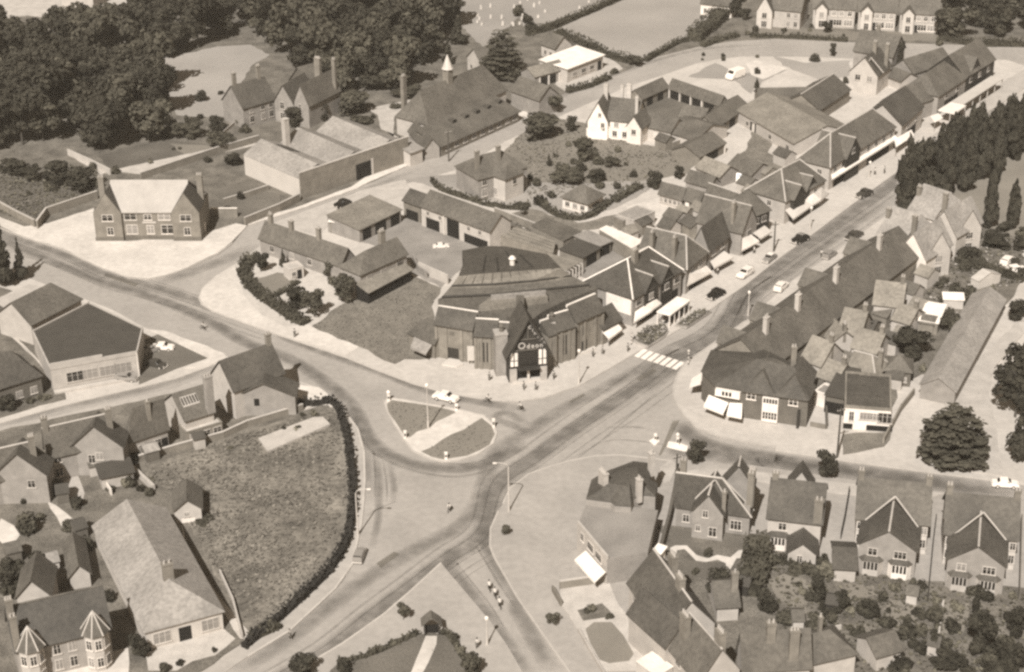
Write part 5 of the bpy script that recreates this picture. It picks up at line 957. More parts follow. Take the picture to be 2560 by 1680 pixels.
house('brick_villa', 'double-fronted brick villa with pale ridge tiles and projecting central gable', FF(1325, 600), FF(2225, 720), 5.5, 'villa', rise=3.9, R=FF(1800, 375), h1=4.6, wm='palebrick', rm='tile', cap='pavement', chim=((.06, .85, 11.4, 2), (.98, .45, 11, 2), (.99, .75, 11.4, 3)),
      wins=(('f', (.14,), 3.7, 1.6, 1.3), ('f', (.14,), 1.2, 1.1, 1.4), ('f', (.84,), 3.7, 1.5, 1.2), ('f', (.82,), 1.0, 1.8, 1.7)),
      wings=[dict(E0=FF(1520, 760), E1=FF(1895, 810), he=5.2, rise=3.2, roof='gy', D=7, wm='palebrick', rm='tile', cap='pavement', wins=(('f', (.42,), 4.2, .9, 1.3), ('f', (.2,), 1.6, .8, 1.1), ('f', (.68,), .9, 1.3, 1.7)), chim=((.98, .15, 8.4, 1, .6, .6),)),
             dict(E0=FF(1890, 420), E1=FF(2260, 460), he=5.5, rise=3.4, roof='gy', R=FF(2150, 130), wm='palebrick', rm='tile', cap='pavement')])
house('detached_house', 'detached house with dark roof, tall front chimney and white bay window', D3(205, 248), D3(655, 300), 5.6, rise=4.0, D=10, wm='cream', rm='tile', chim=((.93, .02, 9.4, 2, 1.3, .8), (.05, .5, 10.4, 2)), wins=(('f', (.28,), 3.6, 1.3, 1.3),), bays=(('f', .22, 3.4, .3, 2.4, 'sunwhite'),),
      wings=[dict(E0=D3(375, 540), E1=D3(612, 560), he=2.7, rise=1.7, roof='gy', D=6, wm='cream', rm='tile', wins=(('f', (.42,), .9, .9, 1.3),)), dict(E0=D2(380, 1400), E1=D2(580, 1420), he=5.6, rise=2.8, roof='gy', R=D2(450, 1200), wm='cream', rm='tile')])
def semi(dx, dy, k, label, w1, w2):
    T = lambda x, y: D3(x + dx, y + dy)
    house('semi_detached_pair', label, T(960, 250), T(1565, 305), 5.6, 'semi-detached houses', rise=4.2, D=9.5, wm='render', rm='midtile', chim=((.98, .5, 11, 2, .9, .8), (.02, .5, 11, 2, .9, .8)), wins=(('f', (.05, .95), 3.6, .9, 1.3), ('f', (.05, .95), 1.2, .9, 1.5)),
          wings=[dict(E0=T(975, 468), E1=T(1465, 535), he=5.2, rise=2.9, roof='gy', D=9, wm='palebrick', rm='tile', cap='pavement', wins=(('f', (.25,), 3.4, 1.4, 1.3), ('f', (.73,), 3.4, 1.9, 1.3)), bays=(('f', .24, 3.4, .2, 2.6, w1), ('f', .74, 3.4, .2, 2.6, w2)))])
VAL = (('semi_detached_pair', D3(960, 250), D3(1565, 305), ((D3(1285, 70), 9.7, D3(1030, 272), 5.7), (D3(1285, 70), 9.7, D3(1478, 330), 5.7))), ('semi_detached_pair.001', D3(1715, 380), D3(2320, 435), ((D3(2035, 205), 9.7, D3(1790, 390), 5.7), (D3(2035, 205), 9.7, D3(2225, 440), 5.7))), ('brick_villa', FF(1325, 600), FF(2225, 720), ((FF(1790, 390), 9.5, FF(1550, 620), 5.6), (FF(1800, 390), 9.5, FF(1965, 670), 5.6))), ('gabled_house', A2(415, 1137), A2(960, 1010), ((A2(655, 885), 9.7, A2(588, 1065), 6), (A2(655, 885), 9.7, A2(858, 995), 6.2))))
semi(0, 0, 0, 'pair of semi-detached houses under one dark front gable, white bays, nearer the brick villa', 'cream', 'sunwhite')
semi(755, 130, 0, 'pair of semi-detached houses with dark front gable close to the right picture edge', 'cream', 'render')
house('side_garage', 'small dark-roofed garage beside the first semi-detached pair', D3(770, 680), D3(950, 690), 2.6, 'garage', rise=1.4, D=7, wm='cream', rm='tile')
house('path_wall_shed', 'narrow white shed by the passage wall next to the corner shop', FF(1050, 1265), FF(1120, 1290), 2.2, 'shed', roof='mono', rise=.3, D=1.8, wm='sunwhite', rm='sunwhite')
def big(dx, dy): pass
house('large_villa', 'large many-gabled house with broad dark roof at the garden corner', C3(1130, 800), C3(1425, 1235), 5.4, 'villa', rise=4.6, R=C3(1560, 830), wm='cream', rm='tile', cap='pavement', chim=((.72, .5, 11.5, 4, 1.6, .9), (.35, .62, 11.8, 4, 1.5, .9)), wins=(('f', (.2, .5, .8), 3.4, 1.3, 1.3), ('f', (.2, .5, .8), .9, 1.3, 1.6)),
      wings=[dict(E0=C3(1250, 1110), E1=C3(1330, 1200), he=4.6, rise=2.4, roof='gy', D=4, wm='cream', rm='tile', wins=(('f', (.5,), 1, 1.2, 1.5),))])
house('large_villa', 'adjoining dark-roofed villa at the bottom with broad chimney stacks', C3(1475, 1345), C3(1725, 1640), 5.0, 'villa', rise=4.4, R=C3(1880, 1330), wm='cream', rm='midtile', cap='pavement', chim=((.15, .25, 10.5, 4, 1.6, .9), (.9, .55, 11.5, 4, 1.6, .9)), wins=(('f', (.3, .7), 3.4, 1.3, 1.3),),
      wings=[dict(E0=C3(1440, 1340), E1=C3(1700, 1240), he=5.4, rise=3, roof='gy', D=9, wm='cream', rm='tile')])
house('bottom_house', 'house with broad grey hipped roof at the bottom edge right of the villas', D3(0, 1275 + 260), D3(560, 1498), 5.2, rise=4.4, R=D3(210, 1215), wm='cream', rm='midtile', chim=((.42, .42, 11, 2, 1.2, .9), (.75, .15, 10.4, 3, 1.3, .9)))
house('bottom_house', 'lower brown-roofed house at the bottom edge with one tiny white pot', D3(560, 1490), D3(950, 1400), 4.0, rise=2.2, D=6.5, h0=2, h1=2.5, wm='cream', rm='midtile', chim=((.45, .55, 8.4, 1, .5, .5),))
house('bottom_garage', 'low grey roof beside shrubs at the lower right edge', D3(1130, 1430), D3(1340, 1370), 2.8, 'garage', rise=1.4, D=5, wm='cream', rm='midtile')
house('garden_room', 'small gabled outbuilding behind the chimneys of the large villa', C3(1880, 1010), C3(2060, 1000), 2.8, 'outbuilding', rise=2, D=7, wm='cream', rm='midtile', chim=((.9, .3, 7, 1),))
house('glass_lean_to', 'white flat canopy at the bottom edge left of the dark villas', C3(1370, 1600), C3(1500, 1520), 2.4, 'canopy', roof='mono', rise=.3, D=4, wm='cream', rm='sunwhite', oh=.1)
# ---------------------------------------------------------------- row of houses, top right
for i, (x0, x1, lab, gx) in enumerate(((590, 945, 'terraced house with pale front and no gable, left end of the far row', None), (975, 1292, 'terraced house with white-trimmed front gable in the middle of the far row', .2), (1328, 1652, 'terraced house with white-trimmed front gable at the right end of the far row', .23))):
    house('terraced_house', lab, D0(x0, 62 + 22 * i), D0(x1, 78 + 22 * i), 5.8, rise=4.6, D=10, wm='cream', rm='midtile', group='far row of terraced houses', wins=(('f', (.5, .68, .88), 3.6, 1.2, 1.5), ('f', (.6, .85), .8, 2.4, 1.8)), doors=(('f', .45, 1.1, 2.2, 'darkgap'),), fm='sunwhite',
          wings=[dict(E0=D0(x0 + 25, 72 + 22 * i), E1=D0(x0 + 118, 77 + 22 * i), he=6.0, rise=1.6, roof='gy', D=4, wm='render', rm='midtile', wins=(('f', (.5,), 3.5, 1.3, 1.6), ('f', (.5,), .7, 1.4, 1.9)))])
house('far_house', 'steep-roofed pale house left of the far terraced row', D0(235, 70), D0(480, 95), 5.6, rise=5, D=10, wm='cream', rm='midtile', wins=(('f', (.6, .85), 3.4, 1.1, 1.4), ('f', (.6, .85), .8, 1.1, 1.6)),
      wings=[dict(E0=D0(110, 85), E1=D0(240, 95), he=5.4, rise=4, roof='gy', D=8, wm='render', rm='midtile', wins=(('f', (.5,), 3.2, 1.4, 1.6), ('f', (.5,), .6, 1.6, 1.8)))])
house('far_cottage', 'white cottages just showing at the top edge beside the dry field', C0(1740, 25), C0(2000, 55), 3.6, 'cottage', rise=3, D=7, wm='sunwhite', rm='midtile', wins=(('f', (.15, .35, .55, .8), .8, 1.0, 1.4),))
house('far_house', 'low pale buildings behind trees at the top edge, upper left', (150, -25), (230, -18), 5, rise=4, D=9, wm='cream', rm='midtile')

for nm, e0, e1, ls in VAL:
    if nm in bpy.data.objects:
        iv = frame(e0, e1, 5.6 if nm != 'brick_villa' else 5.5)[0].inverted()
        for l in ls: line3(bpy.data.objects[nm], iv, *l)

# small yard buildings that crowd the ground behind the shops and the terrace
def shed(t, x, y, dx, dy, h, D, rise, wm, rm, label, roof='gx', group=None, **k): house('yard_shed', label, t(x, y), t(x + dx, y + dy), h, 'shed', group, roof=roof, rise=rise, D=D, wm=wm, rm=rm, oh=.2, **k)
g1 = 'little sheds in the back yards behind the shops'; l1 = 'little tiled shed crowded in the yards behind the main road shops'
for i, q in enumerate(((C1, 1420, 470, 110, 40, 2.5, 4, 1.2), (C1, 1520, 430, 90, 30, 2.4, 3, 1), (C1, 1370, 560, 100, 35, 2.6, 4, 1.4), (C1, 1560, 520, 90, 60, 2.8, 4, 1.2), (C1, 1640, 410, 100, 40, 2.6, 4, 1.2), (C1, 1240, 560, 90, -40, 2.4, 3.4, .8), (D1, -60, 190, 100, 35, 2.5, 4, 1.2), (D1, -20, 260, 80, 40, 2.6, 3.5, 1.1), (C1, 1880, 460, 90, 40, 3.0, 4, 1.4), (C1, 1650, 540, 90, 50, 2.8, 4, 1.3), (C1, 1120, 640, 90, -40, 2.4, 3.5, .9), (C0, 1350, 1180, 90, 30, 2.4, 3.4, 1.1), (C0, 1500, 1060, 80, 30, 2.4, 3.4, 1), (D0, 60, 1420, 120, 60, 2.6, 4, 1.2), (D0, 250, 1300, 100, 40, 2.6, 3.6, 1.2))):
    shed(*q, 'brick' if i % 2 else 'cream', ('midtile', 'asbestos', 'tile')[i % 3], l1, group=g1)
g2 = 'outbuildings in the terrace back yards'; l2 = 'small outbuilding in the crowded back yards of the long dark terrace'
for i, q in enumerate(((D1, 1090, 1300, 120, 40, 2.8, 4, 1.3), (D1, 1250, 1360, 140, 30, 2.8, 4, 1.2), (D1, 1400, 1230, 110, 35, 2.6, 3.6, 1.1), (D1, 1330, 1110, 110, 35, 2.8, 4, 1.4), (D1, 980, 1420, 110, 30, 2.6, 4, 1.2), (D1, 1260, 1480, 120, 35, 2.6, 4, 1.1), (D2, 780, 330, 100, 30, 2.6, 3.6, 1.1), (D2, 1180, 180, 110, 30, 2.8, 4, 1.3), (D2, 1120, 390, 90, 30, 2.4, 3.4, 1), (D2, 560, 560, 80, 20, 2.4, 3, .8), (D2, 460, 430, 90, 40, 2.8, 4, 1.2), (D1, 1450, 960, 110, 40, 2.8, 4, 1.3), (D1, 1500, 1380, 110, 20, 2.4, 3.4, 1), (D2, 1210, 490, 130, 20, 2.4, 3.4, .8))):
    shed(*q, 'cream' if i % 2 else 'brick', ('midtile', 'tile', 'asbestos')[i % 3], l2, group=g2)
g3 = 'garden sheds in the left gardens'; l3 = 'little garden shed in the back gardens at the left'
for i, q in enumerate(((A2, 480, 1480, 100, -15, 2.2, 3, .8), (A2, 760, 1250, 90, -20, 2.2, 3, .8), (A2, 1240, 1130, 110, -30, 2.2, 3, .6), (A2, 1650, 1020, 90, -20, 2.2, 2.5, .6), (A3, 60, 560, 120, -30, 2.3, 3, .9), (A3, 420, 640, 80, -20, 2.2, 3, .8), (A3, 640, 360, 100, -30, 2.2, 3, .8))):
    shed(*q, 'cream' if i % 2 else 'darkbrick', ('felt', 'midtile', 'paleroof')[i % 3], l3, group=g3)
g4 = 'garden sheds in the lower right gardens'; l4 = 'little garden shed in the lower right gardens'
for i, q in enumerate(((D3, 700, 980, 90, 15, 2.1, 2.6, .7), (D3, 1380, 900, 90, 15, 2.1, 2.6, .7), (D3, 1120, 1350, 100, 10, 2.2, 3, .8), (D3, 1560, 1330, 90, 20, 2.1, 2.6, .7), (C3, 2060, 820, 80, 20, 2.1, 2.6, .7), (D3, 420, 1130, 90, 0, 2.2, 3, .8))):
    shed(*q, 'cream' if i % 2 else 'timber', ('felt', 'midtile')[i % 2], l4, group=g4)
# ---------------------------------------------------------------- trees, shrubs, hedges
def crown_mesh(name, kind, seed, n, leaf, m='leaf'):
    """a crown of many small leaf clumps filling the unit box: x,y in -1..1, z in 0..1"""
    rnd = random.Random(seed); mb = MB(); lobes = []
    if kind == 'round':
        for _ in range(15):
            a = rnd.uniform(0, 6.28); r = rnd.uniform(.12, .68); z = rnd.uniform(.18, .86); r *= math.sqrt(max(.1, 1 - ((z - .45) / .62) ** 2)); lobes.append((r * math.cos(a), r * math.sin(a), z, rnd.uniform(.26, .42), rnd.uniform(.13, .2)))
    elif kind == 'column':
        for i in range(16):
            z = .06 + i * .058; r = .75 * math.sin(math.pi * min(1, .25 + z * .72)) ** .8; a = rnd.uniform(0, 6.28); lobes.append((r * .45 * math.cos(a), r * .45 * math.sin(a), z, r * .62, .09))
    elif kind == 'cone':
        for i in range(18):
            z = .05 + i * .053; r = .95 * (1 - z) + .06; a = rnd.uniform(0, 6.28); lobes.append((r * .42 * math.cos(a), r * .42 * math.sin(a), z, r * .62, .06))
    elif kind == 'tier':
        for lv in range(10):
            z = .08 + .095 * lv; R_ = (1 - z ** 1.8) ** .55 + .04; kk = max(3, int(9 * R_))
            for q in range(kk):
                a = 6.283 * q / kk + lv * .7 + rnd.uniform(-.3, .3); l_ = R_ * rnd.uniform(.55, .82); lobes.append((l_ * math.cos(a), l_ * math.sin(a), z + rnd.uniform(-.012, .012) - .03 * l_, .26 * (.5 + .5 * R_), .016))
            lobes.append((0, 0, z, .3 * R_ + .05, .016))
    else:
        for _ in range(9):
            a = rnd.uniform(0, 6.28); r = rnd.uniform(.05, .55); lobes.append((r * math.cos(a), r * math.sin(a), rnd.uniform(.2, .62), rnd.uniform(.38, .5), rnd.uniform(.25, .36)))
    wts = [l[3] ** 2 for l in lobes]
    for _ in range(n):
        l = rnd.choices(lobes, wts)[0]
        while True:
            d = Vector((rnd.gauss(0, 1), rnd.gauss(0, 1), rnd.gauss(0, 1)))
            if d.length > .1: break
        d.normalize(); s = rnd.uniform(.72, 1.06) if rnd.random() < .85 else rnd.uniform(.3, .8)
        p = Vector((l[0] + d.x * l[3] * s, l[1] + d.y * l[3] * s, l[2] + d.z * l[4] * s))
        if p.z < .01: p.z = rnd.uniform(.01, .08)
        nn = (d + Vector((rnd.uniform(-.7, .7), rnd.uniform(-.7, .7), rnd.uniform(-.4, .9)))).normalized(); a = nn.orthogonal().normalized(); b = nn.cross(a); t = rnd.uniform(0, 3.1)
        if kind == 'tier': nn = (Vector((0, 0, 1)) + nn * .35).normalized(); a = nn.orthogonal().normalized(); b = nn.cross(a)
        a, b = a * math.cos(t) + b * math.sin(t), b * math.cos(t) - a * math.sin(t)
        k = leaf * rnd.uniform(.6, 1.35); zf = .5
        c4 = [p + a * k, p + b * k * .8, p - a * k * .9, p - b * k * .75]
        mb.poly([(q.x, q.y, p.z + (q.z - p.z) * zf) for q in c4])
    return mb.mesh(name, m)
CR = {'round': [crown_mesh('crown', 'round', s, 1500, .105) for s in (1, 2, 3, 4, 5)], 'dark': [crown_mesh('crown', 'round', s, 1500, .105, 'leafdark') for s in (11, 12, 13, 14)], 'pale': [crown_mesh('crown', 'round', s, 1300, .11, 'leafpale') for s in (21, 22, 23)],
      'column': [crown_mesh('crown', 'column', s, 1500, .16, 'leafdark') for s in (31, 32, 33)], 'cone': [crown_mesh('crown', 'cone', s, 1200, .13, 'leafdark') for s in (41, 42)], 'tier': [crown_mesh('crown', 'tier', s, 3200, .075, 'leaf') for s in (51, 52)],
      'bush': [crown_mesh('crown', 'bush', s, 550, .16) for s in (61, 62, 63)], 'darkbush': [crown_mesh('crown', 'bush', s, 550, .16, 'leafdark') for s in (71, 72)], 'palebush': [crown_mesh('crown', 'bush', s, 450, .17, 'leafpale') for s in (81, 82)]}
def trunk_mesh(seed):
    rnd = random.Random(seed); mb = MB(); mb.tube([(0, 0, 0), (.03, 0, .25), (0, .02, .5), (.02, 0, .78)], [.075, .055, .042, .015], 7)
    for i in range(6):
        a = i * 1.05 + rnd.uniform(-.3, .3); z = .26 + i * .06; mb.tube([(0, 0, z), (.3 * math.cos(a), .3 * math.sin(a), z + .13), (.6 * math.cos(a), .6 * math.sin(a), z + .2)], [.03, .018, .006], 5)
    return mb.mesh('trunk', 'bark')
TRK = [trunk_mesh(s) for s in (1, 2, 3)]
trnd = random.Random(7)
def plant(kind, g, wd, h, label, group=None, name=None, lift=None, cat=None, clear=0.0):
    bush = 'bush' in kind
    o = empty(name or ('shrub' if bush else {'column': 'poplar', 'cone': 'conifer', 'tier': 'cedar'}.get(kind, 'tree')), (g.x, g.y, .05), trnd.uniform(0, 6.28), label, cat or ('shrub' if bush else 'tree'), group)
    lift = (0 if bush else .06 * h) if lift is None else lift
    c = link('crown', trnd.choice(CR[kind]), o, Matrix.Translation((0, 0, lift)) @ Matrix.Diagonal((wd / 2, wd / 2, h - lift, 1)))
    k = max(1.0, (h - lift) * .35 + 1) if not bush else 1
    t = link('trunk', trnd.choice(TRK), o, Matrix.Diagonal((wd * .3, wd * .3, h, 1)) if not bush else Matrix.Diagonal((wd * .3, wd * .3, h * .8, 1)))
    return o
def T(kind, t, cx, y0, y1, wpx, label, group=None, **k):
    b = t(cx, y1); tp = t(cx, y0); wd = abs(t(cx + wpx, 0)[0] - t(cx, 0)[0]) * mpp(b)
    off = wd * .5 * .47 / mpp(b) * (.85 if kind == 'tier' and wd > 9 else .55 if 'bush' in kind or kind in ('round', 'dark', 'pale') else .4)
    b2 = (b[0], b[1] - off); g = G(b2); h = max(.6, hsolve(b2, tp[1] + off * .6))
    return plant(kind, g, wd, h, label, group, **k)
T('round', C0, 470, 725, 985, 225, 'dense round tree by the street right of the school, upper of two')
T('round', C0, 385, 930, 1225, 410, 'broad round tree overhanging the street right of the school, lower of two')
T('dark', C0, 650, 985, 1140, 130, 'dark shrubby tree left of the white inn', name='tree')
T('round', C0, 750, 1150, 1405, 255, 'round spiky garden tree below the white inn')
T('round', C0, 990, 1300, 1445, 160, 'small bushy tree right of the round garden tree')
T('palebush', C0, 1030, 1220, 1310, 90, 'little pale shrub between garden tree and inn yard')
T('round', C1, 590, 20, 240, 330, 'wide spreading tree behind the white bungalow')
T('dark', C1, 840, 60, 220, 190, 'dark bushy tree right of the wide tree behind the bungalow')
T('cone', C1, 450, -60, 60, 60, 'small dark conifer at the edge of the villa garden')
T('darkbush', C1, 375, 275, 410, 160, 'dark rounded bush at the left of the white bungalow')
T('bush', C1, 470, 250, 340, 120, 'garden shrub right behind the dark bungalow bush')
T('dark', C1, 1350, 75, 265, 185, 'dark round tree standing left of the yard cottages')
T('dark', C1, 1555, 35, 175, 115, 'dark oval bush-like tree behind the yard cottages')
T('darkbush', C1, 290, 105, 175, 70, 'small dark bush beside the double-fronted villa')
T('round', C1, 210, 345, 510, 70, 'tiny lollipop tree by the end of the curved hedge', lift=2.2)
T('bush', C1, 880, 170, 260, 120, 'shrub at the right side of the bungalow roof')
T('bush', C1, 350, 130, 240, 110, 'shrub on the villa lawn near the wide tree')
T('round', C0, 1190, 445, 580, 150, 'round tree at the near corner of the dry field')
T('bush', C0, 1000, 570, 640, 90, 'shrub by the gateposts of the white workshop')
T('dark', C0, 290, 95, 300, 170, 'dark tree beside the cemetery hedge')
T('tier', B0, 2160, 190, 740, 390, 'tall layered cedar beside the school roof')
T('cone', B0, 1790, 110, 400, 190, 'dark pointed conifer above the school cupola')
T('cone', B0, 1700, 300, 560, 120, 'slim conifer left of the white cupola')
T('bush', B0, 2290, 20, 160, 150, 'shrub among the gravestones by the cedar')
T('dark', C0, 2050, -60, 180, 180, 'dark tree at the far corner of the dry field', name='tree')
for a, lab in (((110, 765, 975, 180), 'dark tree at the pale tip of the hedged corner lawn'), ((690, 850, 1010, 120), 'small tree against the depot barn wall'), ((800, 940, 1240, 250), 'large bushy tree in front of the depot house'), ((560, 1080, 1350, 220), 'bushy tree at the lower corner of the hedged lawn'), ((390, 1060, 1300, 250), 'spreading dark tree over the hedge by the pale forecourt')):
    T('dark' if a[0] in (110, 390) else 'round', B1, *a, lab)
T('cone', B1, 300, 755, 915, 90, 'small pointed conifer on the hedged corner lawn')
T('cone', A1, 60, 530, 1090, 210, 'tall dark conifer at the left edge by the road')
T('cone', A1, 185, 660, 1030, 150, 'second dark conifer at the left edge, slightly shorter')
T('dark', A1, -40, 700, 1110, 200, 'dark tree half outside the left edge by the road')
T('dark', A0, 1980, 1265, 1435, 200, 'dark round tree at the garden wall beside the works')
T('darkbush', A1, 2050, 255, 350, 90, 'small round dark bush in the allotment')
T('darkbush', A0, 1700, 740, 880, 130, 'dark bush on the pale lawn')
T('darkbush', A0, 1870, 765, 815, 70, 'smaller dark bush on the pale lawn')
T('dark', A0, 1850, 970, 1130, 200, 'dark tree at the lower lawn edge left of the villa')
T('round', A0, 1880, 1080, 1300, 270, 'bushy tree below the villa lawn')
T('round', A0, 1600, 1010, 1200, 300, 'spreading tree between lawn and garden plots')
T('bush', A0, 1440, 1060, 1190, 200, 'pale shrubbery left of the villa trees')
T('dark', B0, 380, 885, 1100, 240, 'dark tree in front of the villa gables')
T('dark', B0, 600, 870, 1060, 210, 'dark tree right of the villa gables')
T('round', B0, 900, 740, 1010, 380, 'spreading bushy tree between villa and school drive')
T('round', B0, 1340, 690, 850, 290, 'rounded tree by the school chimney')
T('bush', B0, 1280, 860, 935, 170, 'low shrub on the school drive')
T('bush', B0, 980, 960, 1080, 260, 'shrubbery behind the works roof')
T('tier', D2, 1760, 650, 1300, 640, 'huge layered cedar at the right beside the white-fronted cafe')
T('dark', D2, 2300, 190, 900, 560, 'dark tree filling the right edge above the cedar')
T('dark', D2, 2370, 700, 1240, 380, 'second dark tree at the right edge level with the cedar')
T('dark', D2, 700, 1095, 1370, 230, 'dark rounded street tree by the telegraph pole')
T('dark', D1, 2290, 1170, 1390, 260, 'dark tree by the pale track at the right edge')
T('round', D1, 1740, 1240, 1500, 190, 'bushy garden tree behind the terrace wings')
T('dark', D2, 1420, 60, 370, 400, 'wide shrubby tree between terrace yards and long shed')
T('dark', C2, 1710, 1030, 1250, 200, 'dark pointed tree behind the brick villa by the road island')
T('dark', C3, 1910, 690, 965, 280, 'dark spiky bush on the villa lawn')
T('round', C3, 85, 310, 420, 105, 'lone round street tree on the right pavement near the lamp', lift=.5)
T('round', C3, 485, 1040, 1180, 140, 'lone round street tree further down the right pavement', lift=.5)
T('round', B3, 1320, 975, 1140, 130, 'small round tree on the left corner of the memorial garden', lift=.5)
for a, k, lab in (((190, 870, 1080, 250), 'dark', 'domed dark tree on the lawn behind the chimneys'), ((790, 860, 1090, 240), 'dark', 'round dark garden tree below the detached house'), ((1060, 930, 1140, 190), 'dark', 'neat ball-shaped dark tree, middle of the gardens'),
    ((600, 1080, 1300, 270), 'round', 'bushy tree above the bottom house roof'), ((1610, 1210, 1420, 175), 'dark', 'dark upright bush left of the pale garden path'), ((2010, 1070, 1470, 310), 'dark', 'large dark tree at the lower right'), ((2280, 1000, 1310, 260), 'dark', 'dark tree at the lower right edge'),
    ((1330, 1390, 1580, 320), 'darkbush', 'low dark shrubbery at the bottom right, left part'), ((1720, 1400, 1580, 370), 'dark', 'dark bushy mass at the bottom right below the garden path'), ((2150, 1450, 1620, 360), 'dark', 'dark bush in the bottom right corner'),
    ((700, 640, 800, 220), 'pale', 'pale shrub tree by the detached house extension'), ((1180, 850, 990, 120), 'bush', 'shrub before the first bay windows'), ((960, 1150, 1290, 200), 'bush', 'shrubbery left of the small lower right lawn'), ((480, 630, 760, 300), 'bush', 'hedge-like shrubs below the detached house'), ((620, 760, 1000, 150), 'dark', 'dark upright tree at the garden divide'),
    ((1240, 1200, 1330, 200), 'darkbush', 'dark shrub below the small lawn'), ((1500, 1000, 1140, 100), 'bush', 'shrub on the fence between the two semi-detached gardens'), ((1600, 1040, 1110, 110), 'palebush', 'pale bush on the garden fence'), ((2280, 870, 960, 120), 'palebush', 'pale shrub by the right semi-detached houses'), ((360, 1020, 1180, 280), 'bush', 'shrub bank above the lower right roofs'), ((1040, 1280, 1400, 180), 'bush', 'small shrub right of the brown-roofed house')):
    T(k, D3, *a, lab)
T('column', D3, 1960, 800, 1110, 90, 'slim dark column tree before the right semi-detached houses')
for a, k, lab in (((440, 1420, 1640, 330), 'dark', 'dark tree cut by the bottom edge at the road side'), ((830, 1440, 1600, 170), 'darkbush', 'dark bush at the bottom edge of the memorial garden'), ((1880, 1390, 1640, 230), 'round', 'bushy tree at the right side of the memorial garden'), ((1800, 1320, 1420, 90), 'palebush', 'pale rose bush by the memorial garden hedge'), ((1760, 1220, 1310, 60), 'darkbush', 'thin dark shrub right of the lychgate')):
    T(k, B3, *a, lab)
for a, k, lab in (((1200, 1240, 1450, 250), 'dark', 'dark pointed tree between bay villa and hall'), ((930, 840, 990, 160), 'darkbush', 'dark bush at the hall side'), ((150, 590, 960, 400), 'dark', 'large dark tree behind the bay villa'), ((230, 170, 420, 230), 'bush', 'shrubs in the garden of the house at the left edge'), ((1400, 1460, 1580, 150), 'bush', 'round shrub on the hall forecourt, left'), ((1530, 1440, 1520, 90), 'darkbush', 'small round shrub on the hall forecourt, right'), ((1820, 1340, 1410, 60), 'darkbush', 'tiny dark shrub at the hall gate'), ((740, 400, 560, 130), 'bush', 'shrub beside the outbuilding left of the hall'), ((1740, 240, 330, 230), 'bush', 'low bush beside the field shed')):
    T(k, A3, *a, lab)
for a, k, lab in (((60, 630, 800, 190), 'dark', 'dark garden tree at the left edge'), ((380, 610, 700, 150), 'palebush', 'pale shrub below the dark-roofed edge house'), ((250, 640, 720, 120), 'bush', 'shrub in the front garden at the left edge'), ((1130, 1120, 1240, 160), 'darkbush', 'dark bush at the corner of the square brick house'), ((430, 1320, 1460, 170), 'darkbush', 'dark bush in the shadow beside the left gable house'), ((1290, 1330, 1380, 90), 'palebush', 'pale shrub by the garden shed wall'), ((1960, 1060, 1110, 80), 'palebush', 'pale weed clump on the field edge'), ((930, 1400, 1470, 120), 'bush', 'shrub in front of the dark felt shed')):
    T(k, A2, *a, lab)
T('dark', D0, 760, 365, 490, 80, 'dark upright bush on the bend before the far row')
T('tier', D0, 600, 445, 530, 100, 'small flat-topped tree on the green bank')
T('darkbush', D0, 110, 560, 640, 80, 'dark shrub beside the van on the pale ground'); T('darkbush', D0, 110, 650, 760, 60, 'second dark shrub below the van'); T('bush', D0, 180, 800, 835, 90, 'flat dark weed patch by the low barn')
T('dark', D0, 1310, 350, 620, 90, 'dark column-like tree behind the pale-gabled house')
T('bush', D0, 860, 640, 720, 90, 'shrub by the pale-gabled house')
T('dark', D0, 700, 170, 300, 110, 'garden tree before the left far terraced house')
T('palebush', D0, 1660, 280, 400, 90, 'pale blossom bush at the corner of the far row')
T('dark', D0, 20, 60, 190, 90, 'dark tree left of the steep-roofed far house')
T('dark', C1, 40, 0, 0.1, 1, 'x') if False else None
for a in ((480, -20, 240, 330, 'dark garden tree under the wood left of the diagonal wall'), (730, 60, 305, 330, 'dark round tree beside the left gable of the public building'), (150, -30, 160, 300, 'dark tree over the garden plots at the left edge'), (300, 60, 200, 200, 'smaller dark tree among the garden plots')): T('dark', A1, *a)
# poplars and trees along the right side of the main road
pk = 'row of tall dark poplars beside the main road'
pr = random.Random(3)
for r_, (x0, y0, n_, hh) in enumerate(((1370, 445, 11, 17.5), (1530, 360, 10, 16.5), (1700, 330, 8, 16), (1890, 270, 6, 15))):
    for i in range(n_):
        x, y = x0 + i * 124 + pr.uniform(-26, 26), y0 - i * 85 + pr.uniform(-20, 20); first = r_ == 0 and i == 0
        plant('column' if pr.random() < .85 else 'dark', G(D1(x, y)), pr.uniform(5.0, 6.8), hh * (1 - .035 * i) * pr.uniform(.8, 1.12), 'tall dark poplar at the near end of the row, beside the main road' if first else ('tall dark poplar in the rank along the main road kerb' if r_ == 0 else 'dark pointed tree in the ranks behind the kerbside poplars'), None if first else (pk if r_ == 0 else 'ranks of pointed trees behind the kerbside poplars'), name='poplar', lift=.9)
T('column', D1, 2080, -60, 605, 190, 'single tall poplar standing apart, right of the steep-gabled villas')
T('column', D1, 2270, 150, 610, 140, 'narrow poplar right of the single tall one')
T('dark', D1, 2190, 500, 640, 150, 'dark bush at the foot of the single poplar')
for a, lab in (((1900, 700, 860, 300), 'dark hedge-like tree mass behind the steep-gabled villas'), ((2150, 600, 790, 330), 'shrubby bank at the right beyond the gabled villas'), ((2360, 640, 800, 200), 'bushes at the right edge above the car park hedge')): T('dark', D1, *a, lab)
for x, y, w_ in ((2640, 560, 9), (2700, 760, 10), (2660, 1000, 9), (2780, 900, 11), (2720, 1180, 9), (2840, 640, 10)): plant('dark', G((x, y)), w_, w_ * 1.1, 'dark tree standing beyond the right picture edge', 'trees beyond the right edge') if x < 2600 else None
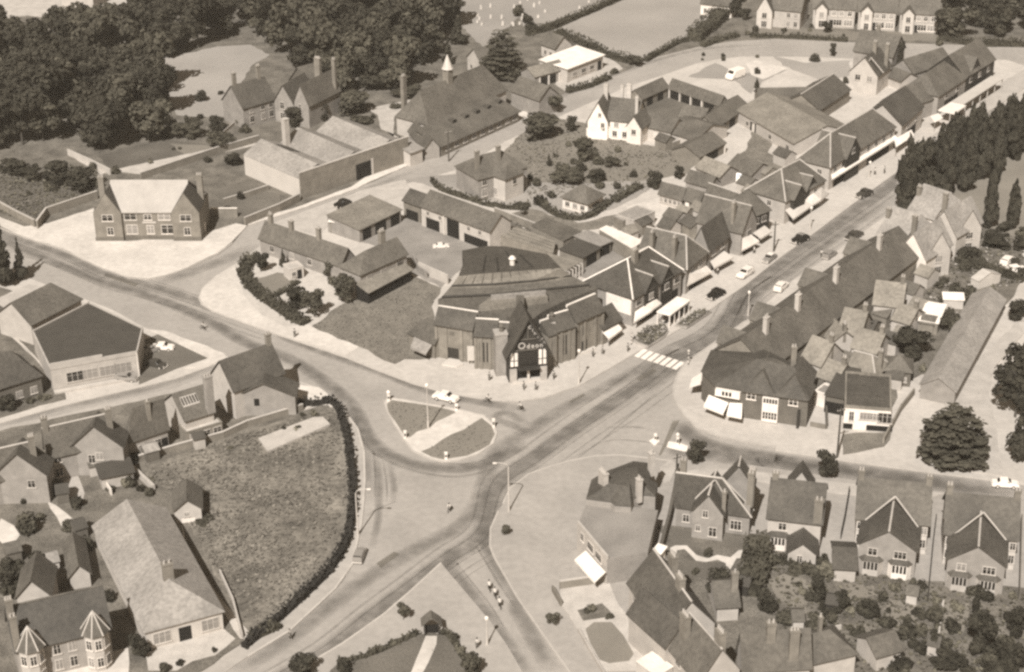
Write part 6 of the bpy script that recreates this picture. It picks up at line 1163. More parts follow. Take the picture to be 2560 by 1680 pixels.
# the wood, upper left, and the far wood, upper right
def inside(p, poly):
    r = False; j = len(poly) - 1
    for i in range(len(poly)):
        if (poly[i][1] > p[1]) != (poly[j][1] > p[1]) and p[0] < (poly[j][0] - poly[i][0]) * (p[1] - poly[i][1]) / (poly[j][1] - poly[i][1]) + poly[i][0]: r = not r
        j = i
    return r
def fill(px, step, hmin, hmax, labels, kinds, seed, grp):
    poly = [tuple(G(p))[:2] for p in px]; rnd = random.Random(seed); xs = [p[0] for p in poly]; ys = [p[1] for p in poly]; n = 0; y = min(ys); row = 0
    while y < max(ys):
        x = min(xs) + (row % 2) * step / 2
        while x < max(xs):
            q = (x + rnd.uniform(-.3, .3) * step, y + rnd.uniform(-.3, .3) * step); x += step
            if not inside(q, poly): continue
            v = Vector((q[0], q[1], -H)); k = F / v.dot(fw); ux, uy = 1280 + v.dot(rt) * k, 840 - v.dot(up) * k
            if ux < -70 or ux > 2640 or uy < -75: continue
            h = rnd.uniform(hmin, hmax); lab = labels(ux, uy); plant(rnd.choice(kinds), Vector((q[0], q[1], 0)), step * rnd.uniform(1.05, 1.4), h, lab, grp + ', ' + lab.split(', ')[-1], lift=.6); n += 1
        y += step * .87; row += 1
    return n
wood = [(-120, 425), (0, 398), (60, 380), (150, 372), (240, 388), (320, 372), (385, 358), (405, 330), (425, 300), (432, 265), (405, 240), (385, 208), (372, 178), (345, 160), (470, 126), (545, 113), (640, 108), (690, 125), (735, 175), (790, 235), (850, 262), (900, 245), (950, 255), (1050, 232), (1075, 200), (1100, 160), (1140, 90), (1150, -90), (380, -90), (345, 60), (200, 110), (60, 135), (-120, 150)]
def wl(x, y):
    p = 'broad dark tree of the crowded wood, '
    if y < 120: return p + ('in the far ranks toward the top left corner' if x < 420 else 'behind the upper edge of the pale lawn' if x < 700 else 'above and behind the villa' if x < 900 else 'next to the cemetery')
    if x < 200: return p + 'along the left picture edge'
    if x < 440: return p + 'left of the pale lawn'
    if x < 780: return p + 'close behind the villa roofs'
    return p + 'between the villa and the school chimney'
nw = fill(wood, 10.6, 8, 18, wl, ('round', 'round', 'dark', 'dark', 'dark'), 3, 'trees of the wood')
fill(many(D0, 1690, 330, 1700, 100, 1720, -250, 2600, -250, 2600, 370, 2377, 365, 2050, 350, 1850, 400), 9.5, 9, 13, lambda x, y: 'dark tree of the far wood, ' + ('nearest the terraced row' if x < 2430 else 'in the top right corner'), ('round', 'dark', 'dark'), 4, 'far wood')
# scattered garden shrubs
rs = random.Random(12)
for t, x0, x1, y0, y1, n, lab in ((D1, 1650, 2100, 1000, 1250, 12, 'small flowering shrub in the crowded garden beyond the terrace'), (A0, 900, 1800, 1260, 1480, 10, 'small plant clump in the allotment behind the public building'), (C1, 650, 1250, 100, 260, 8, 'small shrub in the gardens behind the bungalow'), (D3, 150, 2350, 780, 1420, 60, 'small shrub in the lower right gardens'), (D2, 1000, 1500, 60, 500, 7, 'small shrub in the terrace back yards'), (C3, 700, 1000, 1000, 1130, 5, 'small plant in the round garden bed'), (D0, 0, 900, 250, 330, 9, 'small shrub in the front gardens of the far row'), (A2, 250, 1250, 1380, 1500, 6, 'small shrub in the back gardens at the left')):
    for i in range(max(3, int(n * .5))):
        p = t(rs.uniform(x0, x1), rs.uniform(y0, y1)); w_ = rs.uniform(1.0, 2.9); plant(rs.choice(('bush', 'palebush', 'darkbush')), G(p), w_, w_ * rs.uniform(.55, .9), lab, lab.replace('small ', 'small scattered '))
def hedge(px, wd, h, label, m='hedge', dens=26, sm=4, zb=.1):
    pts = [G(p) for p in px]; pts = smooth_line(pts, sm) if sm else pts
    L, R = strip(pts, wd * .8); mb = MB(); rnd = random.Random(len(px) * 31 + int(px[0][0]))
    for i in range(len(pts) - 1):
        q = [R[i], R[i + 1], L[i + 1], L[i]]; hv = (.62 + .3 * math.sin(i * 1.7) * math.sin(i * .61 + 1), .62 + .3 * math.sin(i * 1.7 + 1.7) * math.sin(i * .61 + 1.61)); mb.solid([(a.x, a.y, zb) for a in q], [(a.x, a.y, h * (hv[0] if k_ in (0, 3) else hv[1])) for k_, a in enumerate(q)])
    for i in range(len(pts) - 1):
        a, b = pts[i], pts[i + 1]; d = b - a; ln = d.length; d.normalize(); n = Vector((-d.y, d.x, 0))
        for _ in range(int(ln * dens * min(3, wd * .6 + h * .35) / 3)):
            u = rnd.uniform(0, ln); s = rnd.uniform(-1, 1); z = h * rnd.uniform(.1, 1.03)
            if rnd.random() < .5: z = h * rnd.uniform(.62, 1.12)
            else: s = rnd.choice((-1, 1)) * rnd.uniform(.85, 1.1)
            p = a + d * u + n * s * wd / 2 + Vector((0, 0, z)); r = rnd.uniform(.14, .36)
            t1 = Vector((rnd.gauss(0, 1), rnd.gauss(0, 1), rnd.gauss(0, .6))).normalized(); t2 = t1.orthogonal().normalized()
            mb.poly([p + t1 * r, p + t2 * r, p - t1 * r, p - t2 * r])
    return tag(mb.build('hedge', m), label, 'hedge')
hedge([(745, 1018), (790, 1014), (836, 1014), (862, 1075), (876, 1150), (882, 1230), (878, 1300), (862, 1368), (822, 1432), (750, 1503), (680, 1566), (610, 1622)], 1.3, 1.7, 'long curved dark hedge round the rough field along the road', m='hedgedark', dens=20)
hedge(many(B1, 20, 850, -25, 930, -30, 1000, 60, 1120, 250, 1260, 400, 1360, 500, 1400), 2.6, 1.8, 'curved hedge round the corner lawn beside the pale forecourt')
hedge(many(B1, 230, 1170, 330, 1110, 430, 1040), 1, 1.0, 'short low hedge across the corner lawn')
hedge(many(C0, 260, 305, 480, 250, 780, 120, 1090, -20), 2, 2.2, 'dark straight hedge between cemetery and dry field', sm=0)
hedge(many(C0, 510, 300, 700, 365, 920, 475, 1130, 535), 2.5, 2.4, 'dark hedge along the lower left of the dry field')
hedge(many(C0, 1270, 525, 1540, 375, 1640, 355), 1.6, 1.6, 'low hedge along the street below the dry field')
hedge(many(C0, 1680, 355, 1800, 250, 1960, 120), 5, 3.5, 'thick dark hedge at the right side of the dry field')
hedge(many(C0, 1750, 400, 1900, 350, 2060, 312), 2, 1.6, 'clipped hedge at the street bend')
hedge(many(C0, 600, 790, 780, 745, 965, 670), 1.6, 1.8, 'clipped hedge before the white workshop forecourt')
hedge(many(D0, 50, 318, 300, 322, 560, 335, 880, 355), 1.4, 1.4, 'front hedge along the far terraced row')
hedge(many(D0, 1680, 340, 1950, 385, 2200, 390, 2500, 395), 2.4, 2.2, 'hedge in front of the far wood at the top right')
hedge(many(B1, 1560, 190, 1640, 262, 1880, 345, 2100, 408, 2377, 430) + many(C1, 150, 418, 290, 400), 1.0, 1.5, 'thin dark curved hedge round the double-fronted villa')
hedge(many(C1, 390, 395, 500, 470, 640, 510, 780, 495, 900, 425, 960, 370), 1.5, 1.5, 'dark curved hedge round the white bungalow')
hedge(many(C1, 1000, 365, 1100, 300, 1230, 235), 2.2, 1.6, 'straight hedge running back from the bungalow')
hedge(many(B3, 760, 1500, 960, 1450, 1110, 1400, 1250, 1335, 1450, 1240), 1.1, .9, 'patchy hedge on the left side of the memorial garden')
hedge(many(B3, 1640, 1235, 1720, 1280, 1790, 1390, 1880, 1540, 1950, 1700), 1.1, .9, 'patchy hedge on the right side of the memorial garden')
hedge(many(C3, 2230, 490, 2220, 620, 2190, 760, 2140, 930), 4.2, 3.0, 'tall thick hedge dividing the villa lawn from the next garden', sm=3)
hedge(many(A3, 2120, 1290, 2250, 1240, 2377, 1180), 1.5, 1.4, 'short dark hedge at the foot of the hall path')
hedge(many(D1, 1800, 870, 2000, 930, 2377, 1040), 2, 2.0, 'dark hedge along the car park at the right', sm=0)
hedge(many(D3, 200, 640, 420, 650, 620, 760), 2, 1.4, 'low hedge across the detached house garden')
hedge(many(A1, 2060, 930, 2090, 1010, 2150, 1100, 2240, 1170), 1.6, 1.5, 'low hedge section nearest the street corner') if False else None
# walls and fences
for a in (('garden_wall', many(A1, -60, 385, 150, 500, 300, 575), 1.8, .35, 'brick', 'brick garden wall along the road at the left edge', 'wall', 'cream'), ('garden_wall', many(A1, 320, 590, 400, 480, 830, 335), 2.0, .35, 'brick', 'brick wall running back left of the public building', 'wall', 'path'),
    ('garden_wall', many(A0, 1200, 1530, 1850, 1310, 2200, 1210), 1.8, .35, 'brick', 'long diagonal garden wall from the public building to the works', 'wall', 'path'), ('garden_wall', many(A0, 580, 1320, 760, 1400, 940, 1490), 1.6, .35, 'cream', 'pale wall beside the garden path under the wood', 'wall', None),
    ('garden_wall', many(A1, 1790, 490, 2020, 490), 2.2, .35, 'brick', 'pale-coped wall joining the public building to the street', 'wall', 'sunwhite'), ('garden_wall', many(A1, 2080, 560, 2377, 440) + many(B1, 440, 355), 1.9, .35, 'brick', 'brick street wall between public building and works', 'wall', 'path'),
    ('garden_wall', many(A1, 1900, 375, 2120, 310, 2280, 255), 1.2, .3, 'brick', 'low wall between the allotment plots', 'wall', 'path'), ('yard_wall', many(C1, -10, 470, 180, 545, 500, 668), 1.8, .3, 'brick', 'pale-coped wall behind the picture house', 'wall', 'cream'),
    ('yard_wall', many(B1, 1400, 860, 1450, 960, 1520, 1010), 1.6, .3, 'palebrick', 'short wall at the side passage of the picture house', 'wall', None), ('yard_wall', many(B1, 1450, 950, 1700, 1060), 2.2, .3, 'cream', 'pale wall against the picture house side', 'wall', None),
    ('field_wall', many(A2, 1180, 1215, 1500, 1120, 1900, 1010) + many(B2, 0, 915, 470, 775), 1.4, .3, 'brick', 'long brick wall at the top of the rough field', 'wall', 'path'), ('passage_wall', many(FF, 1335, 330, 1300, 600, 1230, 950, 1095, 1440), 2.1, .35, 'brick', 'tall wall along the passage beside the brick villa', 'wall', 'midtile'),
    ('front_wall', many(C3, 540, 865, 750, 835, 960, 805), 1.5, .3, 'brick', 'wall below the big awning of the corner shop', 'wall', 'path'), ('front_wall', many(C3, 480, 880, 555, 1010), 1.1, .3, 'brick', 'gate wall at the lower right garden', 'wall', None),
    ('front_wall', many(C3, 700, 1225, 800, 1400, 930, 1620), .8, .25, 'path', 'low pale front wall along the lower right pavement', 'wall', None), ('garden_fence', many(D3, 1625, 300, 1600, 500, 1555, 980), 1.7, .15, 'timber', 'dark fence between the two semi-detached pairs', 'fence', None),
    ('garden_fence', many(D3, 890, 60, 850, 300, 820, 440), 1.6, .15, 'timber', 'dark fence left of the first semi-detached pair', 'fence', None), ('garden_fence', many(D3, 2350, 300, 2330, 980), 1.7, .15, 'darkbrick', 'fence at the right edge beside the last house', 'fence', None),
    ('garden_fence', many(D3, 1690, 980, 1650, 1270), .6, .3, 'path', 'pale edging of the long narrow lawn', 'edging', None), ('garden_wall', many(D3, 540, 1280, 820, 1220), 1.2, .3, 'cream', 'pale garden wall above the bottom house', 'wall', None), ('hall_wall', many(A3, 1870, 740, 1980, 980, 2060, 1290), 1.0, .25, 'path', 'low wall beside the hall path along the field', 'wall', None),
    ('yard_wall', many(C0, 1500, 1270, 1660, 1210, 1880, 1095), 1.8, .3, 'brick', 'pale-topped wall below the diagonal stable', 'wall', 'cream'), ('yard_wall', many(D2, 690, 690, 700, 930), 1.5, .3, 'darkbrick', 'dark yard wall beside the corner terrace', 'wall', None), ('front_wall', many(D2, 560, 905, 690, 930), .9, .3, 'brick', 'low wall before the terrace end', 'wall', None),
    ('yard_wall', many(D2, 1440, 640, 1330, 780, 1180, 1060), 1.4, .3, 'brick', 'wall running to the road right of the cafe', 'wall', None), ('garden_wall', many(A0, 1790, 1230, 2030, 1030), .8, .2, 'path', 'low pale edging under the villa lawn', 'edging', None), ('garden_wall', many(A2, 850, 1340, 950, 1500), 1.4, .25, 'sunwhite', 'bright white wall end in the back gardens at the left', 'wall', None), ('garden_wall', many(A2, 1130, 1290, 1310, 1460), 1.3, .5, 'cream', 'pale diagonal wall before the field shed', 'wall', None)):
    wall_line(a[0], a[1], a[2], a[3], a[4], a[5], a[6], zb=.05, coping=a[7])
# gravestones
gs = random.Random(5)
def stone_mesh():
    mb = MB(); mb.box(-.4, .4, -.1, .1, 0, .95); mb.box(-.25, .25, -.1, .1, .953, 1.2); mb.box(-.5, .5, -.2, .5, -.02, .12); return mb.mesh('gravestone', 'whiteroof')
gm = stone_mesh()
for i in range(46):
    p = C0(gs.uniform(-160, 900), gs.uniform(-60, 240))
    if p[1] > 70 - (p[0] - 1330) * .32 - 4 and p[0] > 1320: continue
    o = link('gravestone', gm); g = G(p); o.location = (g.x, g.y, .3); o.rotation_euler = (0, 0, gs.uniform(-.15, .15)); o.scale = (.7, .7, gs.uniform(.6, 1.1)); tag(o, 'small white gravestone standing in the dry cemetery grass', 'gravestone', 'gravestones in the cemetery')

# bigger garden growth: irregular small trees crowding the plots
rg = random.Random(77)
for t, x0, x1, y0, y1, n, lab, sz in ((D3, 100, 760, 620, 1160, 26, 'garden bush in the overgrown plots below the detached house', (1.8, 4.2)), (D3, 780, 1500, 830, 1300, 26, 'garden bush in the plots below the nearer semi-detached pair', (1.6, 3.8)), (D3, 1560, 2400, 900, 1400, 30, 'garden bush in the plots at the right picture edge', (1.8, 4.4)), (D3, 950, 2400, 1380, 1600, 22, 'bush in the dark growth along the bottom right edge', (2.2, 5)), (D1, 1560, 2000, 880, 1330, 22, 'garden bush behind the terrace yards', (1.6, 3.6)), (D2, 1000, 1640, 20, 470, 16, 'bush among the terrace outhouses', (1.5, 3.4)), (C1, 640, 1300, 20, 260, 16, 'garden bush behind the white bungalow', (1.5, 3.6)), (C0, 240, 760, 1180, 1540, 12, 'bush in the rough garden below the street trees', (1.4, 3)), (A1, -20, 850, 60, 330, 22, 'bush in the garden plots left of the public building', (1.6, 3.6)), (A0, 1250, 2100, 1010, 1260, 20, 'bush in the shrubbery below the pale lawn', (1.8, 4)), (B0, 300, 1150, 880, 1120, 16, 'bush between villa and works roofs', (1.6, 3.8)), (A2, 200, 1300, 1150, 1520, 16, 'bush in the gardens of the left gabled houses', (1.4, 3.2)), (A3, 0, 720, 120, 880, 22, 'bush in the gardens left of the hall', (1.5, 3.6)), (D1, 1900, 2500, 560, 1000, 22, 'bush on the bank beyond the gabled villas', (1.8, 4)), (C3, 1500, 2150, 560, 960, 10, 'bush round the brick villa lawn', (1.2, 2.6)), (D0, 300, 1000, 180, 330, 12, 'bush in the front gardens of the far terraced row', (1.3, 2.8)), (B2, 0, 640, 820, 960, 10, 'weed clump along the wall of the rough field', (.9, 2)), (C0, 1500, 2300, 440, 560, 10, 'low bush on the strip beside the street bend', (1, 2))):
    for i in range(max(3, int(n * (.32 if t is D3 else .55)))):
        p = t(rg.uniform(x0, x1), rg.uniform(y0, y1)); w_ = rg.uniform(*sz); plant(rg.choice(('bush', 'palebush', 'bush', 'darkbush', 'round')), G(p), w_, w_ * rg.uniform(.5, .95), lab, lab.replace(' bush ', ' bushes '), name='shrub', cat='shrub')
# rough grass tufts over the field: nobody could count them
def tufts(px, n, seed, name, mats, r0, r1, hh):
    poly = [tuple(G(p))[:2] for p in px]; rnd = random.Random(seed); xs = [p[0] for p in poly]; ys = [p[1] for p in poly]; mb = MB(); k = 0
    cl = [(rnd.uniform(min(xs), max(xs)), rnd.uniform(min(ys), max(ys)), rnd.uniform(1.5, 7)) for _ in range(60)]
    while k < n:
        if rnd.random() < .6: c = rnd.choice(cl); q = (rnd.gauss(c[0], c[2]), rnd.gauss(c[1], c[2] * .6))
        else: q = (rnd.uniform(min(xs), max(xs)), rnd.uniform(min(ys), max(ys)))
        k += 1
        if not inside(q, poly): continue
        r = rnd.uniform(r0, r1); a = rnd.uniform(0, 6.28); z = rnd.uniform(.2, .2 + hh); t_ = rnd.uniform(-.6, .6)
        mb.poly([(q[0] + r * math.cos(a + j * 1.571), q[1] + r * math.sin(a + j * 1.571), z + t_ * r * math.cos(j * 1.571)) for j in range(4)], rnd.randrange(len(mats)))
    tag(mb.build(name, mats), kind='stuff')
fieldpx = [(340, 1190), (560, 1105), (745, 1050), (790, 1035), (832, 1025), (860, 1110), (872, 1200), (870, 1290), (850, 1365), (808, 1432), (740, 1495), (670, 1560), (625, 1590), (535, 1420), (435, 1235)]
tufts(fieldpx, 9000, 1, 'rough_grass', ['rough', 'grass', 'lawn', 'garden'], .1, .36, .3)
tufts(many(B2, 540, 58, 930, 228, 1250, 380, 1330, 338, 1570, 330) + many(B1, 1640, 1560, 1560, 1250, 1640, 1090, 1380, 985, 1000, 1130, 700, 1290), 1200, 2, 'rough_grass', ['earth', 'grass'], .08, .25, .1)
tufts(many(D3, 130, 600, 1500, 820, 2377, 880, 2600, 1600, 300, 1600), 2600, 3, 'ground_cover', ['leaf', 'leafpale', 'garden'], .12, .4, .5)
tufts(many(C0, 200, 1150, 520, 1010, 1100, 1200, 1700, 1340, 1250, 1540, 300, 1700, 60, 1300), 3000, 4, 'ground_cover', ['leafpale', 'lawn', 'garden'], .12, .35, .3)
tufts(many(A1, -50, 440, -50, 60, 850, 60, 850, 310, 410, 460, 300, 560, 150, 510), 3000, 5, 'ground_cover', ['leaf', 'leafpale', 'garden'], .12, .4, .4)
tufts(many(D1, 1600, 850, 2377, 640, 2377, 1050, 2080, 1110, 1800, 1330, 1500, 1500), 3000, 6, 'ground_cover', ['leaf', 'leafpale', 'flower'], .12, .4, .5)
tufts(many(C1, 0, 720, 60, 520, 300, 560, 600, 680, 440, 800, 200, 760), 900, 7, 'ground_cover', ['leafpale', 'flower', 'garden'], .12, .35, .4)

tufts(many(B2, 1185, 722, 1225, 695, 1500, 738, 1640, 762, 1700, 800, 1370, 985, 1330, 975, 1250, 850), 300, 8, 'rough_grass', ['grass', 'lawn', 'garden'], .06, .2, .1)
tufts(many(B2, 1490, 1118, 1980, 848, 2060, 920, 2080, 985, 2035, 1065, 1850, 1150, 1660, 1178, 1560, 1158), 300, 9, 'rough_grass', ['grass', 'lawn', 'garden'], .06, .2, .1)
tufts(many(B3, 700, 1562, 760, 1510, 960, 1460, 1250, 1350, 1450, 1260, 1560, 1240, 1680, 1270, 1780, 1400, 1900, 1600, 1900, 1700, 620, 1700), 700, 10, 'rough_grass', ['grass', 'lawn'], .06, .2, .1)
# ---------------------------------------------------------------- street lamps, poles, bollards, beacons
def lamp(b, ytop, arm, label, m='concrete', reach=1.6):
    g = G(b); h = max(4.0, hsolve(b, ytop)); o = empty('street_lamp', (g.x, g.y, .1), 0, label, 'street lamp'); e = G((b[0] + arm, b[1])) - g; ax = Vector((math.copysign(reach, arm), 0, 0)) if arm else Vector((0, 0, 0))
    mb = MB(); mb.tube([(0, 0, 0), (0, 0, 1.4)], [.2, .17], 8); mb.build('base', m, o)
    mb = MB(); mb.tube([(0, 0, 1.38), (0, 0, h - .8)], [.125, .085], 8); mb.build('column', m, o)
    if arm:
        mb = MB(); mb.tube([(0, 0, h - .82), (ax.x * .1, 0, h - .35), (ax.x * .4, 0, h - .05), (ax.x, 0, h)], [.085, .08, .07, .06], 7); mb.build('arm', m, o)
        mb = MB(); mb.box(ax.x - .15 if arm < 0 else ax.x - .45, ax.x + .45 if arm < 0 else ax.x + .15, -.14, .14, h - .12, h + .02); mb.build('lantern', 'sunwhite', o)
    else:
        mb = MB(); mb.lathe([(.1, h - .8), (.28, h - .5), (.3, h - .2), (.08, h)], 0, 0, 8); mb.build('lantern', 'sunwhite', o)
    return o
lamp((1272.2, 1278.9), 1158, -34, 'curved-arm concrete lamp on the pavement corner right of the crossing roads', reach=2.3)
lamp((1070.5, 1071), 960, 0, 'tall slim lamp column standing on the traffic island')
lamp((895, 1339), 1224, 32, 'curved-arm concrete lamp on the pavement beside the rough field', reach=2.2)
lamp((1870, 791), 728, 0, 'pale lamp at the kerb by the dark terrace')
lamp((1447, 960.5), 874, 0, 'lamp column on the pavement in front of the picture house')
lamp((1217.8, 1613), 1542, 0, 'pale lamp column near the memorial garden corner')
lamp(D1(560, 590), 517, 0, 'lamp column on the pavement opposite the long white awning')
lamp(D1(1060, 150), 412, 0, 'lamp column beside the shopping parade')
lamp(C1(2140, 1000), 660, 0, 'x', m='concrete') if False else None
def pole(b, ytop, label):
    g = G(b); h = hsolve(b, ytop); o = empty('telegraph_pole', (g.x, g.y, .1), .4, label, 'telegraph pole'); mb = MB(); mb.tube([(0, 0, 0), (0, 0, h)], [.2, .13], 8); mb.build('post', 'pole', o)
    mb = MB(); mb.box(-.8, .8, -.18, -.07, h - .7, h - .55); c = mb.build('crossarm', 'pole', o)
    mb = MB()
    for x in (-.7, -.3, .3, .7): mb.lathe([(.05, h - .548), (.06, h - .4), (.03, h - .33)], x, -.12, 6)
    mb.build('insulator', 'white', c)
pole((2092.6, 1144.5), 1019, 'dark telegraph pole standing on the pavement left of the cafe')
pole(B0(1705, 1370), 326, 'telegraph pole on the street below the school hall')
pole(D1(252, 780), 555, 'dark pole on the main road pavement by the twin awnings')
pole(FF(1320, 400), 1136, 'telegraph pole at the top of the passage by the brick villa')
def bollard(b, ytop, label, lit=False, name='bollard'):
    g = G(b); h = max(1.1, hsolve(b, ytop)); o = empty(name, (g.x, g.y, .14), 0, label, 'bollard'); mb = MB(); mb.box(-.22, .22, -.16, .16, 0, h); mb.build('body', 'sunwhite', o)
    mb = MB(); mb.box(-.3, .3, -.24, .24, 0, .1) if False else mb.box(-.26, .26, -.2, .2, h + .003, h + .12); mb.build('cap', 'sunwhite', o)
    if lit: mb = MB(); mb.lathe([(.05, h + .12), (.3, h + .3), (.34, h + .55), (.05, h + .85)], 0, 0, 10); mb.build('globe', 'sunwhite', o)
    mb = MB(); mb.box(-.15, .15, -.18, -.163, h * .35, h * .75); mb.build('sign_plate', 'cardark', o)
bollard(B2(1195, 690), 988, 'white beacon bollard at the pointed left end of the traffic island', True)
bollard(B2(1770, 770), 1014, 'white bollard on the upper edge of the traffic island near the white car')
bollard(B2(1335, 1010), 1080, 'white bollard at the left end of the island path')
bollard(B2(1682, 1185), 1134, 'white bollard on the lower tip of the traffic island')
bollard(B2(2085, 915), 1050, 'white bollard at the right end of the traffic island')
sheet('refuge', many(C2, 1300, 1030, 1350, 1000, 1390, 1030, 1350, 1070), 'sunwhite', -.1, .13, label='small pale refuge left of the white island in the right street', cat='traffic island')
sheet('refuge', many(C2, 1450, 1080, 1465, 1035, 1560, 1050, 1630, 1075, 1620, 1120, 1540, 1105), 'sunwhite', -.1, .135, label='long white refuge island at the mouth of the right street', cat='traffic island')
bollard(C2(1352, 1035), 1088, 'white bollard on the small pale refuge'); bollard(C2(1540, 1070), 1094, 'white beacon bollard on the long white refuge', True)
def beacon(b, ytop, label):
    g = G(b); h = max(2.3, hsolve(b, ytop)); o = empty('crossing_beacon', (g.x, g.y, .12), 0, label, 'beacon')
    for i in range(6): mb = MB(); mb.tube([(0, 0, i * h / 6), (0, 0, (i + 1) * h / 6)], .07, 8); mb.build('band', 'sunwhite' if i % 2 else 'black', o)
    mb = MB(); mb.lathe([(.05, h), (.22, h + .1), (.28, h + .28), (.22, h + .46), (.05, h + .55)], 0, 0, 10); mb.build('globe', 'cream', o)
beacon(C2(1148, 215), 840, 'banded crossing beacon at the picture house side of the striped crossing')
beacon(C2(1632, 385), 882, 'banded crossing beacon at the terrace side of the striped crossing')
def lychgate():
    g = G(B3(1560, 1240)); o = empty('lychgate', (g.x, g.y, .12), .1, 'small open gateway with dark pitched roof at the tip of the memorial garden', 'gateway'); D = 1.2; W = 2.0
    for sx in (-1, 1):
        for sy in (-1, 1): mb = MB(); mb.box(sx * W / 2 - .1, sx * W / 2 + .1, sy * D / 2 - .1, sy * D / 2 + .1, 0, 2.1); mb.build('post', 'timber', o)
        q = [(0, -D / 2 - .4, 3.3), (0, D / 2 + .4, 3.3), (sx * (W / 2 + .5), D / 2 + .4, 1.95), (sx * (W / 2 + .5), -D / 2 - .4, 1.95)]; q = q if sx < 0 else q[::-1]
        mb = MB(); mb.solid([(x, y, z) for x, y, z in q], [(x, y, z + .12) for x, y, z in q]); mb.build('roof', 'midtile', o)
    mb = MB(); mb.box(-W / 2 + .12, W / 2 - .12, -.06, .06, .1, 1.5); mb.build('gate', 'darkgap', o)
lychgate()
# ---------------------------------------------------------------- vehicles
def body_mesh(style):
    if style == 'saloon': prof = [(-2.1, .35), (-2.15, .62), (-2.05, .86), (-1.35, .92), (-.85, 1.42), (.35, 1.45), (.95, .98), (1.9, .88), (2.1, .7), (2.1, .38)]
    elif style == 'round': prof = [(-1.95, .35), (-2.0, .6), (-1.8, .95), (-1.25, 1.3), (-.6, 1.52), (.25, 1.5), (.7, 1.12), (1.5, 1.0), (1.9, .78), (1.95, .38)]
    elif style == 'estate': prof = [(-2.0, .35), (-2.05, .8), (-1.95, 1.4), (-1.6, 1.5), (.3, 1.5), (.9, 1.0), (1.8, .9), (2.0, .7), (2.0, .38)]
    else: prof = [(-2.3, .4), (-2.35, 1.2), (-2.25, 2.0), (-2.0, 2.15), (1.2, 2.15), (1.75, 1.35), (2.2, 1.1), (2.3, .8), (2.3, .4)]
    mb = MB(); W = .82 if style != 'van' else .98; n = len(prof); rings = []
    for y, s, dz in ((-W, .95, -.06), (-W * .9, 1, 0), (W * .9, 1, 0), (W, .95, -.06)):
        rings.append([(x * s, y * (1 if z < .95 or style == 'van' else .88), z + (dz if z > .6 else 0)) for x, z in prof])
    i = 0
    for r in rings: mb.v += r
    for k in range(3):
        for j in range(n): jj = (j + 1) % n; mb.f.append((k * n + j, k * n + jj, (k + 1) * n + jj, (k + 1) * n + j)); mb.mi.append(0)
    mb.f.append(tuple(range(n))); mb.f.append(tuple(range(4 * n - 1, 3 * n - 1, -1))); mb.mi += [0, 0]
    return mb, prof, W
def glass_mesh(style, prof, W):
    mb = MB(); zt = max(z for x, z in prof); top = [p for p in prof if p[1] > (.95 if style != 'van' else 1.3)]
    tops = [p for p in prof if p[1] > zt - .08]; xa, xb = tops[0][0], tops[-1][0]; i1 = prof.index(tops[-1]); i0 = prof.index(tops[0]); f1, f0 = prof[i1 + 1], prof[i0 - 1]; w_ = W * .78
    def on(a, b, t): return (a[0] + (b[0] - a[0]) * t, a[1] + (b[1] - a[1]) * t)
    a, b = on(tops[-1], f1, .12), on(tops[-1], f1, .88); mb.poly([(b[0] + .02, -w_, b[1] + .02), (b[0] + .02, w_, b[1] + .02), (a[0] + .02, w_ * .95, a[1] + .02), (a[0] + .02, -w_ * .95, a[1] + .02)])
    if style != 'van': a, b = on(tops[0], f0, .15), on(tops[0], f0, .8); mb.poly([(b[0] - .02, w_, b[1] + .02), (b[0] - .02, -w_, b[1] + .02), (a[0] - .02, -w_ * .95, a[1] + .02), (a[0] - .02, w_ * .95, a[1] + .02)])
    zs0, zs1 = (zt - .42, zt - .12)
    rng = ((xa + .05, xb - .02),) if style == 'van' and False else ((xa - .1, (xa + xb) / 2 - .05), ((xa + xb) / 2 + .05, xb + .12)) if style != 'van' else ((.3, 1.15),)
    for s in (-1, 1):
        for x0, x1 in rng:
            y = s * (W * .88 + .012) if style != 'van' else s * (W * .96 + .02)
            q = [(x0, y, zs0), (x1 + .1, y, zs0), (x1, y, zs1), (x0, y, zs1)]; mb.poly(q if s < 0 else q[::-1])
    return mb.mesh('window', 'glass')
def wheel_mesh():
    mb = MB(); n = 12
    for k, y in enumerate((-.09, .09)):
        pass
    i = 0; prof = [(.18, -.1), (.31, -.1), (.33, -.05), (.33, .05), (.31, .1), (.18, .1)]
    for r, y in prof:
        for q in range(n): t = 2 * math.pi * q / n; mb.v.append((r * math.cos(t), y, r * math.sin(t)))
    for k in range(len(prof) - 1):
        for q in range(n): r = (q + 1) % n; mb.f.append((k * n + q, k * n + r, (k + 1) * n + r, (k + 1) * n + q)); mb.mi.append(0)
    mb.f.append(tuple(range(n))); mb.f.append(tuple(range(6 * n - 1, 5 * n - 1, -1))); mb.mi += [1, 1]
    return mb.mesh('wheel', ['tyre', 'chrome'])
WH = wheel_mesh()
def box_mesh(name, m, *b): mb = MB(); mb.box(*b); return mb.mesh(name, m)
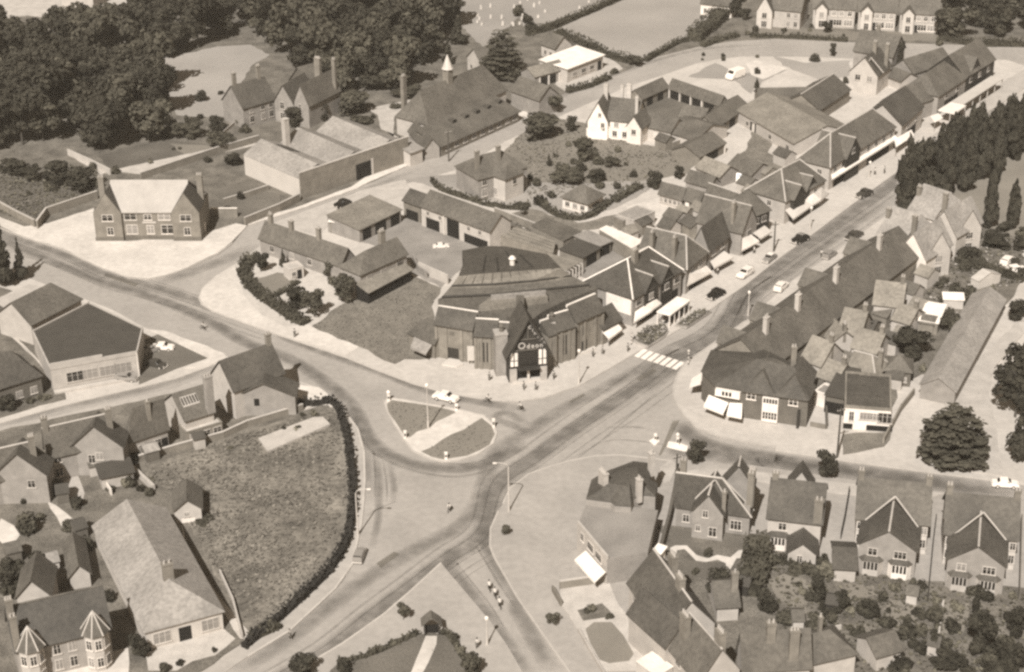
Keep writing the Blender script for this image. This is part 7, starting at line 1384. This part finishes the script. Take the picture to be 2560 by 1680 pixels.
def car(style, pr, pf, paint, label, roof=None, z=.02, k=1.0):
    a, b = G(pr), G(pf); c = (a + b) / 2; d = b - a; o = empty('parked_van' if style == 'van' else 'car', (c.x, c.y, z), math.atan2(d.y, d.x), label, 'van' if style == 'van' else 'car'); o.scale = (k, k, k)
    mb, prof, W = body_mesh(style); link('body', mb.mesh('body', paint), o); link('window', glass_mesh(style, prof, W), o)
    xs = prof[-1][0]
    for x in (-1.25, 1.25):
        for s in (-1, 1): link('wheel', WH, o, Matrix.Translation((x, s * (W - .06), .33)))
    for s in (-1, 1): link('headlight', shared(('hl', style), lambda: box_mesh('headlight', 'chrome', xs - .12, xs + .05, -.12, .12, .58, .78)), o, Matrix.Translation((0, s * W * .68, 0)))
    link('bumper', shared(('bf', style), lambda: box_mesh('bumper', 'chrome', xs - .02, xs + .13, -W * .95, W * .95, .36, .48)), o); link('bumper', shared(('br', style), lambda: box_mesh('bumper', 'chrome', prof[0][0] - .13, prof[0][0] + .02, -W * .95, W * .95, .36, .48)), o)
    if roof:
        tops = [p for p in prof if p[1] > max(z_ for x, z_ in prof) - .08]; zt = max(z_ for x, z_ in prof); mb = MB(); mb.box(tops[0][0] + .05, tops[-1][0] - .05, -W * .7, W * .7, zt + .003, zt + .03); mb.build('roof_panel', roof, o)
    return o
car('round', B1(870, 370), B1(735, 420), 'black', 'black rounded car on the street beside the works', k=1.1)
car('saloon', B2(1575, 655), B2(1785, 705), 'carwhite', 'white saloon passing the top of the traffic island', k=1.1)
car('round', C1(1930, 1130), C1(1800, 1200), 'black', 'black car on the main road beside the bus shelter', k=1.15)
car('round', D1(540, 665), D1(410, 725), 'black', 'black car on the main road opposite the steep-gabled villas', roof='cargrey', k=1.15)
car('round', D1(1080, 285), D1(960, 335), 'cardark', 'black car on the main road below the shopping parade', k=1.15)
car('saloon', D1(890, 690), D1(980, 640), 'cardark', 'dark grey car at the right kerb of the main road', k=1.15)
car('saloon', D1(260, 820), D1(170, 890), 'cargrey', 'grey car with pale roof at the left kerb near the dark pole', roof='sunwhite')
car('estate', C1(2170, 950), C1(2060, 1020), 'carwhite', 'pale estate car parked at the kerb before the striped awning', k=1.1)
car('estate', D1(280, 1130), D1(350, 1065), 'carwhite', 'white car at the terrace kerb of the main road', k=1.05)
car('estate', D1(690, 850), D1(760, 800), 'cargrey', 'grey car with open bright door by the terrace kerb, farther up the road')
car('estate', B3(925, 660), B3(975, 530), 'cargrey', 'small grey car on the pavement side road by the rough field', k=.95)
car('saloon', A2(1300, 250), A2(1470, 255), 'carwhite', 'pale car parked nearest the road beside the dark flat garage')
car('round', A2(1240, 290), A2(1320, 265), 'cargrey', 'shiny grey car in the shade of the garage wall')
car('saloon', A2(1240, 375), A2(1420, 420), 'cardark', 'shiny dark car parked beside the garage')
car('round', A2(1230, 420), A2(1390, 430), 'black', 'black car nearest the garage side lane') if False else None
car('estate', A2(1000, 510), A2(1150, 520), 'cargrey', 'grey car parked in front of the garage windows')
car('van', C0(2100, 640), C0(1960, 690), 'carwhite', 'big white van parked on the pale ground behind the inn stables', k=1.2)
car('van', C1(2095, 145), C1(2070, 210), 'carwhite', 'white van in the yard behind the hipped corner shop', k=1.05)
car('saloon', D2(2140, 1410), D2(2290, 1420), 'carwhite', 'white car at the right edge on the lower street')
car('estate', D1(2200, 910), D1(2270, 850), 'carwhite', 'white car parked behind the dark hedge at the right, left of two', k=1.1); car('estate', D1(2270, 955), D1(2350, 945), 'carwhite', 'white car parked behind the dark hedge at the right, right of two')
car('saloon', B1(1600, 750), B1(1680, 745), 'carwhite', 'pale small car in the depot yard behind the picture house', k=.8)
# ---------------------------------------------------------------- people and bicycles
def skin_mesh(name, verts, edges, rad, m):
    me = bpy.data.meshes.new('tmp'); me.from_pydata(verts, edges, []); o = bpy.data.objects.new('tmp', me); C.objects.link(o)
    md = o.modifiers.new('s', 'SKIN'); md.use_smooth_shade = True
    for i, r in enumerate(rad): me.skin_vertices[0].data[i].radius = (r, r)
    me.skin_vertices[0].data[0].use_root = True
    sb = o.modifiers.new('b', 'SUBSURF'); sb.levels = sb.render_levels = 1
    dg = bpy.context.evaluated_depsgraph_get(); r = bpy.data.meshes.new_from_object(o.evaluated_get(dg)); r.name = name; r.materials.clear(); r.materials.append(M(m)); bpy.data.objects.remove(o); return r
def person_meshes(pose):
    if pose == 'walk':
        v = [(0, 0, .95), (0, 0, 1.2), (0, 0, 1.42), (0, 0, 1.55), (0, .02, 1.68), (0, .02, 1.78), (.1, .0, .9), (.11, .14, .5), (.11, .08, .09), (.11, .22, .05), (-.1, 0, .9), (-.11, -.06, .48), (-.11, -.24, .1), (-.11, -.12, .05), (.19, 0, 1.38), (.24, -.1, 1.12), (.25, -.02, .88), (.25, .03, .79), (-.19, 0, 1.38), (-.24, .1, 1.12), (-.25, .2, .9), (-.25, .25, .82)]
    else:
        v = [(0, -.15, .95), (0, 0, 1.15), (0, .14, 1.36), (0, .22, 1.48), (0, .28, 1.6), (0, .28, 1.7), (.1, -.1, .93), (.13, .28, .78), (.11, .1, .36), (.11, .24, .33), (-.1, -.1, .93), (-.13, .22, .62), (-.11, .06, .2), (-.11, .2, .17), (.19, .12, 1.33), (.25, .34, 1.15), (.24, .58, 1.06), (.24, .64, 1.05), (-.19, .12, 1.33), (-.25, .34, 1.15), (-.24, .58, 1.06), (-.24, .64, 1.05)]
    e = [(0, 1), (1, 2), (2, 3), (3, 4), (4, 5), (0, 6), (6, 7), (7, 8), (8, 9), (0, 10), (10, 11), (11, 12), (12, 13), (2, 14), (14, 15), (15, 16), (16, 17), (2, 18), (18, 19), (19, 20), (20, 21)]
    r = [.14, .13, .16, .06, .1, .08, .1, .07, .05, .045, .1, .07, .05, .045, .065, .05, .04, .04, .065, .05, .04, .04]
    return skin_mesh('person', v, e, r, 'skin'), skin_mesh('jacket', [v[1], v[2], v[14], v[15], v[18], v[19], v[0]], [(0, 1), (1, 2), (2, 3), (1, 4), (4, 5), (0, 6)], [.155, .185, .085, .07, .085, .07, .165], 'clothpale'), skin_mesh('trousers', [v[0], v[6], v[7], v[8], v[10], v[11], v[12]], [(0, 1), (1, 2), (2, 3), (0, 4), (4, 5), (5, 6)], [.16, .125, .09, .075, .125, .09, .075], 'cloth'), (v[5][1], v[5][2])
PM = {p: person_meshes(p) for p in ('walk', 'ride')}
def hair_mesh(y, z): mb = MB(); mb.lathe([(.115, z - .1), (.125, z - .02), (.1, z + .07), (.03, z + .105)], 0, y - .015, 8); return mb.mesh('hair', 'hair')
HM = {p: hair_mesh(*PM[p][3]) for p in PM}
def person(g, rz, label, dark=False, pose='walk', z=.12, group=None):
    o = link('person', PM[pose][0]); o.location = (g.x, g.y, z); o.rotation_euler = (0, 0, rz); tag(o, label, 'person', group)
    j = PM[pose][1]
    if dark: j = shared(('dj', pose), lambda: (lambda q: (q.materials.clear(), q.materials.append(M('cloth')), q)[2])(PM[pose][1].copy()))
    link('jacket', j, o); link('trousers', PM[pose][2], o); link('hair', HM[pose], o); return o
def bicycle(g, rz, label, z=.02):
    o = empty('bicycle', (g.x, g.y, z), rz, label, 'bicycle')
    def wm():
        mb = MB(); n = 14; pts = [(0, .32 * math.cos(2 * math.pi * k / n), .33 + .32 * math.sin(2 * math.pi * k / n)) for k in range(n + 1)]; mb.tube(pts, .025, 5)
        for k in range(5): t = 2 * math.pi * k / 5; mb.tube([(0, 0, .33), (0, .31 * math.cos(t), .33 + .31 * math.sin(t))], .008, 3)
        return mb.mesh('wheel', 'tyre')
    def fm():
        mb = MB()
        for p in ([(0, -.5, .33), (0, -.05, .32), (0, .38, .85)], [(0, -.5, .33), (0, -.15, .85)], [(0, -.05, .32), (0, -.17, .93)], [(0, -.15, .82), (0, .37, .83)], [(0, .35, .92), (0, .52, .33)]): mb.tube(p, .022, 5)
        return mb.mesh('frame', 'black')
    def hm(): mb = MB(); mb.tube([(-.27, .52, 1.0), (-.2, .4, 1.02), (0, .36, .96), (.2, .4, 1.02), (.27, .52, 1.0)], .018, 5); return mb.mesh('handlebar', 'chrome')
    link('frame', shared('bf', fm), o); link('handlebar', shared('bh', hm), o); link('saddle', shared('bs', lambda: box_mesh('saddle', 'black', -.09, .09, -.3, -.05, .94, .99)), o)
    for y in (-.5, .52): link('wheel', shared('bw', wm), o, Matrix.Translation((0, y, 0)))
def rider(p, q, lab, dark=False):
    a, b = G(p), G(q); d = b - a; rz = math.atan2(d.y, d.x) - math.pi / 2
    bicycle(a, rz, 'bicycle under the ' + lab); person(a, rz, 'person ' + lab.replace('rider', 'riding') if False else 'person on a bicycle, ' + lab, dark, 'ride', .02)
for p, q, l, dk in ((B2(2030, 700), B2(2200, 740), 'rider in white between white saloon and picture house', False), (B2(2318, 770), B2(2200, 740), 'rider in white nearest the junction in front of the picture house', False), (B3(1715, 200), B3(1600, 300), 'lone rider in the middle of the main junction', False), (B3(2050, 870), B3(2000, 700), 'foremost of the group of riders at the bottom road', False), (B3(2098, 930), B3(2040, 770), 'middle of the group of riders at the bottom road', False), (B3(2138, 1015), B3(2080, 850), 'last of the group of riders at the bottom road', False), (A1(1722, 1440), A1(2000, 1540), 'rider alone on the wide left road', False)):
    rider(p, q, l, dk)
for p, rz, l, dk in ((C2(490, 510), .5, 'person in dark clothes on the pavement right of the entrance gable', True), (C2(822, 320), 1.2, 'person in dark clothes near the right step of the picture house', True), (C2(905, 298), 2., 'person in dark clothes walking toward the striped crossing', True), (C2(962, 225), .2, 'person in white by the small awning of the picture house', False), (C2(1118, 275), 4, 'person in grey waiting beside the crossing beacon', True), (B2(2050, 520), 3, 'person in dark clothes on the pavement left of the entrance gable', True), (C2(235, 600), 1, 'person standing at the kerb below the entrance steps, left of two', True), (C2(338, 602), 5, 'person standing at the kerb below the entrance steps, right of two', True), (B3(1945, 1365), 0, 'person in white beside the memorial garden lamp', False), (B2(398, 150), 0, 'person walking on the pale forecourt pavement', True), (B3(360, 1290), 2, 'person in dark clothes on the road edge at the bottom', True), (D1(655, 830), 0, 'person in white at the terrace kerb', False), (C1(1880, 980), 1, 'person in white under the first white shop awning', False), (C1(2190, 800), 2, 'person in pale clothes by the twin awnings', False), (B2(190, 1562), 2, 'x', True), (D1(1190, 120), 1, 'person in dark clothes before the shopping parade', True), (D1(1110, 130), 2, 'person in pale clothes before the shopping parade', False)):
    if l != 'x': person(G(p), rz, l, dk)
# ---------------------------------------------------------------- the summer air between the aeroplane and the town
def haze():
    mb = MB(); mb.box(-2600, 2600, -1600, 3600, -1.3, 175); me = bpy.data.meshes.new('haze'); me.from_pydata(mb.v, [], mb.f)
    m = bpy.data.materials.new('haze'); m.use_nodes = True; n = m.node_tree.nodes; n.remove(n['Principled BSDF']); v = n.new('ShaderNodeVolumePrincipled')
    v.inputs['Color'].default_value = (.93, .83, .70, 1); v.inputs['Density'].default_value = HAZE; v.inputs['Anisotropy'].default_value = 0
    m.node_tree.links.new(v.outputs[0], n['Material Output'].inputs['Volume']); me.materials.append(m); tag(link('haze', me), kind='stuff')
HAZE = .00013
haze()
